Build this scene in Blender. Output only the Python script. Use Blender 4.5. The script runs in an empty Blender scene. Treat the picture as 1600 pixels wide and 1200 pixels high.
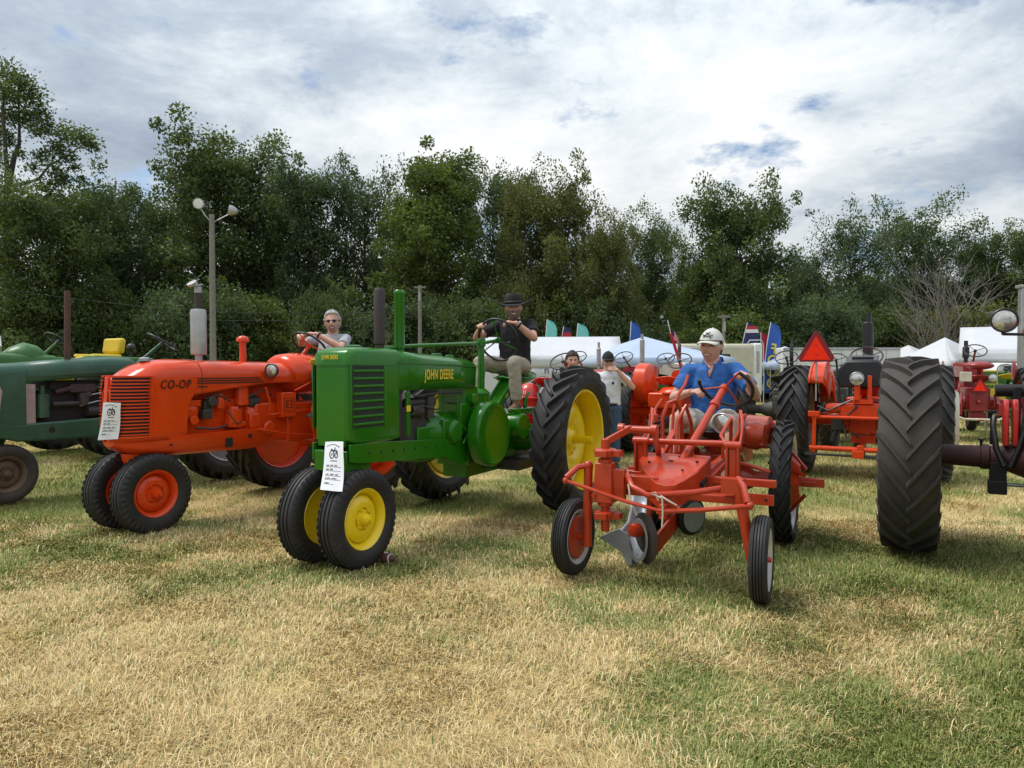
import bpy, bmesh, math, random
import numpy as np
from mathutils import Vector, Matrix, Euler

# ------------------------------------------------------------------ camera, sky, sun, exposure
S = bpy.context.scene
COL = S.collection
CAM_H, CAM_F, CAM_P = 1.5, 1110.0, math.atan(25 / 1110)
cam = bpy.data.cameras.new('camera'); cam_o = bpy.data.objects.new('camera', cam); COL.objects.link(cam_o)
cam.sensor_fit = 'HORIZONTAL'; cam.sensor_width = 36.0; cam.lens = 36.0 * CAM_F / 1600
cam.clip_start = 0.05; cam.clip_end = 3000
cam_o.location = (0, 0, CAM_H); cam_o.rotation_euler = (math.pi / 2 - CAM_P, 0, 0)
S.camera = cam_o

SUN_DIR = Vector((-0.46, 0.10, 0.88)).normalized()
world = bpy.data.worlds.new('World'); S.world = world; world.use_nodes = True
def build_world():
    nt = world.node_tree; N = nt.nodes; L = nt.links; N.clear()
    out = N.new('ShaderNodeOutputWorld'); bg = N.new('ShaderNodeBackground'); bg.inputs['Strength'].default_value = 0.1
    sky = N.new('ShaderNodeTexSky'); sky.sky_type = 'NISHITA'; sky.sun_disc = False
    sky.sun_elevation = math.asin(SUN_DIR.z); sky.sun_rotation = math.atan2(SUN_DIR.x, SUN_DIR.y)
    sky.air_density = 1.0; sky.dust_density = 1.0; sky.ozone_density = 1.5
    tc = N.new('ShaderNodeTexCoord'); sp = N.new('ShaderNodeSeparateXYZ'); L.new(tc.outputs['Generated'], sp.inputs[0])
    def M(op, a, b=None, c=None):
        n = N.new('ShaderNodeMath'); n.operation = op
        for i, v in enumerate((a, b, c)):
            if v is None: continue
            if isinstance(v, (int, float)): n.inputs[i].default_value = v
            else: L.new(v, n.inputs[i])
        return n.outputs[0]
    z = M('ADD', M('MAXIMUM', sp.outputs['Z'], 0.0), 0.30)
    px, py = M('DIVIDE', sp.outputs['X'], z), M('DIVIDE', sp.outputs['Y'], z)
    cb = N.new('ShaderNodeCombineXYZ'); L.new(px, cb.inputs[0]); L.new(py, cb.inputs[1]); L.new(M('MULTIPLY', sp.outputs['Z'], 1.5), cb.inputs[2])
    def noise(scale, detail, rough, dist, off, vec=None):
        mp = N.new('ShaderNodeVectorMath'); mp.operation = 'ADD'; L.new(vec or cb.outputs[0], mp.inputs[0]); mp.inputs[1].default_value = off
        n = N.new('ShaderNodeTexNoise'); n.inputs['Scale'].default_value = scale; n.inputs['Detail'].default_value = detail
        n.inputs['Roughness'].default_value = rough; n.inputs['Distortion'].default_value = dist
        L.new(mp.outputs[0], n.inputs['Vector']); return n.outputs['Fac']
    def ramp(f, stops):
        r = N.new('ShaderNodeValToRGB'); e = r.color_ramp.elements
        while len(e) < len(stops): e.new(0.5)
        for i, (p, c) in enumerate(stops): e[i].position = p; e[i].color = (*c, 1)
        L.new(f, r.inputs[0]); return r.outputs[0]
    # clouds: bright veils over grey undersides, few blue holes
    big = noise(0.95, 3, 0.5, 0.25, (6.5, 2.73, 10.2))
    med = noise(2.4, 12, 0.66, 0.30, (1.3, 7.7, 1.2))
    fin = noise(8.0, 8, 0.65, 0.1, (8.3, 2.1, 2.6))
    mix = M('ADD', M('ADD', M('MULTIPLY', big, 0.50), M('MULTIPLY', med, 0.38)), M('MULTIPLY', fin, 0.12))
    ccol = ramp(mix, [(0.39, (0.33, 0.40, 0.50)), (0.465, (0.48, 0.55, 0.63)), (0.53, (0.72, 0.78, 0.82)), (0.61, (0.93, 0.95, 0.95))])
    cover = noise(2.6, 9, 0.62, 0.1, (19.97, 13.49, 3.64))
    cm = ramp(cover, [(0.335, (0, 0, 0)), (0.43, (1, 1, 1))])
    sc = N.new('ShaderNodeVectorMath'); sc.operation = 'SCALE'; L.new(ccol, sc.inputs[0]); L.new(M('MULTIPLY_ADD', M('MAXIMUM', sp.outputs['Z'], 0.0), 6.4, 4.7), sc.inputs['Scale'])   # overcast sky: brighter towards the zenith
    skb = N.new('ShaderNodeVectorMath'); skb.operation = 'SCALE'; L.new(sky.outputs[0], skb.inputs[0]); skb.inputs['Scale'].default_value = 0.85
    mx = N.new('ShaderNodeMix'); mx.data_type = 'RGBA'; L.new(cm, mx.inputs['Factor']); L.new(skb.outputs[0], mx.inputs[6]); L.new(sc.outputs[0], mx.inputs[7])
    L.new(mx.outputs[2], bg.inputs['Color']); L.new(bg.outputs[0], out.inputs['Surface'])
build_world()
sl = bpy.data.lights.new('sun', 'SUN'); sl.energy = 1.5; sl.angle = math.radians(24); sl.color = (1.0, 0.96, 0.90)
so = bpy.data.objects.new('sun', sl); COL.objects.link(so); so.rotation_euler = SUN_DIR.to_track_quat('Z', 'Y').to_euler(); so.location = (0, 0, 30)
S.view_settings.view_transform = 'Standard'; S.view_settings.look = 'None'; S.view_settings.gamma = 1.0
S.view_settings.use_curve_mapping = False; S.view_settings.exposure = 0.75
S.render.engine = 'CYCLES'; S.cycles.max_bounces = 6; S.cycles.diffuse_bounces = 3; S.cycles.glossy_bounces = 3
S.cycles.transparent_max_bounces = 8; S.cycles.use_denoising = True; S.cycles.caustics_reflective = False; S.cycles.caustics_refractive = False

# ------------------------------------------------------------------ pixel -> direction helper (1600x1200 photo)
def ray(px, py):
    x = (px - 800) / CAM_F; y = (600 - py) / CAM_F
    return Vector((x, math.cos(CAM_P) + y * math.sin(CAM_P), -math.sin(CAM_P) + y * math.cos(CAM_P)))
def at(px, py, Y):
    r = ray(px, py); return r * (Y / r.y) + Vector((0, 0, CAM_H))

# ------------------------------------------------------------------ mesh helpers
V3 = Vector
def _frame(d):
    d = V3(d).normalized(); a = V3((0, 0, 1)) if abs(d.z) < 0.9 else V3((1, 0, 0))
    u = d.cross(a).normalized(); return u, d.cross(u).normalized()
class MB:
    def __init__(s): s.v = []; s.f = []
    def add(s, vs, fs):
        o = len(s.v); s.v.extend([tuple(p) for p in vs]); s.f.extend([tuple(i + o for i in f) for f in fs]); return s
    def box(s, c, d, rot=None, taper=None):
        hx, hy, hz = d[0] / 2, d[1] / 2, d[2] / 2; vs = []
        for z in (-1, 1):
            t = 1 if (z < 0 or taper is None) else taper
            for x, y in ((-1, -1), (1, -1), (1, 1), (-1, 1)):
                p = V3((x * hx * t, y * hy * t, z * hz))
                if rot: p = Euler(rot).to_matrix() @ p
                vs.append(p + V3(c))
        return s.add(vs, [(3, 2, 1, 0), (4, 5, 6, 7), (0, 1, 5, 4), (1, 2, 6, 5), (2, 3, 7, 6), (3, 0, 4, 7)])
    def bar(s, p0, p1, w, h, up=(0, 0, 1)):
        p0, p1 = V3(p0), V3(p1); d = (p1 - p0).normalized(); u = d.cross(V3(up))
        if u.length < 1e-4: u = d.cross(V3((1, 0, 0)))
        u.normalize(); n = u.cross(d); vs = []
        for p in (p0, p1):
            for a, b in ((-1, -1), (1, -1), (1, 1), (-1, 1)): vs.append(p + u * (a * w / 2) + n * (b * h / 2))
        return s.add(vs, [(0, 1, 2, 3), (7, 6, 5, 4), (4, 5, 1, 0), (5, 6, 2, 1), (6, 7, 3, 2), (7, 4, 0, 3)])
    def cyl(s, p0, p1, r0, r1=None, n=14, cap=True):
        return s.tube([p0, p1], [r0, r0 if r1 is None else r1], n, cap)
    def tube(s, pts, r, n=8, cap=True, closed=False):
        pts = [V3(p) for p in pts]; m = len(pts)
        if not hasattr(r, '__len__'): r = [r] * m
        rings = []; u = None
        for i, p in enumerate(pts):
            if closed: d = pts[(i + 1) % m] - pts[i - 1]
            else: d = pts[min(i + 1, m - 1)] - pts[max(i - 1, 0)]
            d.normalize()
            if u is None: u, w = _frame(d)
            else:
                u = u - d * u.dot(d); u.normalize(); w = d.cross(u)
            rings.append([p + (u * math.cos(2 * math.pi * k / n) + w * math.sin(2 * math.pi * k / n)) * r[i] for k in range(n)])
        return s.loft(rings, cap and not closed, closed)
    def loft(s, rings, cap=True, closed=False, ring_closed=True):
        n = len(rings[0]); m = len(rings); vs = [p for r in rings for p in r]; fs = []
        for i in range(m if closed else m - 1):
            a, b = i * n, ((i + 1) % m) * n
            for k in range(n if ring_closed else n - 1):
                k2 = (k + 1) % n; fs.append((a + k, a + k2, b + k2, b + k))
        if cap: fs.append(tuple(range(n - 1, -1, -1))); fs.append(tuple((m - 1) * n + k for k in range(n)))
        return s.add(vs, fs)
    def lathe(s, prof, c, axis, n=32, close=False):
        # prof: (along axis, radius)
        u, w = _frame(axis); d = V3(axis).normalized(); c = V3(c)
        rings = [[c + d * a + (u * math.cos(2 * math.pi * k / n) + w * math.sin(2 * math.pi * k / n)) * max(r, 1e-4) for k in range(n)] for a, r in prof]
        return s.loft(rings, not close, close)
    def prism(s, poly, a0, a1, ax='y'):
        def P(p, a): return {'y': (p[0], a, p[1]), 'x': (a, p[0], p[1]), 'z': (p[0], p[1], a)}[ax]
        n = len(poly); vs = [P(p, a0) for p in poly] + [P(p, a1) for p in poly]
        fs = [tuple(range(n)), tuple(range(2 * n - 1, n - 1, -1))] + [(k, k + n, (k + 1) % n + n, (k + 1) % n) for k in range(n)]
        return s.add(vs, fs)
    def sph(s, c, r, n=14, m=9):
        if not hasattr(r, '__len__'): r = (r, r, r)
        rings = []
        for i in range(1, m):
            t = math.pi * i / m
            rings.append([V3(c) + V3((r[0] * math.sin(t) * math.cos(2 * math.pi * k / n), r[1] * math.sin(t) * math.sin(2 * math.pi * k / n), -r[2] * math.cos(t))) for k in range(n)])
        return s.loft(rings, True)
    def capsule(s, pts, r, n=10):
        # closed tube with rounded ends
        pts = [V3(p) for p in pts]; r = list(r) if hasattr(r, '__len__') else [r] * len(pts)
        d0 = (pts[0] - pts[1]).normalized(); d1 = (pts[-1] - pts[-2]).normalized(); P = []; R = []
        for t in (0.97, 0.75, 0.4): P.append(pts[0] + d0 * r[0] * t); R.append(r[0] * math.sqrt(1 - t * t))
        P += pts; R += r
        for t in (0.4, 0.75, 0.97): P.append(pts[-1] + d1 * r[-1] * t); R.append(r[-1] * math.sqrt(1 - t * t))
        return s.tube(P, R, n)
    def xf(s, mat):
        s.v = [tuple(mat @ V3(p)) for p in s.v]; return s
    def mesh(s, name, mat, smooth=35):
        me = bpy.data.meshes.new(name); me.from_pydata(s.v, [], s.f)
        bm = bmesh.new(); bm.from_mesh(me); bmesh.ops.recalc_face_normals(bm, faces=bm.faces); bm.to_mesh(me); bm.free()
        if smooth:
            me.shade_smooth(); me.set_sharp_from_angle(angle=math.radians(smooth))
        if mat: me.materials.append(mat)
        return me
    def build(s, name, mat, parent=None, smooth=35, bevel=0, solid=0, loc=None, seg=2):
        return place(name, s.mesh(name, mat, smooth), parent, bevel, solid, loc, seg)
def place(name, me, parent=None, bevel=0, solid=0, loc=None, seg=2):
    o = bpy.data.objects.new(name, me); COL.objects.link(o)
    if parent: o.parent = parent
    if loc: o.location = loc
    if solid:
        m = o.modifiers.new('s', 'SOLIDIFY'); m.thickness = solid; m.offset = -1
    if bevel:
        m = o.modifiers.new('b', 'BEVEL'); m.width = bevel; m.segments = seg; m.limit_method = 'ANGLE'; m.angle_limit = math.radians(40); m.harden_normals = False
    return o
def tag(o, label, cat, group=None, kind=None):
    if label: o['label'] = label
    if cat: o['category'] = cat
    if group: o['group'] = group
    if kind: o['kind'] = kind
    return o
def thing(name, label, cat, loc=(0, 0, 0), rz=0.0, group=None):
    o = bpy.data.objects.new(name, None); COL.objects.link(o); o.location = loc; o.rotation_euler = (0, 0, rz); o.empty_display_size = 0.2
    return tag(o, label, cat, group)
def copy_tree(o, parent=None):
    c = o.copy(); COL.objects.link(c); c.parent = parent
    for ch in [x for x in o.children]: copy_tree(ch, c)
    return c
def text_mesh(txt, mat, size, depth=0.002, sx=1.0, shear=0.0, off=0.0):
    cu = bpy.data.curves.new('t', 'FONT'); cu.body = txt; cu.size = size; cu.extrude = depth; cu.align_x = 'CENTER'; cu.align_y = 'CENTER'; cu.shear = shear; cu.offset = off; cu.space_character = 1.16
    o = bpy.data.objects.new('t', cu); COL.objects.link(o); bpy.context.view_layer.update()
    me = bpy.data.meshes.new_from_object(o); bpy.data.objects.remove(o); bpy.data.curves.remove(cu)
    me.transform(Matrix.Diagonal((sx, 1, 1, 1))); me.materials.clear(); me.materials.append(mat); return me
def orient(o, loc, xdir, ydir):
    # local x -> xdir, local y -> ydir
    x = V3(xdir).normalized(); y = (V3(ydir) - x * V3(ydir).dot(x)).normalized(); z = x.cross(y)
    m = Matrix((x, y, z)).transposed().to_4x4(); m.translation = V3(loc); o.matrix_local = m; return o

# ------------------------------------------------------------------ materials
def newmat(name):
    m = bpy.data.materials.new(name); m.use_nodes = True; nt = m.node_tree
    b = nt.nodes['Principled BSDF']; return m, nt, b
def mat(name, col, rough=0.5, metal=0.0, coat=0.0, var=0.12, scale=6.0, bump=0.0, bscale=60.0, spec=0.5, rvar=0.12, dirt=None, dirt_amt=0.0, emit=None):
    m, nt, b = newmat(name); N, L = nt.nodes, nt.links
    tc = N.new('ShaderNodeTexCoord'); n = N.new('ShaderNodeTexNoise'); n.inputs['Scale'].default_value = scale; n.inputs['Detail'].default_value = 7; n.inputs['Roughness'].default_value = 0.62
    L.new(tc.outputs['Object'], n.inputs['Vector'])
    r = N.new('ShaderNodeValToRGB'); e = r.color_ramp.elements; e[0].position = 0.3; e[1].position = 0.7
    e[0].color = (*[c * (1 - var) for c in col], 1); e[1].color = (*[min(1, c * (1 + var)) for c in col], 1); L.new(n.outputs['Fac'], r.inputs[0])
    colout = r.outputs[0]
    if dirt_amt > 0:
        n2 = N.new('ShaderNodeTexNoise'); n2.inputs['Scale'].default_value = 2.3; n2.inputs['Detail'].default_value = 9; n2.inputs['Roughness'].default_value = 0.7
        L.new(tc.outputs['Object'], n2.inputs['Vector'])
        mr = N.new('ShaderNodeMapRange'); mr.inputs[1].default_value = 0.45; mr.inputs[2].default_value = 0.72; mr.inputs[3].default_value = 0; mr.inputs[4].default_value = dirt_amt
        L.new(n2.outputs['Fac'], mr.inputs[0]); mx = N.new('ShaderNodeMix'); mx.data_type = 'RGBA'; L.new(mr.outputs[0], mx.inputs['Factor'])
        L.new(colout, mx.inputs[6]); mx.inputs[7].default_value = (*(dirt or (0.22, 0.17, 0.11)), 1); colout = mx.outputs[2]
    L.new(colout, b.inputs['Base Color'])
    mr = N.new('ShaderNodeMapRange'); mr.inputs[3].default_value = max(0.02, rough - rvar); mr.inputs[4].default_value = min(1, rough + rvar); L.new(n.outputs['Fac'], mr.inputs[0]); L.new(mr.outputs[0], b.inputs['Roughness'])
    b.inputs['Metallic'].default_value = metal; b.inputs['Coat Weight'].default_value = coat; b.inputs['Coat Roughness'].default_value = 0.08; b.inputs['Specular IOR Level'].default_value = spec
    if bump:
        nb = N.new('ShaderNodeTexNoise'); nb.inputs['Scale'].default_value = bscale; nb.inputs['Detail'].default_value = 4; L.new(tc.outputs['Object'], nb.inputs['Vector'])
        bp = N.new('ShaderNodeBump'); bp.inputs['Strength'].default_value = bump; bp.inputs['Distance'].default_value = 0.01; L.new(nb.outputs['Fac'], bp.inputs['Height']); L.new(bp.outputs[0], b.inputs['Normal'])
    if emit: b.inputs['Emission Color'].default_value = (*emit, 1); b.inputs['Emission Strength'].default_value = 1
    return m
MT = {}
def P(name, *a, **k):
    MT[name] = mat(name, *a, **k)
P('jd_green', (0.017, 0.150, 0.004), 0.20, coat=0.22, var=0.05, rvar=0.07, spec=0.3, dirt=(0.07, 0.13, 0.03), dirt_amt=0.10, bump=0.18, bscale=6)
P('jd_green_dull', (0.030, 0.13, 0.020), 0.40, coat=0.15, spec=0.35, dirt=(0.16, 0.18, 0.09), dirt_amt=0.25, bump=0.15, bscale=6)
P('jd_yellow', (0.85, 0.62, 0.008), 0.30, coat=0.4, var=0.06)
P('oliver_green', (0.020, 0.085, 0.048), 0.40, coat=0.15, var=0.2, spec=0.4, dirt=(0.09, 0.13, 0.09), dirt_amt=0.4, bump=0.15, bscale=6)
P('orange', (0.70, 0.056, 0.006), 0.20, coat=0.25, var=0.05, rvar=0.07, spec=0.3, dirt=(0.42, 0.05, 0.015), dirt_amt=0.12, bump=0.18, bscale=6)
P('ac_orange', (0.70, 0.055, 0.006), 0.30, coat=0.2, var=0.08, spec=0.35, dirt=(0.34, 0.08, 0.03), dirt_amt=0.25, bump=0.15, bscale=7)
P('g_orange', (0.47, 0.042, 0.011), 0.30, coat=0.2, var=0.09, spec=0.4, dirt=(0.30, 0.05, 0.02), dirt_amt=0.3, bump=0.15, bscale=9)
P('farm_red', (0.30, 0.012, 0.018), 0.33, coat=0.35, var=0.1, dirt=(0.16, 0.05, 0.04), dirt_amt=0.3)
P('red', (0.55, 0.022, 0.012), 0.3, coat=0.4, var=0.08)
P('rust_red', (0.072, 0.020, 0.018), 0.6, var=0.3, dirt=(0.07, 0.045, 0.035), dirt_amt=0.6, bump=0.15)
P('rust', (0.075, 0.036, 0.026), 0.75, var=0.35, dirt=(0.10, 0.055, 0.035), dirt_amt=0.6, bump=0.2)
P('rusty_pipe', (0.040, 0.026, 0.028), 0.65, var=0.25, dirt=(0.085, 0.04, 0.03), dirt_amt=0.4)
P('rubber', (0.015, 0.015, 0.0155), 0.62, var=0.25, dirt=(0.07, 0.062, 0.05), dirt_amt=0.30, bump=0.08, bscale=120)
P('rubber_worn', (0.055, 0.050, 0.043), 0.8, var=0.25, dirt=(0.11, 0.09, 0.065), dirt_amt=0.55, bump=0.12, bscale=90)
P('rubber_dusty', (0.032, 0.030, 0.028), 0.75, var=0.25, dirt=(0.10, 0.08, 0.06), dirt_amt=0.5)
P('brown_rim', (0.10, 0.062, 0.040), 0.7, var=0.3, dirt=(0.16, 0.11, 0.07), dirt_amt=0.5)
P('black', (0.014, 0.014, 0.016), 0.38, coat=0.1, var=0.2)
P('dark', (0.010, 0.011, 0.011), 0.7, var=0.25)
P('mesh_dark', (0.012, 0.020, 0.012), 0.7, var=0.3, scale=300)
P('engine_dark', (0.030, 0.030, 0.028), 0.55, var=0.4, dirt=(0.09, 0.06, 0.04), dirt_amt=0.5)
P('steel', (0.34, 0.35, 0.36), 0.38, metal=0.9, var=0.15, scale=14, rvar=0.15)
P('plow_steel', (0.33, 0.36, 0.39), 0.42, metal=0.55, var=0.14, scale=10, dirt=(0.25, 0.24, 0.22), dirt_amt=0.3)
P('galv', (0.42, 0.42, 0.42), 0.42, metal=0.6, var=0.16, dirt=(0.25, 0.2, 0.17), dirt_amt=0.35)
P('chrome', (0.7, 0.7, 0.7), 0.12, metal=1.0, var=0.05)
P('lens', (0.55, 0.54, 0.48), 0.08, metal=0.75, var=0.15, scale=30, bump=0.15, bscale=50)
P('white', (0.72, 0.72, 0.70), 0.5, var=0.06)
P('white_rim', (0.62, 0.62, 0.62), 0.35, metal=0.3, var=0.08)
P('cream', (0.56, 0.53, 0.40), 0.5, var=0.06, dirt=(0.36, 0.32, 0.22), dirt_amt=0.25)
P('cream_w', (0.62, 0.56, 0.46), 0.6, var=0.1, dirt=(0.3, 0.24, 0.18), dirt_amt=0.4)
P('paper', (0.74, 0.75, 0.78), 0.7, var=0.03)
P('ink', (0.03, 0.03, 0.05), 0.7, var=0.1)
P('decal_yellow', (0.75, 0.55, 0.04), 0.4, var=0.05)
P('decal_black', (0.03, 0.012, 0.008), 0.4, var=0.1)
P('smv', (1.0, 0.030, 0.004), 0.6, var=0.03, spec=0.2)
P('smv_dark', (0.22, 0.005, 0.010), 0.4, var=0.08)
P('leather', (0.085, 0.028, 0.018), 0.5, var=0.15, bump=0.25, bscale=220)
P('tent_white', (0.56, 0.57, 0.59), 0.6, var=0.05, scale=1.5)
P('tent_blue', (0.42, 0.50, 0.63), 0.6, var=0.05, scale=1.5)
P('glass', (0.015, 0.018, 0.02), 0.06, var=0.1, spec=0.7)
P('wood_pole', (0.20, 0.185, 0.165), 0.85, var=0.25, scale=9, bump=0.2, bscale=25)
P('teal', (0.16, 0.52, 0.46), 0.7, var=0.08)
P('navy', (0.025, 0.028, 0.10), 0.7, var=0.1)
P('blue', (0.03, 0.10, 0.42), 0.7, var=0.1)
P('flag_red', (0.46, 0.022, 0.035), 0.7, var=0.1)
P('flag_white', (0.70, 0.70, 0.72), 0.7, var=0.05)
P('flag_yellow', (0.68, 0.58, 0.05), 0.7, var=0.05)
P('seat_yellow', (0.62, 0.44, 0.015), 0.5, var=0.08)
P('tractor_grey', (0.075, 0.075, 0.062), 0.6, var=0.25, dirt=(0.13, 0.10, 0.07), dirt_amt=0.4)

# ------------------------------------------------------------------ noise used for the turf
_rng = np.random.default_rng(7); _lat = _rng.random((256, 256))
def vnoise(x, y):
    x = np.asarray(x, float); y = np.asarray(y, float); xi = np.floor(x).astype(int); yi = np.floor(y).astype(int); fx = x - xi; fy = y - yi
    fx = fx * fx * (3 - 2 * fx); fy = fy * fy * (3 - 2 * fy); a = _lat[xi % 256, yi % 256]; b = _lat[(xi + 1) % 256, yi % 256]; c = _lat[xi % 256, (yi + 1) % 256]; d = _lat[(xi + 1) % 256, (yi + 1) % 256]
    return (a * (1 - fx) + b * fx) * (1 - fy) + (c * (1 - fx) + d * fx) * fy
def fbm(x, y, o=5):
    s = 0; a = 0.5; t = 0
    for i in range(o): s = s + a * vnoise(x * 2 ** i + 17.3 * i, y * 2 ** i + 5.1 * i); t += a; a *= 0.58
    return s / t
def sstep(a, b, x):
    t = np.clip((x - a) / (b - a), 0, 1); return t * t * (3 - 2 * t)
def bump2(x, y, cx, cy, rx, ry): return np.exp(-(((x - cx) / rx) ** 2 + ((y - cy) / ry) ** 2))
def greenness(x, y):
    n = fbm(x * 0.55 + 3, y * 0.75 + 9, 6)
    g = 0.42 + (n - 0.5) * 1.7 + (fbm(x * 2.6 + 30, y * 3.4 + 2, 4) - 0.5) * 1.1
    g = g + 0.42 * sstep(-0.2, 1.6, x) * (1 - sstep(5.0, 6.4, y)) + 0.42 * bump2(x, y, -5.0, 8.2, 1.6, 1.5) + 0.25 * bump2(x, y, 1.6, 5.6, 1.1, 1.0)
    g = g + 0.30 * bump2(x, y, -0.6, 5.6, 1.2, 0.7) + 0.30 * bump2(x, y, -2.2, 4.9, 0.8, 0.35) + 0.3 * bump2(x, y, 2.6, 5.4, 0.7, 0.7) - 0.26 * bump2(x, y, -1.6, 3.6, 2.0, 1.1) - 0.2 * bump2(x, y, 4.6, 7.2, 1.2, 0.8)
    g = g + 0.10 * sstep(5.2, 6.0, y) + 0.16 * sstep(8.0, 11.0, y) - 0.3 * bump2(x, y, 9.0, 13.2, 4.0, 1.2)
    return np.clip(g, 0, 1)
STRAW = np.array([(0.66, 0.50, 0.225), (0.55, 0.395, 0.165), (0.72, 0.60, 0.33), (0.46, 0.32, 0.145)])
GREEN = np.array([(0.180, 0.225, 0.055), (0.25, 0.275, 0.078), (0.14, 0.19, 0.045), (0.34, 0.335, 0.12)])
def vcol_mat(name, rough, soil=None):
    m, nt, b = newmat(name); N, L = nt.nodes, nt.links
    a = N.new('ShaderNodeAttribute'); a.attribute_name = 'tint'; col = a.outputs['Color']
    if soil:
        g = N.new('ShaderNodeNewGeometry'); n = N.new('ShaderNodeTexNoise'); n.inputs['Scale'].default_value = 38; n.inputs['Detail'].default_value = 8; n.inputs['Roughness'].default_value = 0.75; L.new(g.outputs['Position'], n.inputs['Vector'])
        r = N.new('ShaderNodeValToRGB'); e = r.color_ramp.elements; e[0].position = 0.34; e[0].color = (0.55, 0.53, 0.48, 1); e[1].position = 0.66; e[1].color = (1.22, 1.22, 1.2, 1); L.new(n.outputs['Fac'], r.inputs[0])
        mx = N.new('ShaderNodeMix'); mx.data_type = 'RGBA'; mx.blend_type = 'MULTIPLY'; mx.inputs['Factor'].default_value = 1; L.new(col, mx.inputs[6]); L.new(r.outputs[0], mx.inputs[7]); col = mx.outputs[2]
        bp = N.new('ShaderNodeBump'); bp.inputs['Strength'].default_value = 0.6; bp.inputs['Distance'].default_value = 0.03; L.new(n.outputs['Fac'], bp.inputs['Height']); L.new(bp.outputs[0], b.inputs['Normal'])
    L.new(col, b.inputs['Base Color']); b.inputs['Roughness'].default_value = rough; b.inputs['Specular IOR Level'].default_value = 0.2
    return m
def ground_z(x, y): return 0.03 * (fbm(x * 0.8, y * 0.8, 3) - 0.5) * np.exp(-((x / 40) ** 2 + (y / 40) ** 2)) - 0.012
def build_ground():
    u = np.linspace(-1, 1, 340); xs = 9 * u + 0.0 + 491 * np.sign(u) * np.abs(u) ** 7
    t = np.linspace(0, 1, 340); ys = -12 + 26 * t + 900 * t ** 6
    X, Y = np.meshgrid(xs, ys); Z = ground_z(X, Y); G = greenness(X, Y); f = fbm(X * 3.1, Y * 3.1, 4)
    ss = STRAW[0] * (0.6 + 0.7 * f[..., None]); gg = GREEN[0] * (0.6 + 0.8 * f[..., None]); w = sstep(0.15, 1.0, G)[..., None]
    C = ss * (1 - w) * 0.92 + gg * w * 0.95
    n = len(u); idx = np.arange(n * n).reshape(n, n); F = np.stack([idx[:-1, :-1], idx[:-1, 1:], idx[1:, 1:], idx[1:, :-1]], -1).reshape(-1, 4)
    me = bpy.data.meshes.new('ground'); me.from_pydata(np.stack([X, Y, Z], -1).reshape(-1, 3).tolist(), [], F.tolist())
    at_ = me.color_attributes.new('tint', 'FLOAT_COLOR', 'POINT'); at_.data.foreach_set('color', np.concatenate([C, np.ones_like(C[..., :1])], -1).reshape(-1).astype(np.float32))
    me.shade_smooth(); me.materials.append(vcol_mat('turf', 0.95, True)); o = place('ground', me); o['kind'] = 'structure'
build_ground()
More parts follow.
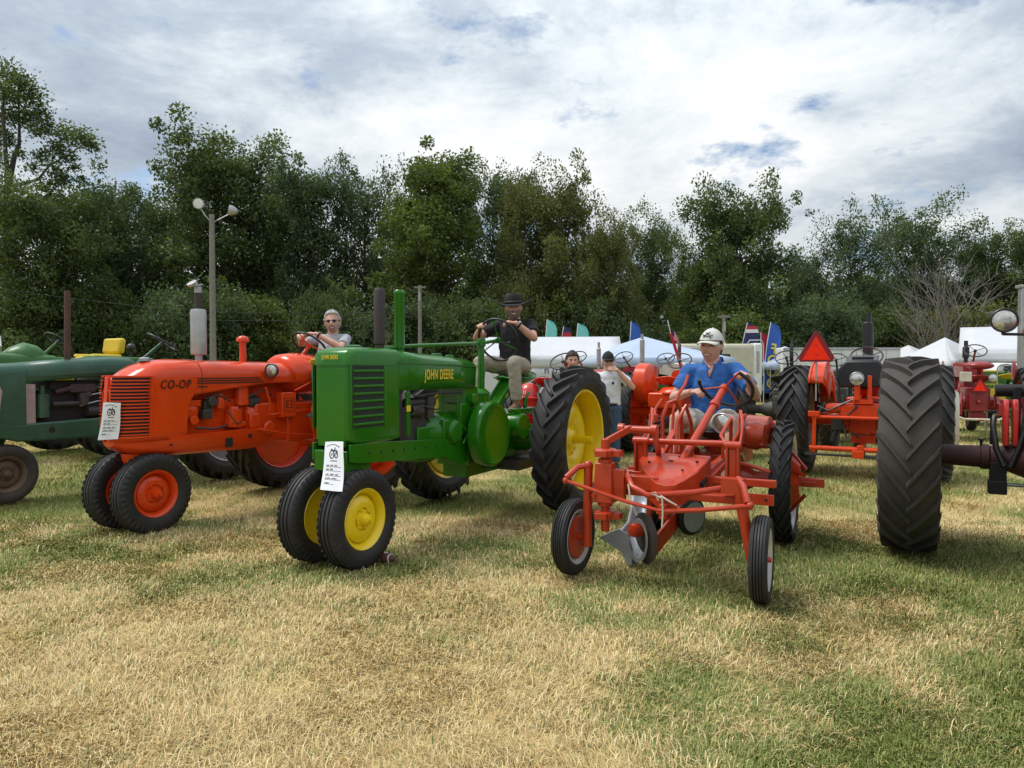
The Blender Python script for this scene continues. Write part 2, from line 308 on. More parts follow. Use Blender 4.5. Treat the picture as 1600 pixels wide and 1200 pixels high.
def build_grass(n_near=520000, n_far=330000):
    rng = np.random.default_rng(3)
    def sample(n, y0, y1, p):
        # density falling with depth, inside a fan a bit wider than the view
        t = rng.random(n); y = (y0 ** p + t * (y1 ** p - y0 ** p)) ** (1 / p); x = (rng.random(n) * 2 - 1) * (0.86 * y + 0.5); return x, y
    parts = []
    for n, y0, y1, p, far in ((n_near, 2.0, 7.0, 1.2, 0), (n_far, 6.2, 20.0, 0.9, 1)):
        x, y = sample(n, y0, y1, p); n = len(x)
        cl = fbm(x * 7, y * 7, 3); keep = rng.random(n) < np.clip(0.35 + 1.5 * (cl - 0.3), 0.2, 1); x, y = x[keep], y[keep]; n = len(x)
        g = greenness(x, y); isg = rng.random(n) < np.clip(0.08 + 0.85 * sstep(0.15, 1.0, g), 0, 1)
        k = rng.integers(0, 4, n); col = np.where(isg[:, None], GREEN[k], STRAW[k]) * (0.75 + 0.5 * rng.random((n, 1)))
        L = np.where(isg, rng.uniform(0.03, 0.08, n), rng.uniform(0.035, 0.105, n)) * (0.7 + 0.6 * fbm(x * 2.2, y * 2.2, 2))
        W = (0.0012 + 0.0012 * rng.random(n)) * (1 + 0.20 * np.maximum(y - 3, 0))
        # lean direction swirls with place, so the turf lies in wisps
        base = 6.28 * fbm(x * 0.9 + 40, y * 0.9 + 11, 3) * 2; a = base + rng.normal(0, 1.1, n); tilt = np.where(isg, rng.uniform(0.25, 1.0, n), rng.uniform(0.6, 1.42, n))
        dx, dy = np.cos(a), np.sin(a); sx, sy = -dy, dx; hz = np.cos(tilt); hr = np.sin(tilt); z0 = ground_z(x, y) - 0.004
        def pt(s, r, h): return np.stack([x + sx * s + dx * r, y + sy * s + dy * r, z0 + h], -1)
        bend = rng.uniform(0.3, 0.75, n)
        if not far:
            V = np.stack([pt(-W, 0, 0), pt(W, 0, 0), pt(W * .8, L * hr * .45, L * hz * .62 + 0.004), pt(-W * .8, L * hr * .45, L * hz * .62 + 0.004), pt(0, L * hr, L * hz * bend + 0.008)], 1)
            o = np.arange(n)[:, None] * 5; T = np.concatenate([o + np.array([0, 1, 2]), o + np.array([0, 2, 3]), o + np.array([3, 2, 4])], 0)
        else:
            V = np.stack([pt(-W, 0, 0), pt(W, 0, 0), pt(0, L * hr, L * hz + 0.004)], 1); T = np.arange(n)[:, None] * 3 + np.array([[0, 1, 2]])
        parts.append((V.reshape(-1, 3), T, np.repeat(col, V.shape[1], 0)))
    off = 0; vs = []; ts = []; cs = []
    for v, t, c in parts: vs.append(v); ts.append(t + off); cs.append(c); off += len(v)
    v = np.concatenate(vs).astype(np.float32); t = np.concatenate(ts).astype(np.int32); c = np.concatenate(cs)
    me = bpy.data.meshes.new('grass'); me.vertices.add(len(v)); me.vertices.foreach_set('co', v.ravel())
    me.loops.add(t.size); me.loops.foreach_set('vertex_index', t.ravel()); me.polygons.add(len(t)); me.polygons.foreach_set('loop_start', np.arange(0, t.size, 3, dtype=np.int32))
    me.update(calc_edges=True); ca = me.color_attributes.new('tint', 'FLOAT_COLOR', 'POINT'); ca.data.foreach_set('color', np.concatenate([c, np.ones((len(c), 1))], 1).astype(np.float32).ravel())
    me.materials.append(vcol_mat('grass_blades', 0.7)); o = place('grass', me); tag(o, 'short dry straw and green grass blades covering the field', 'grass', kind='stuff')
build_grass()

# ------------------------------------------------------------------ trees
def leaf_mat(name, c0, c1):
    m = bpy.data.materials.new(name); m.use_nodes = True; nt = m.node_tree; N, L = nt.nodes, nt.links; N.clear()
    out = N.new('ShaderNodeOutputMaterial'); a = N.new('ShaderNodeAttribute'); a.attribute_name = 'rnd'
    g = N.new('ShaderNodeNewGeometry'); n = N.new('ShaderNodeTexNoise'); n.inputs['Scale'].default_value = 0.55; n.inputs['Detail'].default_value = 3; L.new(g.outputs['Position'], n.inputs['Vector'])
    ad = N.new('ShaderNodeMath'); ad.operation = 'MULTIPLY_ADD'; L.new(n.outputs['Fac'], ad.inputs[0]); ad.inputs[1].default_value = 1.3; 
    m2 = N.new('ShaderNodeMath'); m2.operation = 'MULTIPLY_ADD'; L.new(a.outputs['Fac'], m2.inputs[0]); m2.inputs[1].default_value = 0.6; m2.inputs[2].default_value = -0.45; L.new(m2.outputs[0], ad.inputs[2])
    r = N.new('ShaderNodeValToRGB'); e = r.color_ramp.elements; e[0].position = 0.1; e[0].color = (*c0, 1); e[1].position = 0.9; e[1].color = (*c1, 1); L.new(ad.outputs[0], r.inputs[0])
    d = N.new('ShaderNodeBsdfPrincipled'); d.inputs['Roughness'].default_value = 0.5; d.inputs['Specular IOR Level'].default_value = 0.3; L.new(r.outputs[0], d.inputs['Base Color'])
    t = N.new('ShaderNodeBsdfTranslucent'); mu = N.new('ShaderNodeMix'); mu.data_type = 'RGBA'; mu.blend_type = 'MULTIPLY'; mu.inputs['Factor'].default_value = 1; mu.inputs[7].default_value = (1.25, 1.15, 0.5, 1); L.new(r.outputs[0], mu.inputs[6]); L.new(mu.outputs[2], t.inputs['Color'])
    mx = N.new('ShaderNodeMixShader'); mx.inputs[0].default_value = 0.38; L.new(d.outputs[0], mx.inputs[1]); L.new(t.outputs[0], mx.inputs[2]); L.new(mx.outputs[0], out.inputs['Surface']); return m
LEAF = [leaf_mat('leaf_deep', (0.048, 0.082, 0.031), (0.145, 0.205, 0.072)), leaf_mat('leaf_mid', (0.052, 0.088, 0.024), (0.155, 0.215, 0.056)), leaf_mat('leaf_cool', (0.044, 0.078, 0.040), (0.125, 0.185, 0.082)), leaf_mat('leaf_olive', (0.078, 0.094, 0.031), (0.185, 0.21, 0.066))]
MT['bark'] = mat('bark', (0.060, 0.050, 0.042), 0.9, var=0.35, scale=4, bump=0.4, bscale=12)
MT['dead'] = mat('dead_wood', (0.16, 0.14, 0.12), 0.9, var=0.25, scale=5)
def tree_data(seed, h, rad, base=0.22, nl=16000, ls=0.16, open_=0.0, lean=0.0, shape='oval', spread=0.9):
    """trunk mesh + crown arrays in tree space (metres)."""
    rn = random.Random(seed); rng = np.random.default_rng(seed); B = MB(); tips = []
    def crown_r(t):   # t: height fraction inside the crown
        if shape == 'oval': return math.sqrt(max(0.0, 1 - ((t - 0.46) / 0.64) ** 2))
        if shape == 'cone': return max(0.0, (1 - t) ** 0.7 * min(1, t * 5 + 0.35))
        return math.sqrt(max(0.0, 1 - ((t - 0.6) / 0.62) ** 2))
    r0 = 0.018 * h + 0.03; pts = []; x = y = 0.0; nseg = 9
    for i in range(nseg + 1):
        t = i / nseg; pts.append(V3((x + lean * h * t * t, y, h * 0.86 * t))); x += rn.uniform(-1, 1) * 0.02 * h; y += rn.uniform(-1, 1) * 0.02 * h
    B.tube(pts, [r0 * (1 - 0.88 * i / nseg) * (1.35 if i == 0 else 1) for i in range(nseg + 1)], 9)
    def trunk(t): f = t * nseg; i = min(int(f), nseg - 1); return pts[i].lerp(pts[i + 1], f - i)
    nb = 54
    for k in range(nb):
        t = base + (0.97 - base) * (k + rn.random()) / nb; ct = (t - base) / (1 - base); R = rad * max(0.34, crown_r(ct)) * rn.uniform(0.6, 1.15)
        if R < 0.15: R = 0.3
        az = k * 2.4 + rn.uniform(-0.5, 0.5); up = rn.uniform(0.15, 0.65) + 0.35 * ct; p0 = trunk(max(0.05, t - 0.10 * (1 - ct) - 0.03)); d = V3((math.cos(az), math.sin(az), up)).normalized(); Lb = R / max(0.35, math.hypot(d.x, d.y)); Lb = min(Lb, R * 1.5)
        q = [p0]; m = 4
        for j in range(m):
            d = (d + V3((rn.uniform(-.25, .25), rn.uniform(-.25, .25), rn.uniform(-.18, .16)))).normalized(); q.append(q[-1] + d * Lb / m)
        rb = r0 * (1 - 0.8 * t) * 0.42; B.tube(q, [rb * (1 - 0.85 * j / m) + 0.008 for j in range(m + 1)], 5, cap=False)
        for j in range(1, m + 1):
            for s in range(2 + (j > 2)):
                e = q[j] + V3((rn.gauss(0, 1), rn.gauss(0, 1), rn.gauss(0.25, 0.8))) * (0.10 * rad + 0.22); tips.append((e, 0.55 + 0.45 * j / m))
                if rn.random() < 0.6: B.tube([q[j], (q[j] + e) / 2 + V3((0, 0, 0.08)), e], [rb * 0.4 + 0.006, 0.012, 0.006], 4, cap=False)
    T = np.array([tuple(p) for p, _ in tips]); wgt = np.array([w for _, w in tips])
    T = np.concatenate([T, np.array([tuple(trunk(0.9 + 0.1 * i / 5)) for i in range(6)])]); wgt = np.concatenate([wgt, np.ones(6)])
    if open_ > 0: keep = rng.random(len(T)) > open_; T, wgt = T[keep], wgt[keep]
    ci = rng.choice(len(T), nl, p=wgt / wgt.sum()); csz = (0.38 + 0.62 * rng.random(len(T))) * (0.20 * rad + 0.36) * spread
    off = rng.normal(0, 1, (nl, 3)); off /= (np.linalg.norm(off, axis=1, keepdims=True) + 1e-6); off *= (rng.random((nl, 1)) ** 0.45) * csz[ci][:, None] * np.array([1.1, 1.1, 1.0])
    C = T[ci] + off; zmin = base * h * 0.55; C[:, 2] = np.maximum(C[:, 2], zmin + rng.random(nl) * 0.4)
    # leaf: a bent diamond, roughly facing out and drooping, all blown the same way a little
    dirn = off / (np.linalg.norm(off, axis=1, keepdims=True) + 1e-6) * 0.7 + rng.normal(0, 0.6, (nl, 3)) + np.array([0.35, 0, -0.1]); dirn /= np.linalg.norm(dirn, axis=1, keepdims=True)
    up = rng.normal(0, 0.6, (nl, 3)) + np.array([0, 0, 1.0]); sd = np.cross(dirn, up); sd /= (np.linalg.norm(sd, axis=1, keepdims=True) + 1e-6); ls_ = ls * (0.6 + 0.8 * rng.random((nl, 1)))
    Vv = np.stack([C - dirn * ls_ * .5, C + sd * ls_ * .33 + dirn * ls_ * .05, C + dirn * ls_ * .6, C - sd * ls_ * .33 + dirn * ls_ * .05], 1).reshape(-1, 3)
    F = np.arange(nl * 4).reshape(-1, 4); rnd = np.repeat(rng.random(nl) * 0.7 + 0.3 * np.clip(np.repeat(rng.random(1), nl), 0, 1), 4); cl = rng.random(len(T)); rnd = np.repeat(0.5 * cl[ci] + 0.5 * rng.random(nl), 4)
    me = bpy.data.meshes.new('crown'); me.vertices.add(len(Vv)); me.vertices.foreach_set('co', Vv.astype(np.float32).ravel()); me.loops.add(F.size); me.loops.foreach_set('vertex_index', F.astype(np.int32).ravel()); me.polygons.add(nl); me.polygons.foreach_set('loop_start', np.arange(0, F.size, 4, dtype=np.int32)); me.update(calc_edges=True)
    ra = me.attributes.new('rnd', 'FLOAT', 'POINT'); ra.data.foreach_set('value', rnd.astype(np.float32))
    return B.mesh('trunk', MT['bark'], 60), me
TREE_KIND = {}
def get_kind(k):
    if k not in TREE_KIND:
        spec = {'maple': (11, 14, 3.6, .16, 62000, .165), 'elm': (12, 14, 3.3, .20, 50000, .16, .10), 'poplar': (13, 14, 2.9, .10, 62000, .155), 'airy': (14, 12, 3.4, .25, 26000, .15, .25), 'round': (15, 12, 3.8, .08, 66000, .165), 'bush': (16, 5, 2.7, .03, 26000, .16), 'bush2': (18, 6.5, 2.5, .03, 26000, .16), 'willowy': (17, 12, 3.3, .22, 42000, .15, .12)}[k]
        TREE_KIND[k] = (spec, tree_data(*spec, lean=0.03, shape={'poplar': 'oval', 'willowy': 'top', 'bush': 'oval'}.get(k, 'oval')))
    return TREE_KIND[k]
_mcache = {}
def tree(name, kind, px, top_y, width_px, Y, leaf, label, rz=0.0, group='trees along the edge of the field'):
    spec, (tm, cmesh) = get_kind(kind); top = at(px, top_y, Y); h = top.z; wm = width_px / CAM_F * Y
    t = thing(name, label, 'tree' if 'bush' not in kind else 'shrub', (top.x, Y, -0.05), rz, group); t.scale = (wm / (2.1 * spec[2]), wm / (2.1 * spec[2]), h / (spec[1] * 0.93))
    place('trunk', tm, t)
    if not cmesh.materials: cmesh.materials.append(LEAF[0])
    c = place('crown', cmesh, t); c.material_slots[0].link = 'OBJECT'; c.material_slots[0].material = LEAF[leaf]; return t
def build_trees():
    T = [('maple_tree', 'elm', 168, 292, 175, 40, 2, 'dark half bare tree with gaps and thin limbs beside the tall light pole', 0.3),
         ('maple_tree', 'maple', 345, 218, 225, 43, 0, 'tall broad dark tree rising behind the double light pole', 1.0),
         ('elm_tree', 'elm', 488, 262, 150, 42, 2, 'dark tree with feathery top behind the grey haired man', 2.2),
         ('elm_tree', 'airy', 578, 282, 150, 44, 2, 'thin dark tree behind the paired exhaust stacks', 0.9),
         ('poplar_tree', 'poplar', 688, 238, 185, 38, 1, 'tall bright green leafy tree with pointed shoots behind the green hood', 0.2),
         ('elm_tree', 'elm', 783, 270, 130, 43, 2, 'gappy dark tree behind the man in the black cowboy hat', 4.0),
         ('maple_tree', 'round', 872, 294, 165, 38, 3, 'rounded olive green tree above the white frame tent', 2.8),
         ('maple_tree', 'round', 948, 372, 110, 36, 3, 'low olive green tree next to the teal feather flags', 5.1),
         ('willow_tree', 'willowy', 1016, 352, 115, 42, 0, 'dark windblown tree with forked top behind the blue canopy', 1.7),
         ('maple_tree', 'round', 1085, 405, 105, 39, 1, 'small green tree behind the striped flag', 0.6),
         ('maple_tree', 'round', 1178, 314, 175, 37, 0, 'tall dense rounded green tree behind the cream camper', 3.6),
         ('elm_tree', 'airy', 1262, 408, 90, 41, 2, 'small thin tree between the dense tree and the open one', 0.1),
         ('elm_tree', 'airy', 1332, 352, 140, 40, 2, 'open airy tree with upright shoots behind the white trailer', 2.0),
         ('willow_tree', 'willowy', 1452, 340, 145, 42, 2, 'windswept tree with leaves blown sideways behind the bare brush', 2.4),
         ('elm_tree', 'elm', 1532, 372, 100, 43, 2, 'dark tree behind the large white canopy', 5.5),
         ('elm_tree', 'elm', 1604, 356, 120, 41, 0, 'dark tree beyond the tall pale pole at the field corner', 3.1),
         ('maple_tree', 'round', 40, 300, 210, 33, 0, 'low dense dark tree under the tall gaunt tree', 1.2),
         ('maple_tree', 'elm', 240, 310, 140, 46, 0, 'dark tree in second row between the half bare tree and the tall broad tree', 4.4),
         ('elm_tree', 'elm', 415, 300, 130, 47, 2, 'dark tree in second row between the tall broad tree and the feathery one', 3.0),
         ('maple_tree', 'round', 640, 330, 150, 48, 0, 'dark tree in second row behind the bright pointed tree', 2.0),
         ('maple_tree', 'maple', 1120, 430, 130, 47, 0, 'dark tree in second row left of the dense rounded tree', 1.0),
         ('maple_tree', 'maple', 1395, 440, 130, 47, 0, 'dark low tree filling the gap behind the airy tree', 0.4),
         ('maple_tree', 'maple', -120, 280, 200, 41, 0, 'dark broad tree past the tall gaunt tree', 1.9), ('elm_tree', 'elm', -290, 300, 190, 42, 2, 'dark feathery tree well past the tall gaunt tree', 0.9),
         ('maple_tree', 'round', 1715, 370, 170, 42, 0, 'dense dark tree past the pale mast', 2.7), ('elm_tree', 'elm', 1870, 360, 180, 43, 2, 'dark feathery tree well past the pale mast', 4.9)]
    for nm, k, px, ty, w, Y, lf, lab, rz in T: tree(nm, k, px, ty, w, Y, lf, lab, rz)
    # understory along the field edge
    rn = random.Random(5)
    by = ['at the foot of the tall gaunt tree', 'behind the dark green hood', 'behind the thin rusty exhaust pipe', 'behind the raised steering wheel of the dark green tractor', 'behind the tall grey muffler', 'just past the lamp pole', 'behind the orange breather stack', 'behind the grey haired man', 'behind the dark exhaust stack of the green tractor', 'behind the slim utility pole', 'between the slim pole and the cowboy hat', 'behind the black shirted driver', 'behind the plain teal flag', 'behind the lettered teal flag', 'behind the pale blue canopy peak', 'behind the striped flag pole', 'behind the camper roof', 'behind the tall blue feather flag', 'behind the warning triangle on its post', 'behind the black exhaust of the rear facing orange tractor', 'behind the big worn tyre', 'beside the bare grey tree', 'behind the marquee roof', 'behind the pale mast']
    tone = ['deep green', 'fresh green', 'bluish green', 'olive green']
    for i, lab in enumerate(by):
        px = 14 + 71 * i; Y = rn.uniform(33, 38); k = 'bush' if i % 3 else 'bush2'; lf = rn.choice([0, 1, 2, 3, 2, 0])
        tree('shrub', k, px + rn.uniform(-12, 12), rn.uniform(462, 528), rn.uniform(85, 150), Y, lf, tone[lf] + ' leafy shrub ' + lab, rn.uniform(0, 6), 'understory shrubs below the tree line')
    # tall gaunt tree at the field corner: own limbs and tufts
    t = thing('gaunt_tree', 'tall gaunt tree with bare forked trunk and sparse leaf tufts', 'tree', (0, 0, 0), 0, 'trees along the edge of the field')
    Y = 36.0; B = MB(); tips = []
    def limb(path, r0, r1):
        q = [at(x, y, Y + dz) for x, y, dz in path]; m = len(q); B.tube(q, [r0 + (r1 - r0) * i / (m - 1) for i in range(m)], 7); return q
    g = at(14, 600, Y); limb([(8, 640, 0), (10, 480, 0), (12, 330, 0), (14, 280, 0)], 0.24, 0.20); 
    L1 = [limb([(14, 285, 0), (22, 245, 0.3), (30, 225, 0.5), (30, 190, 0.6), (28, 120, 0.4)], 0.15, 0.03), limb([(13, 285, 0), (8, 230, -.4), (4, 170, -.6), (12, 110, -.5)], 0.13, 0.03), limb([(16, 292, 0), (38, 287, .6), (60, 280, 1.0), (78, 258, 1.4), (110, 240, 1.6), (140, 218, 1.6)], 0.10, 0.02), limb([(14, 360, 0), (45, 330, -.5), (66, 310, -1), (85, 295, -1.2), (105, 280, -1.4)], 0.09, 0.015), limb([(13, 340, 0), (-20, 300, .5), (-60, 250, 1)], .1, .03), limb([(14, 400, 0), (50, 370, 1), (75, 345, 1.5)], .08, .02)]
    place('trunk', B.mesh('trunk', MT['bark'], 60), t)
    rng = np.random.default_rng(9); cl = []
    for (x, y, r) in [(10, 115, 24), (32, 128, 20), (48, 150, 24), (18, 150, 24), (60, 178, 22), (40, 186, 20), (12, 180, 22), (75, 200, 18), (-5, 140, 22), (56, 205, 14), (105, 212, 22), (128, 216, 20), (145, 226, 14), (88, 232, 18), (66, 246, 16), (105, 245, 15), (52, 262, 13), (118, 262, 10), (88, 266, 16), (70, 290, 16), (100, 280, 15), (125, 280, 10), (60, 318, 18), (85, 310, 15), (40, 340, 22), (75, 345, 16), (10, 215, 18), (-20, 240, 30), (-5, 200, 20), (30, 240, 10), (20, 330, 26), (60, 360, 24), (0, 350, 30)]:
        c = at(x, y, Y + rng.uniform(-1, 1)); cl.append((c, r / CAM_F * Y))
    n = 15000; w = np.array([r ** 2 for _, r in cl]); ci = rng.choice(len(cl), n, p=w / w.sum()); C0 = np.array([tuple(c) for c, _ in cl])[ci]; rr = np.array([r for _, r in cl])[ci]
    off = rng.normal(0, 0.48, (n, 3)) * rr[:, None] * np.array([1, 1, 0.8]); C = C0 + off; dirn = off / rr[:, None] * .5 + rng.normal(0, .5, (n, 3)) + np.array([.5, 0, -.1]); dirn /= np.linalg.norm(dirn, axis=1, keepdims=True); sd = np.cross(dirn, rng.normal(0, .6, (n, 3)) + np.array([0, 0, 1])); sd /= np.linalg.norm(sd, axis=1, keepdims=True); ls = 0.15 * (0.6 + 0.8 * rng.random((n, 1)))
    Vv = np.stack([C - dirn * ls * .5, C + sd * ls * .3, C + dirn * ls * .6, C - sd * ls * .3], 1).reshape(-1, 3); me = bpy.data.meshes.new('crown'); me.from_pydata(Vv.tolist(), [], np.arange(n * 4).reshape(-1, 4).tolist()); ra = me.attributes.new('rnd', 'FLOAT', 'POINT'); ra.data.foreach_set('value', np.repeat(rng.random(n), 4).astype(np.float32)); me.materials.append(LEAF[0]); place('crown', me, t)
    # dead brush, bare twigs
    t = thing('dead_tree', 'bare grey leafless tree full of fine twigs beside the large white canopy', 'tree', (0, 0, 0), 0, 'trees along the edge of the field'); Y = 31.5; B = MB(); rn = random.Random(21)
    def grow(p, d, L, r, k):
        q = [p]; 
        for j in range(3): d = (d + V3((rn.uniform(-.2, .2), rn.uniform(-.2, .2), rn.uniform(-.08, .14)))).normalized(); q.append(q[-1] + d * L / 3)
        B.tube(q, [r, r * .85, r * .7, r * .55], 4, cap=False)
        if k > 0:
            for s in range(3 if k > 1 else 4): grow(q[rn.choice([1, 2, 3])], (d + V3((rn.uniform(-.75, .75), rn.uniform(-.6, .6), rn.uniform(-.25, .45)))).normalized(), L * rn.uniform(.55, .8), r * .55, k - 1)
    b0 = at(1468, 560, Y); b0.z = -0.05
    for k in range(7): grow(b0 + V3((rn.uniform(-.3, .3), rn.uniform(-.3, .3), 0)), V3((rn.uniform(-.45, .45), rn.uniform(-.3, .3), 1)).normalized(), rn.uniform(3.0, 3.9), 0.06, 3)
    place('trunk', B.mesh('trunk', MT['dead'], 60), t)
    # far wood closing the gaps low down
    rng = np.random.default_rng(30); n = 42000; x = rng.uniform(-75, 75, n); y = rng.uniform(52, 60, n); hh = 8.0 + 3 * (fbm(x * .12 + 5, y * 0, 3) - .5) * 2; z = rng.random(n) ** 0.8 * hh; C = np.stack([x, y, z], 1); dirn = rng.normal(0, 1, (n, 3)); dirn /= np.linalg.norm(dirn, axis=1, keepdims=True); sd = np.cross(dirn, rng.normal(0, 1, (n, 3))); sd /= np.linalg.norm(sd, axis=1, keepdims=True); ls = .4
    Vv = np.stack([C - dirn * ls * .6, C + sd * ls * .4, C + dirn * ls * .6, C - sd * ls * .4], 1).reshape(-1, 3); me = bpy.data.meshes.new('far_wood'); me.from_pydata(Vv.tolist(), [], np.arange(n * 4).reshape(-1, 4).tolist()); ra = me.attributes.new('rnd', 'FLOAT', 'POINT'); ra.data.foreach_set('value', np.repeat(rng.random(n), 4).astype(np.float32)); me.materials.append(LEAF[0]); o = place('far_wood', me); tag(o, 'dark mass of undergrowth and far wood behind the trees', 'woodland', kind='stuff')
build_trees()

# ------------------------------------------------------------------ wheels and tyres (axle along local y, outer side +y)
def tyre_prof(R, W, rr):
    h = W / 2
    return [(-h * .62, rr), (-h * .86, rr + (R - rr) * .22), (-h * .955, rr + (R - rr) * .36), (-h * .985, rr + (R - rr) * .37), (-h * .985, rr + (R - rr) * .40), (-h * .975, rr + (R - rr) * .41), (-h, rr + (R - rr) * .52), (-h * .97, rr + (R - rr) * .78), (-h * .82, R - .030), (-h * .45, R - .012), (0, R - .006), (h * .45, R - .012), (h * .82, R - .030), (h * .97, rr + (R - rr) * .78), (h, rr + (R - rr) * .52), (h * .975, rr + (R - rr) * .41), (h * .985, rr + (R - rr) * .40), (h * .985, rr + (R - rr) * .37), (h * .955, rr + (R - rr) * .36), (h * .86, rr + (R - rr) * .22), (h * .62, rr)]
def lug_tyre(R, W, rr, lugs=22, lh=.040, sweep=0.42, m='rubber', lw=.034, name='tyre', curve=0.0):
    B = MB(); Rb = R - lh; pr = tyre_prof(Rb, W, rr); B.lathe(pr + [(-W * .2, rr - .02), ], (0, 0, 0), (0, 1, 0), 56, close=False)
    B.f = [f for f in B.f if len(f) == 4]
    h = W / 2
    def prof_r(y): return float(np.interp(abs(y), [0, h * .45, h * .82, h * .97, h], [Rb - .006, Rb - .012, Rb - .030, rr + (Rb - rr) * .78, rr + (Rb - rr) * .60]))
    for s in (-1, 1):
        for k in range(lugs):
            ph0 = (k + (0.5 if s < 0 else 0)) * 2 * math.pi / lugs; rings = []
            for t, top in ((-.07, .8), (0.05, 1.0), (.35, 1.0), (.68, 1.0), (.92, .95), (1.03, .55), (1.06, .1)):
                y = s * h * min(t, 1.04); base = prof_r(y) - .012; tp = prof_r(min(abs(y), h * .97)) + .006 + lh * top if t < 1 else prof_r(y) + lh * .55 * top
                if .8 < t < 1: tp = max(tp, Rb + lh * .45)
                ph = ph0 + (sweep * t - curve * math.sin(math.pi * min(max(t, 0), 1))) ; wb, wt = lw * (1.0 + .35 * t), lw * .62 * (1 + .25 * t)
                ring = []
                for r_, w_ in ((base, -wb), (tp, -wt), (tp, wt), (base, wb)):
                    a = ph + w_ / r_; ring.append((r_ * math.cos(a), y, r_ * math.sin(a)))
                rings.append(ring)
            B.loft(rings, True)
    return B.mesh(name, MT[m], 28)
def rib_tyre(R, W, rr, m='rubber', ribs=4, blocks=0):
    h = W / 2; pr = [(-h * .62, rr), (-h * .9, rr + (R - rr) * .25), (-h, rr + (R - rr) * .52), (-h * .95, rr + (R - rr) * .76), (-h * .80, R - .016)]
    span = h * 1.52; g = .010; w = span / ribs
    for i in range(ribs):
        a = -h * .76 + i * w; crown = lambda y: R - .014 * (y / h) ** 2
        pr += [(a + .003, crown(a) - (.003)), (a + w * .78, crown(a + w * .78)), (a + w * .80, crown(a) - g), (a + w * .97, crown(a) - g)]
    pr = pr[:-2] + [(h * .80, R - .016), (h * .95, rr + (R - rr) * .76), (h, rr + (R - rr) * .52), (h * .9, rr + (R - rr) * .25), (h * .62, rr)]
    B = MB(); B.lathe(pr, (0, 0, 0), (0, 1, 0), 48); B.f = [f for f in B.f if len(f) == 4]
    for s in (-1, 1):
        for k in range(blocks):
            a0 = 2 * math.pi * k / blocks; rings = []
            for y, r in ((h * .66, R - .003), (h * .84, R - .014), (h * .985, rr + (R - rr) * .74), (h * 1.01, rr + (R - rr) * .62)):
                rings.append([((r + d) * math.cos(a0 + e), s * y, (r + d) * math.sin(a0 + e)) for d, e in ((-.012, -.66 * math.pi / blocks), (.0035, -.56 * math.pi / blocks), (.0035, .56 * math.pi / blocks), (-.012, .66 * math.pi / blocks))])
            B.loft(rings, True)
    return B.mesh('tyre', MT[m], 40)
def rim_mesh(W, rr, mat_, dish=0.0, hub=.09, bulge=.06, n=40):
    """pressed steel wheel: flange, well and a dished centre disc at lateral offset dish."""
    B = MB(); f = W * .36
    B.lathe([(f, rr + .018), (f + .008, rr + .012), (f, rr - .004), (f * .72, rr - .016), (f * .3, rr - .028), (-f * .3, rr - .034), (-f * .72, rr - .016), (-f, rr - .004), (-f - .008, rr + .012), (-f, rr + .018)], (0, 0, 0), (0, 1, 0), n); B.f = [q for q in B.f if len(q) == 4]
    d = dish; B.lathe([(d, rr - .022), (d + .004, rr - .05), (d + bulge * .45, rr * .80), (d + bulge * .95, rr * .62), (d + bulge, rr * .50), (d + bulge * .9, rr * .40), (d + bulge * .55, max(hub + .02, rr * .33)), (d + bulge * .55, hub * .5), (d + bulge * .35, hub * .5), (d + bulge * .3, rr * .5), (d - .012, rr - .05), (d - .012, rr - .022)], (0, 0, 0), (0, 1, 0), n)
    return B.mesh('rim', MT[mat_], 40)
def hub_mesh(mat_, y0, r, L, bolts=6, br=None, bolt_r=.011, spline=0.0, cap=True):
    B = MB(); B.lathe([(y0 - .02, r * 1.5), (y0 + .012, r * 1.5), (y0 + .016, r * 1.05), (y0 + L * .7, r * .9), (y0 + L, r * .72), (y0 + L + .006, r * .4)], (0, 0, 0), (0, 1, 0), 24)
    if cap: B.cyl((0, y0 + L, 0), (0, y0 + L + .03, 0), r * .42, r * .36, 12)
    br = br or r * 1.28
    for k in range(bolts):
        a = 2 * math.pi * k / bolts + .2; c = (br * math.cos(a), y0 + .005, br * math.sin(a)); B.cyl(c, (c[0], y0 + .030, c[2]), bolt_r, bolt_r, 6)
    if spline:
        B.cyl((0, y0, 0), (0, y0 + spline, 0), .034, .034, 16)
        for k in range(10):
            a = 2 * math.pi * k / 10; B.bar((.034 * math.cos(a), y0 + L * .5, .034 * math.sin(a)), (.034 * math.cos(a), y0 + spline - .004, .034 * math.sin(a)), .012, .012)
    return B.mesh('wheel', MT[mat_], 40)
def wheel(parent, loc, tyre, rim, hub, flip=False, steer=0.0, spin=0.0):
    w = place('wheel', hub, parent, loc=loc); w.rotation_euler = (0, 0, (math.pi if flip else 0) + steer)
    t = place('tyre', tyre, w); t.rotation_euler = (0, spin, 0)
    if flip: t.rotation_euler = (0, spin, math.pi)      # keep the tread running the right way round
    place('rim', rim, w); return w
def steering_wheel(parent, c, axis, R=.21, mat_='black', spokes=3, hubm=None, tubr=.014, phase=.5):
    c = V3(c); d = V3(axis).normalized(); u, w = _frame(d); B = MB(); n = 36
    B.tube([c + (u * math.cos(2 * math.pi * k / n) + w * math.sin(2 * math.pi * k / n)) * R for k in range(n)], tubr, 8, closed=True); o = B.build('steering_wheel', MT[mat_], parent, 60)
    B = MB(); B.cyl(c - d * .03, c + d * .02, .03, .024, 12)
    for k in range(spokes):
        a = 2 * math.pi * k / spokes + phase; B.tube([c, c - d * .01 + (u * math.cos(a) + w * math.sin(a)) * R * .5, c + (u * math.cos(a) + w * math.sin(a)) * R], .007, 6)
    B.build('spokes', MT[hubm or mat_], o, 60); return o
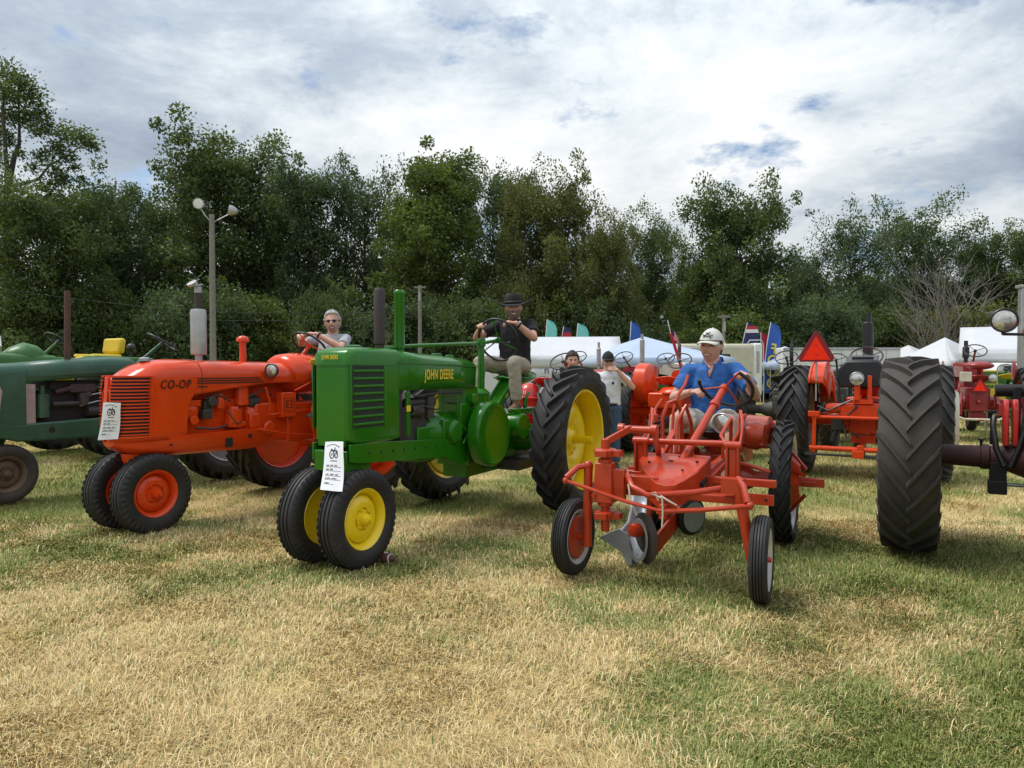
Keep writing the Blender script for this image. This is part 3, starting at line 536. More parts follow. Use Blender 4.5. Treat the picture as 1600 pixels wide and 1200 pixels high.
def pan_seat(parent, c, mat_, w=.42, d=.36, pitch=0.0, depth=.07):
    """pressed metal seat pan, rolled rim, front (+x) lower lip."""
    B = MB(); rings = []; n = 28
    for i, (s, z) in enumerate(((1.0, .012), (1.02, 0.0), (.93, -.010), (.75, -.035), (.5, -.055), (.2, -.062))):
        rings.append([(d / 2 * s * math.cos(2 * math.pi * k / n), w / 2 * s * math.sin(2 * math.pi * k / n) * (1 + .12 * (-math.cos(2 * math.pi * k / n))), z + (depth * max(0, -math.cos(2 * math.pi * k / n)) ** 1.5 + .02) * s) for k in range(n)])
    B.loft(rings, False); B.f.append(tuple(range(len(B.v) - n, len(B.v)))); B.xf(Matrix.Translation(V3(c)) @ Euler((0, pitch, 0)).to_matrix().to_4x4())
    return B.build('seat', MT[mat_], parent, 60, solid=.008)
def headlight(parent, c, d, r=.075, mat_='black', L=.09, lens='lens'):
    c = V3(c); d = V3(d).normalized(); B = MB(); B.lathe([(-L, r * .25), (-L * .8, r * .6), (-L * .35, r * .95), (0, r * 1.02), (.012, r * 1.04), (.016, r * .98), (.006, r * .9)], c, d, 24); o = B.build('headlight', MT[mat_], parent, 50)
    B = MB(); B.lathe([(.004, r * .92), (.012, r * .8), (.020, r * .45), (.023, r * .1)], c, d, 24); B.build('lens', MT[lens], o, 60); return o
def paper_tag(label, pts4, lines=True):
    """hanging show tag: a slightly curled sheet with printing; pts4 = tl, tr, br, bl in world space."""
    tl, tr, br, bl = [V3(p) for p in pts4]; n = ((tr - tl).cross(bl - tl)).normalized(); nx, ny = 10, 14; vs = []; fs = []
    if n.y > 0: n = -n
    def pt(u, v, o=0.0): 
        p = tl.lerp(tr, u).lerp(bl.lerp(br, u), v); return p + n * (.012 * math.sin(u * 3.1 + v * 2) * (0.3 + v) + .008 * math.cos(v * 5) + o)
    B = MB(); B.add([pt(i / nx, j / ny) for j in range(ny + 1) for i in range(nx + 1)], [(j * (nx + 1) + i, j * (nx + 1) + i + 1, (j + 1) * (nx + 1) + i + 1, (j + 1) * (nx + 1) + i) for j in range(ny) for i in range(nx)])
    o = B.build('paper_tag', MT['paper'], None, 60); tag(o, label, 'paper tag')
    B = MB()
    def seg(a, b, w):
        k = 6; 
        for i in range(k):
            p0 = pt(a[0] + (b[0] - a[0]) * i / k, a[1] + (b[1] - a[1]) * i / k, .0015); p1 = pt(a[0] + (b[0] - a[0]) * (i + 1) / k, a[1] + (b[1] - a[1]) * (i + 1) / k, .0015); d = (p1 - p0).normalized(); s = d.cross(n).normalized() * w; B.add([p0 - s, p1 - s, p1 + s, p0 + s], [(0, 1, 2, 3)])
    rn = random.Random(4)
    for k in range(7): seg((.14 + .10 * k, .115 - .05 * math.sin((k + .5) / 7 * math.pi)), (.21 + .10 * k, .115 - .05 * math.sin((k + 1.2) / 7 * math.pi)), .0035)
    # tractor emblem: two wheels, hood, stack
    for cx, cy, r in ((.42, .27, .11), (.64, .29, .065)):
        for k in range(12): a0, a1 = 2 * math.pi * k / 12, 2 * math.pi * (k + 1) / 12; seg((cx + r * math.cos(a0), cy + .75 * r * math.sin(a0)), (cx + r * math.cos(a1), cy + .75 * r * math.sin(a1)), .004)
    seg((.40, .19), (.68, .20), .006); seg((.68, .20), (.69, .26), .006); seg((.58, .13), (.58, .19), .004); seg((.40, .27), (.45, .27), .01); seg((.36, .17), (.46, .17), .004)
    seg((.36, .40), (.68, .40), .003)
    for v in (.52, .60, .70, .78, .87): seg((.12, v), (.86 if v < .8 else .55, v), .0012)
    for v, words in ((.505, 3), (.585, 2), (.685, 3), (.765, 2), (.86, 1)):
        u = .16
        for w in range(words):
            for j in range(rn.randint(3, 5)): seg((u, v), (u + .025, v - .02 - .015 * rn.random()), .0014); seg((u + .025, v - .025), (u + .04, v), .0014); u += .045
            u += .06
    pr = B.build('printing', MT['ink'], o, 0); pr['kind'] = 'stuff'; return o

# ------------------------------------------------------------------ green row-crop tractor with the yellow wheels
def hdg(deg): return math.radians(deg)
def build_green():
    T = thing('row_crop_tractor', 'bright green row crop tractor with yellow wheels and two upright stacks', 'tractor', (-.09, 7.72, 0), hdg(242), 'antique tractors on show')
    g = MT['jd_green']
    # hood: long smooth shell from dash to radiator cap
    def sec(x, w, zt, zb, crown=.028, sh=.045):
        pts = [(w, zb), (w, zb + (zt - sh - crown - zb) * .5), (w, zt - sh - crown), (w - .012, zt - sh * .55 - crown), (w - .05, zt - sh * .15 - crown), (w - .11, zt - crown * .55), (w * .35, zt - crown * .12), (0, zt)]
        return [(x, y, z) for y, z in pts] + [(x, -y, z) for y, z in reversed(pts[:-1])]
    B = MB(); B.loft([sec(x, w, zt, zb) for x, w, zt, zb in ((.90, .243, 1.590, 1.315), (1.2, .245, 1.608, 1.315), (1.8, .248, 1.636, 1.315), (2.17, .250, 1.654, 1.315))], False, ring_closed=False); B.build('hood', g, T, 40, solid=.004)
    # seam lip along the hood
    for s in (-1, 1):
        B = MB(); B.bar((.90, s * .246, 1.515), (2.19, s * .254, 1.545), .012, .012); B.bar((.90, s * .246, 1.515), (.92, s * .246, 1.33), .010, .012); B.build('hood_trim', g, T)
    # radiator housing with rounded front corners
    def rsec(z, x1, w, r=.07):
        p = [(2.17, w), (x1 - r, w)]
        for k in range(1, 6): a = k / 6 * math.pi / 2; p.append((x1 - r + r * math.sin(a), w - r + r * math.cos(a)))
        p.append((x1, w - r)); return [(x, y, z) for x, y in p] + [(x, -y, z) for x, y in reversed(p)]
    B = MB(); rings = [rsec(z, x1, w, r) for z, x1, w, r in ((.915, 2.72, .20, .07), (.93, 2.76, .235, .07), (.96, 2.79, .247, .07), (1.5, 2.79, .247, .07), (1.53, 2.79, .247, .07))]; B.loft(rings, True); nose = B.build('radiator_housing', g, T, 45)
    B = MB(); rings = [rsec(z, x1, w, r) for z, x1, w, r in ((1.52, 2.80, .252, .072), (1.60, 2.798, .25, .075), (1.632, 2.775, .235, .08), (1.652, 2.73, .19, .08), (1.66, 2.66, .12, .06))]; B.loft(rings, True); B.build('nose_cap', g, T, 60)
    # front medallion bar: raised centre panel
    B = MB(); B.box((2.785, 0, 1.205), (.016, .36, .59)); B.build('front_panel', g, T, bevel=.006)
    # louvres both sides and wrapped round the front corner
    z0, n = 1.055, 8; dz = (1.515 - z0) / n
    for s in (-1, 1):
        B = MB(); B.box((2.575, s * .2475, 1.285), (.385, .004, .475)); B.build('grille_screen', MT['mesh_dark'], T)
        for k in range(n):
            z = z0 + dz * (k + .30); B = MB(); rings = []
            for x in (2.385, 2.45, 2.58, 2.70, 2.765): rings.append([(x, s * (.249), z - .008), (x, s * .262, z - .004), (x, s * .263, z + .010), (x, s * .249, z + .016)])
            B.loft(rings, True); B.build('grille_slat', g, T, bevel=.002)
        for x, d, y in ((2.36, .028, .250), (2.782, .02, .247)):
            B = MB(); B.box((x, s * y, 1.285), (d, .010, .50)); B.build('grille_frame', g, T, bevel=.002)
    t = place('lettering', text_mesh('JOHN DEERE', MT['decal_yellow'], .046, .001, .55, off=.0006), T); orient(t, (2.7145, 0, 1.58), (0, 1, 0), (0, 0, 1))
    t = place('lettering', text_mesh('JOHN DEERE', MT['decal_yellow'], .122, .0008, .57, off=.0030), T); orient(t, (1.53, .1905, 1.44), (-1, 0, 0.004), (0, 0, 1))
    # stacks
    B = MB(); B.lathe([(1.60, .036), (1.69, .036), (1.70, .047), (2.135, .047), (2.15, .040), (2.16, .034)], (2.10, -.02, 0), (0, 0, 1), 20); B.build('exhaust_stack', MT['rusty_pipe'], T, 40)
    B = MB(); B.lathe([(1.60, .036), (1.66, .036), (1.67, .045), (2.125, .045), (2.14, .051), (2.152, .047), (2.165, .036)], (1.86, .0, 0), (0, 0, 1), 20); B.build('air_stack', g, T, 40)
    for x, z, r in ((2.45, 1.645, .07), (1.3, 1.60, .05), (1.08, 1.59, .04)):
        B = MB(); B.lathe([(z, r), (z + .028, r * .97), (z + .034, r * .78)], (x, 0, 0), (0, 0, 1), 18); B.build('filler_cap', g, T, 40)
    # steering shaft above hood and its post
    B = MB(); B.tube([(2.15, 0, 1.665), (1.7, 0, 1.695), (.48, .0, 1.755), (.12, .0, 1.80)], .016, 8); B.build('steering_shaft', g, T)
    B = MB(); B.cyl((.48, .0, 1.08), (.48, .0, 1.76), .036, .032, 16); B.cyl((.48, .0, 1.72), (.48, .0, 1.80), .046, .044, 16); B.cyl((.48, .0, 1.16), (.48, .0, 1.20), .05, .05, 14); B.box((.48, .0, 1.76), (.05, .16, .03)); B.build('steering_post', g, T, 40, bevel=.003)
    steering_wheel(T, (.12, .0, 1.80), (-.93, 0, .36), .235, 'black', 3, 'jd_green', .013)
    B = MB(); B.tube([(.46, .05, 1.76), (.33, .18, 1.76), (.25, .20, 1.76)], .007, 6); B.sph((.25, .20, 1.76), .016); B.build('throttle_lever', MT['black'], T, 60)
    # frame rails, pedestal
    for s in (-1, 1):
        B = MB(); B.prism([(2.80, .80), (2.80, .93), (2.3, .915), (1.15, .845), (1.05, .78), (1.05, .62), (1.18, .60), (1.45, .70), (2.70, .78)], s * .225, s * .25); r = B.build('frame_rail', g, T, bevel=.004)
        for i in range(9):
            B = MB(); B.cyl((1.3 + i * .16, s * .249, .80 + .006 * i), (1.3 + i * .16, s * .254, .80 + .006 * i), .011, .011, 10); B.build('bolt_hole', MT['dark'], r)
        B = MB(); B.tube([(1.2, s * .30, .80), (1.1, s * .30, .90), (1.28, s * .29, 1.02), (1.26, s * .27, 1.25)], .012, 6); B.build('fuel_line', g, T, 60)
    B = MB(); B.box((2.66, 0, .80), (.30, .42, .16)); B.lathe([(.36, .05), (.40, .075), (.62, .085), (.72, .14), (.76, .15)], (2.62, 0, 0), (0, 0, 1), 20); B.cyl((2.62, -.17, .365), (2.62, .17, .365), .035, .035, 12); B.build('front_pedestal', g, T, 40, bevel=.008)
    # engine: horizontal cylinder block, carburettor, tubes
    B = MB(); B.box((1.45, 0, .84), (.75, .38, .30)); B.lathe([(0, .17), (.02, .19), (.30, .20), (.55, .18), (.60, .14)], (1.08, .02, .90), (1, 0, 0), 20); B.box((1.28, .16, .93), (.34, .14, .20)); B.box((1.05, .1, 1.02), (.22, .28, .30)); B.lathe([(0, .11), (.12, .115), (.16, .09)], (1.3, .15, .92), (0, 1, 0), 20); B.build('engine_block', g, T, 40, bevel=.012)
    B = MB(); B.box((1.85, 0, 1.0), (.42, .30, .34)); B.cyl((1.5, .12, 1.2), (1.95, .12, 1.2), .045, .045, 12); B.cyl((1.62, .17, 1.06), (1.62, .17, 1.25), .05, .05, 12); B.cyl((1.75, .16, 1.13), (1.9, .16, 1.13), .06, .05, 12); B.box((2.12, 0, 1.14), (.08, .4, .42)); B.tube([(1.95, .2, 1.1), (1.8, .23, 1.18), (1.55, .22, 1.13), (1.4, .22, 1.2), (1.2, .22, 1.17)], .009, 6); B.tube([(1.9, .2, 1.26), (1.5, .22, 1.28), (1.1, .2, 1.27)], .011, 6); B.build('manifold', MT['engine_dark'], T, 40, bevel=.006)
    B = MB(); B.box((2.03, .235, 1.12), (.05, .03, .36)); B.build('radiator_bracket', g, T, bevel=.004)
    B = MB(); B.box((1.99, .191, 1.165), (.055, .004, .05)); B.build('decal', MT['decal_yellow'], T)
    # crankcase / transmission
    B = MB(); B.box((.55, 0, .80), (.95, .48, .46)); B.box((.95, .02, 1.14), (.24, .40, .36)); B.box((.2, 0, .86), (.5, .40, .30)); B.lathe([(0, .16), (.3, .15), (.34, .1)], (.55, 0, .95), (0, 0, 1), 18); B.box((.6, 0, .52), (.8, .34, .14)); B.cyl((.97, .22, 1.2), (.97, .30, 1.2), .06, .055, 14); B.cyl((.9, .2, 1.08), (.9, .29, 1.08), .045, .04, 12); B.build('transmission_case', g, T, 40, bevel=.015)
    # flywheel cover and belt pulley guard
    B = MB(); B.lathe([(.25, .285), (.265, .305), (.36, .312), (.385, .300), (.388, .275), (.378, .262), (.372, .12), (.374, .01)], (.88, 0, .87), (0, 1, 0), 44); B.build('flywheel', g, T, 40)
    B = MB(); B.lathe([(.2, .13), (.36, .135), (.385, .125), (.388, .05)], (.26, 0, .90), (0, 1, 0), 28); B.box((.10, .28, 1.055), (.42, .12, .05)); B.box((.0, .26, 1.12), (.06, .03, .14)); B.tube([(.1, .3, 1.1), (.06, .31, 1.2), (-.02, .3, 1.24)], .015, 6); B.build('brake_housing', g, T, 40, bevel=.006)
    B = MB(); B.box((.1, .2, .50), (.5, .34, .10)); B.box((.15, 0, .56), (1.0, .3, .12)); B.box((-.35, 0, .42), (.6, .10, .05)); B.build('drawbar', MT['engine_dark'], T, bevel=.006)
    B = MB(); B.box((-.02, .30, .70), (.18, .10, .15)); B.cyl((-.02, .34, .72), (-.02, .38, .72), .05, .05, 12); B.build('hydraulic_valve', g, T, bevel=.01)
    # seat post, seat, platform
    B = MB(); B.bar((.30, .0, 1.05), (-.12, .0, 1.36), .15, .05); B.bar((.30, -.07, 1.05), (-.12, -.07, 1.36), .03, .09); B.bar((.30, .07, 1.05), (-.12, .07, 1.36), .03, .09); B.build('seat_post', g, T, bevel=.006)
    B = MB(); B.box((.09, .087, 1.205), (.07, .004, .02), (0, .636, 0)); B.build('decal', MT['decal_yellow'], T)
    pan_seat(T, (-.24, 0, 1.37), 'jd_green', .50, .42, 0)
    B = MB(); B.box((-.05, 0, 1.02), (.75, .60, .025)); B.build('platform', g, T, bevel=.004)
    KEEP = ('lettering', 'flywheel', 'brake_housing', 'steering_wheel', 'seat', 'platform', 'steering_post', 'seat_post', 'exhaust_stack', 'air_stack', 'filler_cap', 'spokes', 'drawbar', 'throttle_lever', 'decal')
    for o in list(T.children_recursive):
        if o.type == 'MESH' and o.name.split('.')[0] not in KEEP:
            for v in o.data.vertices: v.co.y *= .755; v.co.x = v.co.x if v.co.x < 1.2 else 1.2 + (v.co.x - 1.2) * .943
    B = MB(); B.lathe([(-.75, .085), (-.4, .10), (-.3, .15), (.3, .15), (.4, .10), (.75, .085)], (0, 0, .765), (0, 1, 0), 20); B.build('rear_axle', g, T, 40)
    # wheels
    ty = lug_tyre(.765, .34, .50, 22, .046, .34, 'rubber', .030, curve=.03); rm = rim_mesh(.34, .50, 'jd_yellow', -.10, .11, .10, 48); hb = hub_mesh('jd_yellow', -.06, .11, .05, 12, .155, .014, .26, False)
    wheel(T, (0, .83, .765), ty, rm, hb); wheel(T, (0, -.83, .765), ty, rm, hb, True, 0, .1)
    tf = rib_tyre(.372, .185, .215, blocks=44); rf = rim_mesh(.185, .215, 'jd_yellow', .0, .06, .05); hf = hub_mesh('jd_yellow', .03, .048, .07, 6, .075)
    wheel(T, (2.63, .195, .372), tf, rf, hf, False, .0); wheel(T, (2.63, -.195, .372), tf, rf, hf, True, .0)
    return T
GREEN_T = build_green()

# ------------------------------------------------------------------ orange tractor with the rounded louvred nose
def build_orange():
    T = thing('row_crop_tractor', 'glossy orange tractor with rounded slatted nose and tall grey muffler', 'tractor', (-2.31, 8.60, 0), hdg(241), 'antique tractors on show'); g = MT['orange']
    X0 = 2.18                                                    # where the nose starts to round in plan
    def halfw(x): return .255 * (max(0.0, 1 - (max(0.0, x - X0) / .475) ** 2.8)) ** .5
    def topz(x): return 1.585 - .002 * max(0, 2.0 - x) * 10 * .8 - .30 * max(0.0, (x - 2.0) / .66) ** 3.0
    def botz(x):
        # lower edge of the side sheet: deep nose panel, then swept up in a curve over the engine bay
        if x > 2.03: return .84
        if x > 1.93: t = (2.03 - x) / .10; return .84 + (1.245 - .84) * (1 - math.sqrt(max(0, 1 - t ** 1.0)) if False else math.sqrt(max(0.0, 1 - (1 - t) ** 2)))
        return 1.245 + .10 * min(1, (1.93 - x) / .9)
    def sec(x):
        w = max(.012, halfw(x)); zt = topz(x); zb = min(botz(x), zt - .1); sh = min(.16, w * .62); n = 8; pts = [(w, zb + (zt - sh - zb) * k / n) for k in range(n + 1)]
        for k in range(1, 7): a = k / 7 * math.pi / 2; pts.append((w - sh * (1 - math.cos(a)) * 1.0, zt - sh + sh * math.sin(a) * .93))
        pts += [(max(0, w - sh) * .5, zt - sh * .02), (0, zt)]
        return [(x, y, z) for y, z in pts] + [(x, -y, z) for y, z in reversed(pts[:-1])]
    xs = [.62, .8, 1.1, 1.4, 1.7, 1.90, 1.925, 1.935, 1.945, 1.96, 1.98, 2.0, 2.02, 2.031, 2.1, 2.2, 2.3, 2.38, 2.45, 2.51, 2.55, 2.58, 2.605, 2.625, 2.64, 2.65]
    B = MB(); B.loft([sec(x) for x in xs], False, ring_closed=False); B.build('hood', g, T, 42, solid=.006)
    # seam line over the hood
    B = MB(); B.tube([(1.86, y * 1.004, z + .003) for _, y, z in sec(1.86)], .003, 5); B.build('hood_seam', MT['decal_black'], T)
    # grille: dark backing and slats following the curved plan
    zs = [.905 + .0302 * k for k in range(17)]
    def plan(x, o): 
        w = halfw(x); e = .004; dw = (halfw(x + e) - halfw(x - e)) / (2 * e); n = V3((-dw, 1, 0)).normalized(); return V3((x, w, 0)) + n * o
    for s in (-1, 1):
        pl = [2.40, 2.45, 2.49, 2.53, 2.56, 2.585, 2.61, 2.63, 2.645]
        B = MB(); rings = []
        for z in (.885, 1.05, 1.2, 1.32, 1.415):
            sh_ = [plan(x, .004) for x in pl]; rings.append([(p.x - .0 if z < 1.3 else p.x - .02 * ((z - 1.3) / .12), s * p.y, z) for p in sh_])
        B.loft(rings, False, ring_closed=False); B.build('grille_screen', MT['dark'], T)
        for z in zs:
            B = MB(); rings = []
            for x in pl:
                p = plan(x, .004); q = plan(x, .020); dx = -.02 * max(0, (z - 1.3) / .12); rings.append([(p.x + dx, s * p.y, z - .007), (q.x + dx, s * q.y, z - .005), (q.x + dx, s * q.y, z + .005), (p.x + dx, s * p.y, z + .008)])
            B.loft(rings, True); B.build('grille_slat', g, T, 40)
        B = MB(); 
        for z0, z1 in ((.875, .892), (1.415, 1.432)):
            B.loft([[(plan(x, .002).x - (.02 if z0 > 1.3 else 0), s * plan(x, .002).y, z0), (plan(x, .02).x - (.02 if z0 > 1.3 else 0), s * plan(x, .02).y, z0), (plan(x, .02).x - (.02 if z0 > 1.3 else 0), s * plan(x, .02).y, z1), (plan(x, .002).x - (.02 if z0 > 1.3 else 0), s * plan(x, .002).y, z1)] for x in pl], True)
        B.bar((2.395, s * .232, .875), (2.36, s * .240, 1.43), .03, .025); B.build('grille_frame', g, T, bevel=.002)
    B = MB(); B.bar((2.665, 0, .88), (2.63, 0, 1.42), .05, .03); B.build('grille_post', g, T, bevel=.006)
    # belly casting: rounded underside of the nose and frame channel
    def bel(x, w, zt, zb): 
        return [(x, w, zt), (x, w * .98, zb + (zt - zb) * .35), (x, w * .80, zb + .012), (x, w * .4, zb), (x, -w * .4, zb), (x, -w * .80, zb + .012), (x, -w * .98, zb + (zt - zb) * .35), (x, -w, zt)]
    B = MB(); B.loft([bel(.95, .20, .88, .66), (bel(1.3, .262, .875, .65)), bel(2.0, .268, .87, .67), bel(2.3, .25, .87, .69), bel(2.45, .215, .87, .72), bel(2.56, .155, .87, .755), bel(2.63, .085, .87, .80)], True); fr = B.build('frame', g, T, 45)
    for x, z, r in ((1.55, .775, .012), (2.2, .79, .010), (1.30, .80, .022)):
        B = MB(); B.cyl((x, .255, z), (x, .2715, z), r, r, 12); B.build('bolt_hole', MT['dark'], fr)
    B = MB(); B.box((1.56, .262, .755), (.085, .016, .09)); B.build('frame_slot', MT['dark'], fr, bevel=.004)
    B = MB(); B.lathe([(.33, .055), (.40, .075), (.55, .075), (.66, .13), (.72, .14)], (2.36, 0, 0), (0, 0, 1), 18); B.cyl((2.36, -.17, .36), (2.36, .17, .36), .035, .035, 12); B.build('front_pedestal', g, T, 40)
    # engine, all painted orange, seen in the bay
    B = MB(); B.box((1.62, 0, 1.0), (.86, .28, .38)); B.box((1.65, .0, 1.24), (.84, .22, .12)); B.box((1.3, .0, 1.25), (1.3, .12, .3)); B.build('engine_block', g, T, bevel=.02)
    B = MB(); B.lathe([(0, .075), (.05, .09), (.09, .08), (.11, .04)], (1.93, .10, 1.08), (0, 1, 0), 18); B.cyl((1.93, .15, 1.0), (1.93, .24, 1.0), .05, .045, 14); B.box((1.9, .16, 1.16), (.12, .10, .06)); B.build('governor', g, T, 40, bevel=.006)
    B = MB(); B.cyl((1.44, .18, .90), (1.44, .18, 1.08), .085, .085, 18); B.cyl((1.44, .18, 1.08), (1.44, .18, 1.11), .06, .05, 14); B.box((1.44, .2, .93), (.20, .10, .05)); B.build('oil_filter', g, T, 40, bevel=.004)
    B = MB(); B.lathe([(0, .045), (.06, .05), (.10, .045), (.14, .03)], (1.60, .18, 1.10), (0, 0, 1), 14); B.build('sediment_bowl', g, T, 40); B = MB(); B.cyl((1.32, .16, 1.12), (1.32, .16, 1.30), .075, .07, 18); B.lathe([(1.30, .07), (1.31, .085), (1.34, .08), (1.35, .05)], (1.32, .16, 0), (0, 0, 1), 16); B.build('air_cleaner', g, T, 40)
    B = MB(); B.cyl((1.10, .13, 1.14), (1.24, .13, 1.14), .07, .07, 16); B.build('starter', MT['engine_dark'], T, 40, bevel=.008); B = MB(); B.cyl((1.72, .16, 1.17), (1.72, .24, 1.17), .055, .05, 14); B.box((1.75, .18, 1.1), (.09, .05, .15)); B.box((1.78, .20, 1.05), (.10, .08, .09)); B.build('magneto', MT['engine_dark'], T, 40, bevel=.008)
    B = MB(); B.tube([(1.55, .23, 1.08), (1.52, .26, 1.0), (1.46, .27, .93), (1.40, .26, .96)], .006, 6); B.tube([(1.80, .22, 1.2), (1.66, .24, 1.24), (1.5, .22, 1.16)], .008, 6); B.tube([(1.3, .22, 1.2), (1.1, .25, 1.27), (.95, .2, 1.2)], .008, 6); B.tube([(1.9, .2, .92), (1.7, .23, .90), (1.55, .22, .92)], .012, 6); B.build('fuel_line', MT['engine_dark'], T, 60)
    # clutch housing, gearbox, tank behind hood
    B = MB(); B.box((.92, 0, .92), (.50, .40, .42)); B.box((.45, 0, .90), (.60, .46, .44)); B.lathe([(0, .22), (.08, .23), (.12, .2)], (1.16, 0, .95), (1, 0, 0), 22); B.cyl((1.0, .2, .86), (1.0, .24, .86), .085, .08, 18); B.box((1.2, .2, .95), (.14, .08, .16)); B.box((.1, 0, .85), (.4, .40, .42)); B.build('transmission_case', g, T, 40, bevel=.02)
    B = MB(); B.lathe([(-.70, .09), (-.4, .12), (-.25, .2), (.25, .2), (.4, .12), (.70, .09)], (0, 0, .74), (0, 1, 0), 22); B.build('rear_axle', g, T, 40)
    def tk(x, w, zt, zb): return [(x, w * math.cos(a), (zt + zb) / 2 + (zt - zb) / 2 * math.sin(a)) for a in [2 * math.pi * k / 20 for k in range(20)]]
    B = MB(); B.loft([tk(.70, .22, 1.60, 1.28), tk(.64, .28, 1.655, 1.22), tk(.45, .31, 1.675, 1.20), tk(.22, .31, 1.66, 1.19), tk(.10, .27, 1.60, 1.22), tk(.06, .2, 1.5, 1.28)], True); B.build('fuel_tank', g, T, 60)
    B = MB(); B.box((.38, .275, 1.57), (.16, .012, .07), (-.55, 0, 0)); B.build('decal', MT['flag_yellow'], T)
    B = MB(); B.box((.80, .255, 1.10), (.20, .10, .27)); tb = B.build('tool_box', g, T, bevel=.008)
    t = place('lettering', text_mesh('E3', MT['decal_black'], .12, .001, .8), T); orient(t, (.80, .3065, 1.10), (-1, 0, 0), (0, 0, 1))
    for a, b in (((.87, .3062, 1.03), (.87, .3062, 1.17)), ((.73, .3062, 1.03), (.73, .3062, 1.17)), ((.87, .3062, 1.03), (.73, .3062, 1.03)), ((.87, .3062, 1.17), (.73, .3062, 1.17))):
        B = MB(); B.bar(a, b, .002, .006, (0, 1, 0)); B.build('emblem_border', MT['decal_black'], tb)
    # linkage rods
    for p in ([(1.05, .26, 1.0), (.7, .28, 1.02), (.3, .30, 1.05)], [(1.20, .27, .86), (.8, .29, .78), (.42, .3, .74)], [(.62, .26, 1.42), (.35, .30, 1.58), (.22, .2, 1.66)], [(.72, .30, 1.25), (.45, .33, 1.36), (.28, .33, 1.40)], [(1.1, .27, 1.30), (1.06, .29, 1.15), (1.05, .27, 1.0)]):
        B = MB(); B.tube(p, .011, 7); B.build('control_rod', g, T, 60)
    B = MB(); B.tube([(.42, .32, .70), (.50, .33, .90), (.48, .33, 1.06), (.38, .33, 1.14), (.25, .3, 1.16)], .022, 8); B.build('platform_rail', g, T, 60)
    B = MB(); B.tube([(.55, 0, 1.45), (.30, 0, 1.66), (.20, 0, 1.76)], .02, 8); B.build('steering_column', g, T, 60); steering_wheel(T, (.19, 0, 1.77), (-.66, 0, .75), .215, 'black', 3, 'orange', .013)
    B = MB(); B.box((.0, 0, 1.02), (.6, .56, .03)); B.build('platform', g, T, bevel=.004); pan_seat(T, (-.30, 0, 1.27), 'orange', .48, .40); B = MB(); B.bar((.05, 0, 1.02), (-.28, 0, 1.25), .08, .04); B.build('seat_post', g, T)
    # lettering and pinstripes on the side sheet
    t = place('lettering', text_mesh('CO-OP', MT['decal_black'], 0.112, .001, .80, .22, .001), T); orient(t, (2.15, .2625, 1.345), (-1, 0, 0), (0, 0, 1))
    for k, (z, x1) in enumerate(((1.395, 1.16), (1.372, 1.13), (1.349, 1.10), (1.326, 1.80))):
        B = MB(); B.box(((1.915 + x1) / 2, .2600, z + (.004 if k < 3 else -.006)), (1.915 - x1, .002, .010)); B.build('pinstripe', MT['decal_black'], T)
    # breather stack, muffler with rain cap, headlight, radiator cap
    B = MB(); B.cyl((1.16, 0, 1.53), (1.16, 0, 1.80), .036, .034, 16); B.lathe([(1.775, .055), (1.785, .066), (1.80, .066), (1.825, .055), (1.84, .03), (1.845, .005)], (1.16, 0, 0), (0, 0, 1), 20); B.build('breather_stack', g, T, 40)
    B = MB(); B.lathe([(1.56, .035), (1.63, .035), (1.635, .072), (1.66, .076), (2.06, .076), (2.085, .068), (2.09, .036)], (1.70, 0, 0), (0, 0, 1), 22); m = B.build('muffler', MT['galv'], T, 40)
    B = MB(); B.cyl((1.70, 0, 2.08), (1.70, 0, 2.25), .034, .033, 14); B.build('pipe', MT['rusty_pipe'], m, 40); B = MB(); B.cyl((1.70, 0, 2.25), (1.70, 0, 2.31), .036, .036, 14); B.cyl((1.76, 0, 2.325), (1.775, 0, 2.345), .05, .05, 16); B.box((1.72, 0, 2.325), (.12, .05, .015), (0, .2, 0)); B.build('rain_cap', MT['galv'], m, 40)
    headlight(T, (1.08, .34, 1.475), (.95, .25, 0), .072); B = MB(); B.tube([(1.02, .33, 1.43), (1.0, .31, 1.40), (.98, .26, 1.40)], .014, 6); B.build('lamp_bracket', g, T)
    B = MB(); B.lathe([(1.565, .05), (1.59, .048), (1.60, .03)], (2.28, 0, 0), (0, 0, 1), 16); B.build('radiator_cap', MT['steel'], T, 40)
    # wheels
    ty = lug_tyre(.735, .33, .47, 21, .042, .46); rm = rim_mesh(.33, .47, 'orange', -.03, .11, .08, 44); hb = hub_mesh('orange', .02, .11, .06, 8, .155, .014)
    wheel(T, (0, .76, .735), ty, rm, hb); wheel(T, (0, -.76, .735), ty, rm, hb, True, 0, .12)
    tf = rib_tyre(.362, .19, .20, blocks=40); rf = rim_mesh(.19, .20, 'orange', .0, .06, .05); hf = hub_mesh('orange', .03, .05, .075, 8, .085)
    wheel(T, (2.36, .205, .362), tf, rf, hf, False, .0); wheel(T, (2.36, -.205, .362), tf, rf, hf, True, .0)
    return T
ORANGE_T = build_orange()

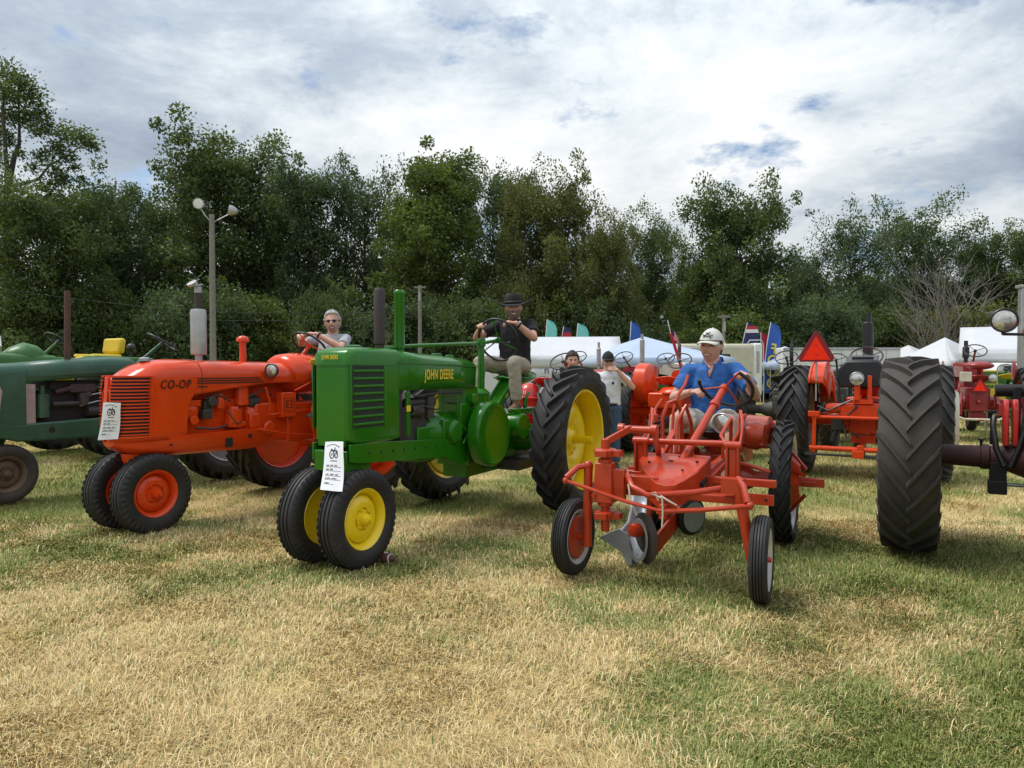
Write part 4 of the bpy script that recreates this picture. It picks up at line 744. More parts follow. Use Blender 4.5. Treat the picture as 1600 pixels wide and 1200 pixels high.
# ------------------------------------------------------------------ small red-orange rear-engine tractor with the plow
def build_small():
    T = thing('offset_tractor', 'small red orange tractor with open front frame carrying a silver plow', 'tractor', (1.87, 6.36, 0), hdg(241), 'antique tractors on show'); g = MT['g_orange']
    def part(name, f, bevel=.004, m=g, par=T, sm=40): B = MB(); f(B); return B.build(name, m, par, sm, bevel=bevel)
    # nose cover: flat wedge, rounded tip, raised lip
    back, tip = 1.30, 1.84
    out = [(back, -.275), (1.45, -.262), (1.60, -.19), (1.74, -.085), (1.815, -.02), (tip, .05), (1.82, .11), (1.74, .155), (1.60, .205), (1.45, .225), (back, .225)]
    zt = lambda x: .855 - .30 * max(0, x - back) ** 1.15
    B = MB(); n = len(out); c0 = (1.5, -.01)
    rings = [[(x, y, zt(x) - d - e * 0) for x, y in out] for d, e in ((.15, 0), (.012, 0))] + [[(x * (1 - s) + c0[0] * s, y * (1 - s) + c0[1] * s, zt(x) + d) for x, y in out] for s, d in ((.0, .004), (.03, .010), (.07, .002), (.09, .0))] + [[(x * .45 + c0[0] * .55, y * .45 + c0[1] * .55, zt(x * .45 + c0[0] * .55) + .016) for x, y in out]]
    B.loft(rings, True); nose = B.build('nose_cover', g, T, 50)
    for x, y, r in ((1.36, .03, .026), (1.46, -.02, .018), (1.44, .16, .010), (1.50, -.17, .010), (1.6, .10, .008)):
        B = MB(); B.cyl((x, y, zt(x) + .0), (x, y, zt(x) + .0185), r, r, 14); B.build('cover_hole', MT['dark'], nose)
    part('cover_slot', lambda B: B.prism([(1.44, .735), (1.56, .705), (1.55, .675), (1.43, .70)], .205, .232), .0, MT['dark'], nose)
    # front axle with the two king posts
    part('front_axle', lambda B: (B.box((1.70, -.23, .70), (.09, .40, .10)), B.box((1.66, .05, .63), (.10, .9, .05))), .006)
    def post(B): B.cyl((1.75, -.41, .34), (1.75, -.41, 1.0), .030, .030, 16); B.cyl((1.75, -.41, .52), (1.75, -.41, .86), .052, .052, 18); B.box((1.75, -.36, .68), (.06, .20, .22)); B.box((1.75, -.41, .69), (.13, .15, .28), taper=.8)
    part('king_post', post, .008)
    for z in (.46, .90): part('clamp', lambda B: (B.lathe([(z - .03, .05), (z - .025, .075), (z + .02, .085), (z + .03, .07)], (1.75, -.41, 0), (0, 0, 1), 16), B.box((1.80, -.41, z), (.10, .09, .045)), B.box((1.75, -.34, z), (.07, .10, .045))), .004)
    for y in (-.35, -.47): part('clamp_bolt', lambda B: B.cyl((1.79, y, .60), (1.83, y, .60), .016, .016, 8), 0)
    part('spindle_post', lambda B: (B.cyl((1.76, -.545, .22), (1.75, -.54, .80), .034, .032, 14), B.sph((1.75, -.54, .80), .036)), 0)
    part('spindle_post', lambda B: (B.cyl((1.75, .60, .20), (1.73, .50, .76), .026, .044, 14), B.box((1.72, .47, .73), (.10, .14, .10))), 0)
    for y0, y1 in ((-.545, -.65), (.59, .65)): part('stub_axle', lambda B: B.cyl((1.75, y0, .28), (1.75, y1, .28), .026, .02, 12), 0)
    part('steering_arm', lambda B: B.tube([(1.75, -.54, .80), (1.80, -.60, .79), (1.87, -.66, .72)], .022, 8), 0); part('steering_arm', lambda B: B.tube([(1.73, .50, .78), (1.80, .55, .74), (1.86, .585, .65)], .022, 8), 0)
    part('tie_rod', lambda B: (B.tube([(1.88, -.66, .70), (1.9, -.2, .595), (1.90, .04, .555)], .013, 8), B.sph((1.88, -.66, .70), .024)), 0); part('tie_rod', lambda B: (B.tube([(1.90, .06, .555), (1.9, .3, .585), (1.86, .60, .635)], .016, 8), B.sph((1.86, .6, .635), .026)), 0)
    part('bell_crank', lambda B: (B.cyl((1.88, .05, .50), (1.88, .05, .60), .03, .03, 12), B.box((1.84, .05, .55), (.14, .08, .035))), .004)
    part('bumper_rod', lambda B: B.tube([(1.6, -.30, .74), (1.76, -.245, .75), (1.84, -.18, .69), (1.87, -.06, .645), (1.84, .25, .685), (1.70, .45, .72)], .021, 9), 0)
    # lever pivot over the king post
    part('lift_arm', lambda B: (B.bar((1.75, -.40, .98), (1.60, -.27, 1.07), .03, .045), B.cyl((1.60, -.34, 1.06), (1.60, -.10, 1.06), .026, .026, 12)), .003)
    for y in (-.345, -.10): part('pivot_boss', lambda B: B.cyl((1.60, y - .02, 1.06), (1.60, y + .02, 1.06), .040, .040, 14), 0)
    part('lift_link', lambda B: B.bar((1.60, -.10, 1.06), (1.30, -.16, .86), .035, .06), .003)
    # uprights with double straps and cross tube
    for y, s in ((-.28, -1), (.39, 1)):
        for d in (-.038, .038): part('upright', lambda B: B.bar((1.36, y + d, .66), (1.36, y + d, .97), .016, .055, (1, 0, 0)), .003)
        part('upright_web', lambda B: B.bar((1.352, y, .66), (1.352, y, .96), .05, .04, (1, 0, 0)), .003)
        part('upright_cap', lambda B: B.cyl((1.36, y - .06, .955), (1.36, y + .06, .955), .030, .030, 12)); part('upright_foot', lambda B: B.box((1.36, y, .70), (.10, .12, .06)), .004)
        part('strap', lambda B: B.tube([(1.37, y + .05, .96), (1.25, y + .04, 1.05), (1.18, y + .03, 1.12), (1.10, y + .0, 1.19), (1.14, y - .01, 1.02), (1.30, y - .05, .90)], .010, 6), 0)
    part('cross_tube', lambda B: B.cyl((1.35, -.24, .955), (1.35, .36, .965), .022, .022, 12), 0)
    part('toolbar', lambda B: B.box((1.36, .40, .705), (.055, .56, .05)), .004); part('toolbar', lambda B: B.box((1.36, -.25, .705), (.055, .60, .05)), .004)
    part('flat_bar', lambda B: B.box((1.38, .43, .595), (.020, .48, .075)), .003); part('flat_bar_hole', lambda B: B.cyl((1.385, .62, .595), (1.392, .62, .595), .010, .010, 10), 0, MT['dark'])
    # main frame pipes arching back
    for s in (-1, 1): part('frame_pipe', lambda B: B.tube([(1.70, s * .10 - .02, .66), (1.2, s * .15, .72), (.6, s * .20, .80), (.15, s * .20, .78), (-.1, s * .18, .66)], .036, 12), 0)
    part('brace', lambda B: B.bar((1.35, .2, .66), (.6, .22, .78), .03, .05), .003); part('brace', lambda B: B.bar((1.3, -.22, .70), (.75, -.20, .98), .05, .05), .004)
    # hoops and lift levers on the near-off side
    part('lift_hoop', lambda B: B.tube([(1.0, -.22, .78), (1.0, -.23, 1.10), (.95, -.20, 1.22), (.85, -.17, 1.24), (.78, -.14, 1.15), (.78, -.13, .80)], .017, 8), 0); part('lift_hoop', lambda B: B.tube([(1.0, -.12, .78), (.96, -.12, 1.08), (.86, -.08, 1.20), (.76, -.06, 1.05), (.76, -.06, .8)], .015, 8), 0)
    part('hand_lever', lambda B: B.tube([(.78, -.22, .80), (.72, -.22, 1.15), (.65, -.20, 1.28), (.52, -.18, 1.36), (.46, -.17, 1.44)], .013, 7), 0); part('hand_lever', lambda B: B.tube([(1.02, -.28, 1.12), (.96, -.30, 1.17), (.90, -.26, 1.25)], .012, 7), 0); part('pedal', lambda B: B.box((1.03, -.29, 1.105), (.03, .07, .06)), .004)
    part('lift_rod', lambda B: B.tube([(1.34, .34, .96), (1.15, .26, 1.0), (1.0, .30, 1.12), (.9, .28, .9)], .014, 7), 0)
    for k, (a, b) in enumerate((((1.30, .10, .66), (.80, .12, .66)), ((1.30, -.10, .62), (.5, -.12, .60)))): part('drag_link', lambda B: B.cyl(a, b, .016, .016, 8), 0)
    # steering
    part('steering_column', lambda B: (B.cyl((1.40, .04, .82), (.62, .17, 1.345), .031, .029, 16), B.cyl((.80, .14, 1.224), (.84, .133, 1.197), .040, .040, 14), B.cyl((.66, .163, 1.318), (.62, .17, 1.345), .036, .036, 14)), 0)
    c = V3((.60, .173, 1.350)); d = V3((-.72, .12, .68)).normalized(); e = d.cross(V3((0, 0, 1))).normalized(); e = e if e.y > 0 else -e; up = d.cross(e); up = up if up.z > 0 else -up
    part('steering_wheel', lambda B: B.tube([c + (e * math.cos(a) + up * math.sin(a)) * .215 for a in [math.radians(46 - 246 * k / 30) for k in range(31)]], .0145, 8), 0, MT['black'])
    for a in (46, -72, 190): a_ = math.radians(a); part('wheel_spoke', lambda B: B.tube([c, c + (e * math.cos(a_) + up * math.sin(a_)) * .215], .008, 6), 0)
    headlight(T, (.92, .22, 1.075), (1, -.25, .03), .077, 'galv'); part('lamp_bracket', lambda B: B.cyl((.9, .22, 1.01), (.9, .22, .80), .014, .014, 8), 0)
    # rear engine, transaxle, fenders, seat
    part('transaxle', lambda B: (B.box((.0, 0, .58), (.34, .40, .34)), B.lathe([(-.50, .055), (-.3, .07), (-.2, .13), (.2, .13), (.3, .07), (.50, .055)], (0, 0, .53), (0, 1, 0), 18)), .02)
    part('engine_block', lambda B: (B.box((-.38, 0, .78), (.50, .34, .34)), B.box((-.38, 0, 1.0), (.46, .26, .12)), B.lathe([(0, .11), (.24, .12), (.28, .08)], (-.38, .18, .9), (0, 1, 0), 16)), .02)
    for s in (-1, 1):
        B = MB(); rings = []
        for k in range(9):
            a = .35 + k / 8 * 2.0; r = .36; rings.append([(-.12 + r * math.cos(a), s * .22, .74 + r * math.sin(a) * .95), (-.12 + r * math.cos(a), s * .40, .73 + r * math.sin(a) * .95), (-.12 + (r - .06) * math.cos(a), s * .43, .73 + (r - .06) * math.sin(a) * .9), (-.12 + (r - .09) * math.cos(a), s * .42, .73 + (r - .09) * math.sin(a) * .9), (-.12 + (r - .03) * math.cos(a), s * .22, .72 + (r - .03) * math.sin(a) * .9)])
        B.loft(rings, True); B.build('fender', g, T, 50)
        part('fender_guard', lambda B: B.lathe([(s * .24, .05), (s * .26, .12), (s * .34, .13), (s * .40, .10), (s * .41, .03)], (.12, 0, .92), (0, 1, 0), 18), 0)
    pan_seat(T, (.14, -.03, .93), 'black', .46, .42); part('seat_post', lambda B: B.box((.05, -.03, .80), (.10, .10, .22)), .01)
    part('hose', lambda B: B.tube([(.1, .36, .86), (.12, .45, .82), (.1, .47, .72), (.05, .42, .68)], .012, 6), 0, MT['black']); part('brake_rod', lambda B: B.tube([(.45, .20, .72), (.5, .34, .71), (.46, .50, .66)], .018, 8), 0)
    # rear wheels: narrow tyres on white rims with red centres
    ty = lug_tyre(.53, .165, .395, 22, .024, .36, 'rubber', .020); rm = rim_mesh(.165, .395, 'white_rim', -.02, .09, -.05, 40); hb = hub_mesh('g_orange', -.06, .085, .05, 5, .125, .013, .30, False)
    for s in (1, -1):
        w = wheel(T, (0, s * .55, .53), ty, rm, hb, s < 0, .045 if s > 0 else 0, .05); B = MB(); B.lathe([(-.05, .34), (-.03, .35), (.03, .26), (.12, .16), (.13, .03)], (0, 0, 0), (0, 1, 0), 6); B.build('wheel_centre', g, w, 30); B = MB(); B.box((0, .24, 0), (.05, .14, .07)); B.build('axle_end', g, w, bevel=.004)
        for a in (.6, 2.2, 4.4): B = MB(); B.bar((.12 * math.cos(a), .16, .12 * math.sin(a)), (.33 * math.cos(a), .0, .33 * math.sin(a)), .02, .03); B.build('rim_brace', g, w)
    tf = rib_tyre(.28, .115, .185, ribs=5); rf = rim_mesh(.115, .185, 'white_rim', .0, .05, -.03); hf = hub_mesh('g_orange', -.02, .05, .05, 5, .07)
    for w in (wheel(T, (1.75, .655, .28), tf, rf, hf, False, .07), wheel(T, (1.75, -.655, .28), tf, rf, hf, True, -.03)):
        for y in (-.038, .006): B = MB(); B.lathe([(y, .158), (y + .006 * (1 if y > 0 else -1), .13), (y + .002, .05), (y + .012, .02)], (0, 0, 0), (0, 1, 0), 26); B.build('wheel_disc', g, w, 40)
    # plow: moldboard, share, coulter, beam
    B = MB(); rings = []
    for k, (z, yl, yr, x) in enumerate(((.49, -.43, -.30, 1.12), (.40, -.425, -.27, 1.17), (.30, -.43, -.235, 1.24), (.22, -.50, -.22, 1.30), (.14, -.46, -.235, 1.34), (.07, -.40, -.275, 1.37), (.015, -.345, -.325, 1.38))): rings.append([(x - .10 * math.sin(math.pi * (j / 8)) * min(1, .3 + z), yl + (yr - yl) * j / 8, z) for j in range(9)])
    B.loft(rings, False, ring_closed=False); pl = B.build('plow_moldboard', MT['plow_steel'], T, 60, solid=.012)
    part('plow_share', lambda B: B.prism([(-.60, .20), (-.44, .285), (-.37, .25), (-.33, .14), (-.335, .02), (-.37, .02), (-.42, .11)], 1.385, 1.40, 'x'), .002, MT['plow_steel'], pl)
    def ring_(B):
        n = 28; B.loft([[(1.40 + dx, -.285 + .078 * s * math.cos(2 * math.pi * k / n), .215 + .165 * s * math.sin(2 * math.pi * k / n)) for k in range(n)] for s, dx in ((1.0, 0), (1.0, .012), (.8, .014), (.8, 0.002))], False, True)
    part('plow_shin', ring_, 0, MT['plow_steel'], pl)
    part('coulter', lambda B: B.lathe([(-.004, .19), (.0, .192), (.006, .18), (.02, .02)], (1.33, -.26, .22), (.75, -.66, 0), 28), 0, MT['engine_dark']); part('coulter_hub', lambda B: B.lathe([(-.02, .05), (.06, .055), (.09, .045), (.10, .015)], (1.36, -.28, .29), (.75, -.45, 0), 16), 0)
    part('coulter_shank', lambda B: B.bar((1.33, -.235, .26), (1.30, -.215, .72), .035, .045, (1, 0, 0)), .004)
    part('plow_beam', lambda B: B.bar((1.32, -.20, .14), (.80, -.06, .42), .022, .13), .003); part('plow_shank', lambda B: B.bar((1.05, -.16, .28), (1.1, -.16, .70), .03, .10, (1, 0, 0)), .004)
    part('gauge_wheel', lambda B: B.lathe([(-.03, .03), (-.03, .13), (-.01, .15), (.01, .15), (.03, .13), (.03, .03)], (.9, -.02, .33), (.45, .9, 0), 22), 0, MT['dark']); part('gauge_wheel_disc', lambda B: B.lathe([(.03, .12), (.034, .02)], (.9, -.02, .33), (.45, .9, 0), 22), 0, MT['plow_steel'])
    for p in ([(1.89, .02, .62), (1.90, .0, .68), (1.88, -.03, .66), (1.90, .05, .64), (1.92, .06, .55), (1.92, .055, .45)], [(1.9, .04, .655), (1.92, .10, .63), (1.90, .15, .60)], [(1.86, -.20, .71), (1.88, -.18, .62), (1.86, -.14, .50)]): part('twine', lambda B: B.tube(p, .006, 5), 0, MT['cream_w'])
    return T
SMALL_T = build_small()

# ------------------------------------------------------------------ tractors further back
_tyre_cache = {}
def rear_tyre(R, W, m, lugs=21, sweep=.46, lh=.042):
    k = (R, W, m, lugs)
    if k not in _tyre_cache: _tyre_cache[k] = lug_tyre(R, W, R * .64, lugs, lh, sweep, m) if m != 'rubber_worn' else lug_tyre(R, W, R * .64, 23, .038, .36, m, .023)
    return _tyre_cache[k]
def smv_sign(parent, c, size=.38):
    """slow-moving-vehicle triangle facing local -x."""
    c = V3(c); B = MB(); a = size; k = a * .13; h = a * .866
    pts = [(-a / 2 + k * .5, 0), (-a / 2, k * .9), (-k * .55, h), (k * .55, h), (a / 2, k * .9), (a / 2 - k * .5, 0)]
    B.prism([(c.y + p[0], c.z + p[1]) for p in pts], c.x, c.x + .004, 'x'); o = B.build('warning_triangle', MT['smv_dark'], parent)
    i = [(-a / 2 + k * .95, k * .45), (0, h - k * .95), (a / 2 - k * .95, k * .45)]
    B = MB(); B.prism([(c.y + p[0], c.z + p[1]) for p in i], c.x - .004, c.x - .0005, 'x'); B.build('reflective_panel', MT['smv'], o)
    for dz in (.25, .55): B = MB(); B.cyl((c.x - .008, c.y, c.z + h * dz), (c.x - .003, c.y, c.z + h * dz), .010, .010, 8); B.build('rivet', MT['smv_dark'], o)
    return o
def generic(name, label, loc, head, body, rim, tyre='rubber', R=.72, W=.32, track=.78, wb=2.3, hood=(1.28, 1.56, .24), seat='pan', seat_mat=None, muffler='rusty_pipe', muf=(1.55, 2.1, .045), fenders=None, fin=0.0, smv=None, sw=(.35, 1.66), lamp=False, front=True, group='antique tractors on show', nose_mat=None, drawbar=None, scale=1.0, eng=None):
    T = thing(name, label, 'tractor', (*loc, 0), hdg(head), group); T.scale = (scale,) * 3; g = MT[body]; zb, zt, hw = hood
    def part(n, f, bevel=.004, m=g, par=T, sm=40): B = MB(); f(B); return B.build(n, m, par, sm, bevel=bevel)
    def sec(x, w, t, b, r=.09): 
        pts = [(w, b), (w, (b + t) / 2), (w, t - r)] + [(w - r + r * math.cos(a), t - r + r * math.sin(a)) for a in (.5, 1.0, 1.4)] + [(0, t + .012)]
        return [(x, y, z) for y, z in pts] + [(x, -y, z) for y, z in reversed(pts[:-1])]
    B = MB(); B.loft([sec(.55, hw * .92, zt - .02, zb), sec(1.0, hw, zt, zb), sec(1.7, hw, zt + .01, zb), sec(wb - .15, hw * .98, zt + .01, zb)], True); B.build('hood', g, T, 42)
    part('radiator', lambda B: B.loft([sec(wb - .15, hw * 1.03, zt + .02, .80), sec(wb + .1, hw * 1.03, zt + .02, .80), sec(wb + .19, hw * .9, zt - .03, .84)], True), .004, MT[nose_mat] if nose_mat else g)
    e = MT[eng] if eng else g
    part('engine_block', lambda B: (B.box((1.4, 0, .98), (1.0, hw * 1.35, .46)), B.box((1.4, hw * .55, 1.1), (.5, .10, .12)), B.cyl((1.1, hw * .6, .9), (1.1, hw * .6, 1.12), .06, .06, 12), B.cyl((1.6, hw * .6, .95), (1.6, hw * 1.0, .95), .07, .06, 12)), .012, e)
    for s in (-1, 1): part('frame_rail', lambda B: B.box((1.5, s * (hw * .82), .76), (1.6, .05, .12)), .005)
    part('transmission_case', lambda B: (B.box((.55, 0, .88), (.9, .38, .40)), B.box((.05, 0, .86), (.45, .44, .46)), B.lathe([(-track, .075), (-.45, .09), (-.28, .16), (.28, .16), (.45, .09), (track, .075)], (0, 0, R), (0, 1, 0), 18), B.box((-.22, 0, .78), (.16, .34, .36)), B.cyl((-.3, 0, .8), (-.42, 0, .8), .05, .04, 12)), .02)
    part('front_pedestal', lambda B: (B.lathe([(.34, .05), (.6, .07), (.78, .14)], (wb, 0, 0), (0, 0, 1), 14), B.cyl((wb, -.16, .34), (wb, .16, .34), .03, .03, 10)), .004)
    part('steering_column', lambda B: B.cyl((.75, 0, zt - .12), (sw[0], 0, sw[1]), .022, .02, 10), 0); steering_wheel(T, (sw[0] - .01, 0, sw[1] + .01), (-.62, 0, .78), .21, 'black', 4, 'black', .012)
    part('seat_post', lambda B: B.bar((.05, 0, 1.05), (-.25, 0, 1.22), .08, .04), .004)
    if seat == 'pan': pan_seat(T, (-.30, 0, 1.26), seat_mat or body, .46, .38)
    else:
        part('seat_cushion', lambda B: (B.box((-.25, 0, 1.52), (.56, .50, .12)), B.box((-.22, .24, 1.59), (.50, .07, .06)), B.box((-.22, -.24, 1.59), (.50, .07, .06)), B.box((-.3, 0, 1.36), (.2, .2, .26))), .03, MT[seat_mat]); part('seat_back', lambda B: B.box((-.50, 0, 1.76), (.11, .50, .26), (0, -.15, 0)), .04, MT[seat_mat])
    if muffler: part('exhaust_stack', lambda B: B.lathe([(zt - .05, muf[2] * .6), (zt + .10, muf[2] * .6), (zt + .12, muf[2]), (muf[1] - .15, muf[2]), (muf[1] - .13, muf[2] * .6), (muf[1], muf[2] * .6)], (muf[0], .04, 0), (0, 0, 1), 16), 0, MT[muffler])
    if fenders:
        for s in (-1, 1):
            B = MB(); rings = []; Rf = R + .06
            for k in range(13):
                a = .25 + k / 12 * 2.2; c, sn = math.cos(a), math.sin(a); rings.append([(Rf * c, s * (track + W * .35 - fin), R + Rf * sn), (Rf * .97 * c, s * (track + W * .42 - fin), R + Rf * .97 * sn), ((Rf - .02) * c, s * (track - W * .5 - fin * .5), R + (Rf - .02) * sn), ((Rf - .12) * c, s * (track - W * .60 - fin * .5), R + (Rf - .12) * sn), ((Rf - .42) * c, s * (track - W * .62 - fin * .5), R + (Rf - .42) * sn)])
            B.loft(rings, False, ring_closed=False); B.build('fender', MT[fenders], T, 50, solid=.012)
    ty = rear_tyre(R, W, tyre); rm = rim_mesh(W, R * .64, rim, -.02, .11, .06, 36); hb = hub_mesh(rim, .02, .10, .06, 8, .145, .014)
    for s in (1, -1): wheel(T, (0, s * track, R), ty, rm, hb, s < 0, 0, .07 * s)
    if front:
        k = ('f', tyre)
        if k not in _tyre_cache: _tyre_cache[k] = rib_tyre(.34, .17, .19, tyre, 3)
        rf = rim_mesh(.17, .19, rim, .0, .06, .04, 28); hf = hub_mesh(rim, .03, .045, .06, 6, .07)
        for s in (1, -1): wheel(T, (wb, s * .2, .34), _tyre_cache[k], rf, hf, s < 0)
    part('drawbar', lambda B: (B.box((-.45, 0, .45), (.55, .07, .03)), B.box((-.15, 0, .52), (.1, .3, .12))), .004, MT[drawbar] if drawbar else g)
    if smv: smv_sign(T, smv)
    if lamp: headlight(T, (-.28, .14, 1.12), (-1, 0, .1), .07, 'galv')
    return T, part
def build_more():
    # dark green streamlined tractor at the left of the row
    T, part = None, None
    T = thing('row_crop_tractor', 'dull dark green tractor with open engine side and thin rusty exhaust pipe', 'tractor', (-4.6, 10.0, 0), hdg(241), 'antique tractors on show'); g = MT['oliver_green']
    def part(n, f, bevel=.004, m=g, par=T, sm=40): B = MB(); f(B); return B.build(n, m, par, sm, bevel=bevel)
    def sec(x, w, t, b, r=.11):
        pts = [(w, b), (w, (b + t - r) / 2), (w, t - r)] + [(w - r + r * math.cos(a), t - r + r * math.sin(a)) for a in (.35, .75, 1.15, 1.45)] + [(0, t + .006)]
        return [(x, y, z) for y, z in pts] + [(x, -y, z) for y, z in reversed(pts[:-1])]
    B = MB(); B.loft([sec(.80, .20, 1.58, 1.48), sec(.95, .27, 1.635, 1.44), sec(1.2, .285, 1.635, 1.42), sec(1.7, .29, 1.60, 1.375), sec(2.22, .295, 1.55, 1.335)], False, ring_closed=False); B.build('hood', g, T, 42, solid=.005)
    B = MB(); B.loft([sec(2.22, .298, 1.553, .76), sec(2.55, .30, 1.53, .74), sec(2.72, .27, 1.47, .74), sec(2.82, .20, 1.36, .76), sec(2.86, .10, 1.2, .8)], True); B.build('nose', g, T, 42)
    for s in (-1, 1):
        part('grille_badge', lambda B: B.prism([(2.50, .92), (2.60, .92), (2.62, 1.28), (2.50, 1.34), (2.46, 1.25)], s * .296, s * .306), .004, MT['galv'])
        for k in range(5): part('grille_slit', lambda B: B.box((2.54, s * .3075, .98 + .065 * k), (.07, .004, .025)), 0, MT['dark'])
        part('side_trim', lambda B: B.bar((.95, s * .288, 1.475), (2.2, s * .299, 1.405), .010, .022), .002)
        part('frame_rail', lambda B: B.prism([(.80, .84), (1.2, .90), (2.3, .875), (2.5, .86), (2.5, .74), (2.3, .68), (.9, .66)], s * .24, s * .30), .02)
        part('radiator_post', lambda B: B.box((2.16, s * .26, 1.09), (.10, .03, .46)), .004, MT['galv'])
    part('rail_hole', lambda B: B.cyl((1.95, .298, .79), (1.95, .303, .79), .035, .035, 14), 0, MT['dark'])
    part('engine_block', lambda B: (B.box((1.45, 0, 1.02), (1.2, .30, .44)), B.box((1.4, .0, 1.3), (1.0, .34, .10))), .012, MT['dark'])
    part('oil_filter', lambda B: (B.cyl((2.0, .19, .93), (2.0, .19, 1.20), .075, .075, 16), B.cyl((2.0, .19, 1.2), (2.0, .19, 1.30), .035, .03, 12)), .003, g)
    part('manifold', lambda B: (B.tube([(1.85, .18, 1.22), (1.7, .2, 1.26), (1.5, .2, 1.22), (1.35, .2, 1.27), (1.2, .2, 1.32)], .035, 8), B.box((1.55, .2, 1.26), (.3, .06, .10))), .004, MT['rusty_pipe'])
    part('carburettor', lambda B: (B.box((1.55, .22, 1.13), (.10, .08, .14)), B.cyl((1.55, .22, 1.08), (1.9, .22, 1.08), .028, .028, 10), B.cyl((1.5, .23, 1.18), (1.5, .27, 1.18), .04, .03, 10)), .004, MT['engine_dark'])
    part('starter', lambda B: B.cyl((1.15, .2, .98), (1.5, .2, .98), .06, .06, 14), .003, MT['engine_dark'])
    for p in ([(1.55, .24, 1.16), (1.35, .26, 1.20), (1.15, .24, 1.22), (1.0, .22, 1.15)], [(1.6, .24, 1.05), (1.4, .27, 1.10), (1.2, .26, 1.06), (1.0, .22, 1.05)], [(1.3, .24, 1.25), (1.2, .26, 1.16), (1.05, .25, 1.12)]): part('spark_wire', lambda B: B.tube(p, .008, 6), 0, MT['galv'])
    part('fuel_tank', lambda B: B.loft([sec(.82, .22, 1.5, 1.25), sec(1.35, .25, 1.44, 1.22)], True), .01)
    part('battery_box', lambda B: B.box((1.0, .1, 1.08), (.25, .3, .26)), .01)
    part('exhaust_pipe', lambda B: B.cyl((1.67, .12, 1.50), (1.66, .12, 2.42), .036, .034, 16), 0, MT['rust'])
    part('transmission_case', lambda B: (B.box((.5, 0, .88), (.9, .40, .46)), B.lathe([(-.78, .08), (-.45, .1), (-.28, .18), (.28, .18), (.45, .1), (.78, .08)], (0, 0, .73), (0, 1, 0), 18)), .02)
    part('dash', lambda B: B.box((.78, 0, 1.45), (.12, .34, .20)), .02); part('steering_column', lambda B: B.cyl((.78, 0, 1.5), (.42, .10, 1.84), .024, .02, 10), 0); steering_wheel(T, (.41, .10, 1.85), (-.45, .25, .85), .215, 'black', 3, 'black', .013)
    pan_seat(T, (-.3, 0, 1.28), 'oliver_green'); part('seat_post', lambda B: B.bar((.05, 0, 1.05), (-.25, 0, 1.25), .08, .04)); part('front_pedestal', lambda B: (B.lathe([(.30, .05), (.6, .07), (.78, .14)], (2.40, 0, 0), (0, 0, 1), 14), B.cyl((2.40, -.16, .33), (2.40, .16, .33), .03, .03, 10)))
    ty = rear_tyre(.73, .33, 'rubber'); rm = rim_mesh(.33, .467, 'galv', -.02, .11, .06, 36); hb = hub_mesh('oliver_green', .02, .1, .06, 8, .145, .014)
    for s in (1, -1): wheel(T, (0, s * .80, .73), ty, rm, hb, s < 0)
    tf = rib_tyre(.33, .17, .185, 'rubber_dusty', 3); rf = rim_mesh(.17, .185, 'brown_rim', 0, .06, .04, 32); hf = hub_mesh('brown_rim', .03, .045, .06, 6, .07)
    for s in (1, -1): wheel(T, (2.40, s * .2, .33), tf, rf, hf, s < 0)
    # lighter green tractor with the yellow seat behind it
    T, part = generic('row_crop_tractor', 'lighter green tractor with yellow padded seat behind the dark green one', (-7.55, 12.55), 241, 'jd_green_dull', 'jd_yellow', R=.76, W=.36, track=.85, wb=2.5, hood=(1.25, 1.60, .26), seat='pad', seat_mat='seat_yellow', muffler='chrome', muf=(1.25, 1.86, .03), sw=(.42, 1.80), scale=1.08)
    B = MB(); B.loft([[(x, w * math.cos(a), 1.56 + h * math.sin(a)) for a in [math.pi * k / 10 for k in range(11)]] for x, w, h in ((1.25, .04, .03), (1.1, .20, .14), (.92, .25, .22), (.75, .2, .18), (.6, .08, .06))], True); B.build('fuel_cowl', MT['jd_green_dull'], T, 50)
    for s in (-1, 1): part('fender', lambda B: B.prism([(-.75, 1.42), (-.55, 1.55), (.35, 1.58), (.62, 1.48), (.55, 1.44), (-.5, 1.40)], s * .62, s * .98), .03, MT['jd_green_dull'])
    part('work_lamp', lambda B: (B.sph((-.35, .7, 1.72), .07), B.cyl((-.35, .7, 1.56), (-.35, .7, 1.7), .015, .015, 8)), 0, MT['black'])
    # orange tractor seen from behind, warning triangle on the fender
    T, part = generic('utility_tractor', 'orange tractor seen from behind with warning triangle on a post', (4.95, 9.97), 60, 'ac_orange', 'galv', 'rubber', .775, .40, .86, 2.2, (1.22, 1.52, .25), 'pan', 'black', 'black', (1.3, 2.35, .075), 'ac_orange', .36, None, (.32, 1.66))
    smv_sign(T, (-.62, .56, 1.585), .47); part('sign_post', lambda B: B.bar((-.60, .56, 1.05), (-.60, .56, 1.62), .022, .012, (1, 0, 0)), .002, MT['galv'])
    part('seat_back', lambda B: B.loft([[(-.52 + dx, y, z) for y, z in ((-.27, 1.24), (.27, 1.24), (.31, 1.32), (.31, 1.46), (.20, 1.60), (-.20, 1.60), (-.31, 1.46), (-.31, 1.32))] for dx in (0, .07)], True), .025, MT['black']); part('seat_deck', lambda B: B.box((-.36, 0, 1.625), (.30, .38, .03), (0, -.25, 0)), .01, MT['black']); part('deck_slot', lambda B: B.box((-.40, 0, 1.640), (.05, .26, .02), (0, -.25, 0)), .0, MT['dark'])
    headlight(T, (-.66, .05, 1.36), (-1, 0, .08), .085, 'galv'); part('lamp_post', lambda B: (B.box((-.60, .05, 1.18), (.05, .07, .30)), B.box((-.60, -.10, 1.22), (.04, .05, .36)), B.box((-.6, -.02, 1.05), (.05, .24, .06))), .004)
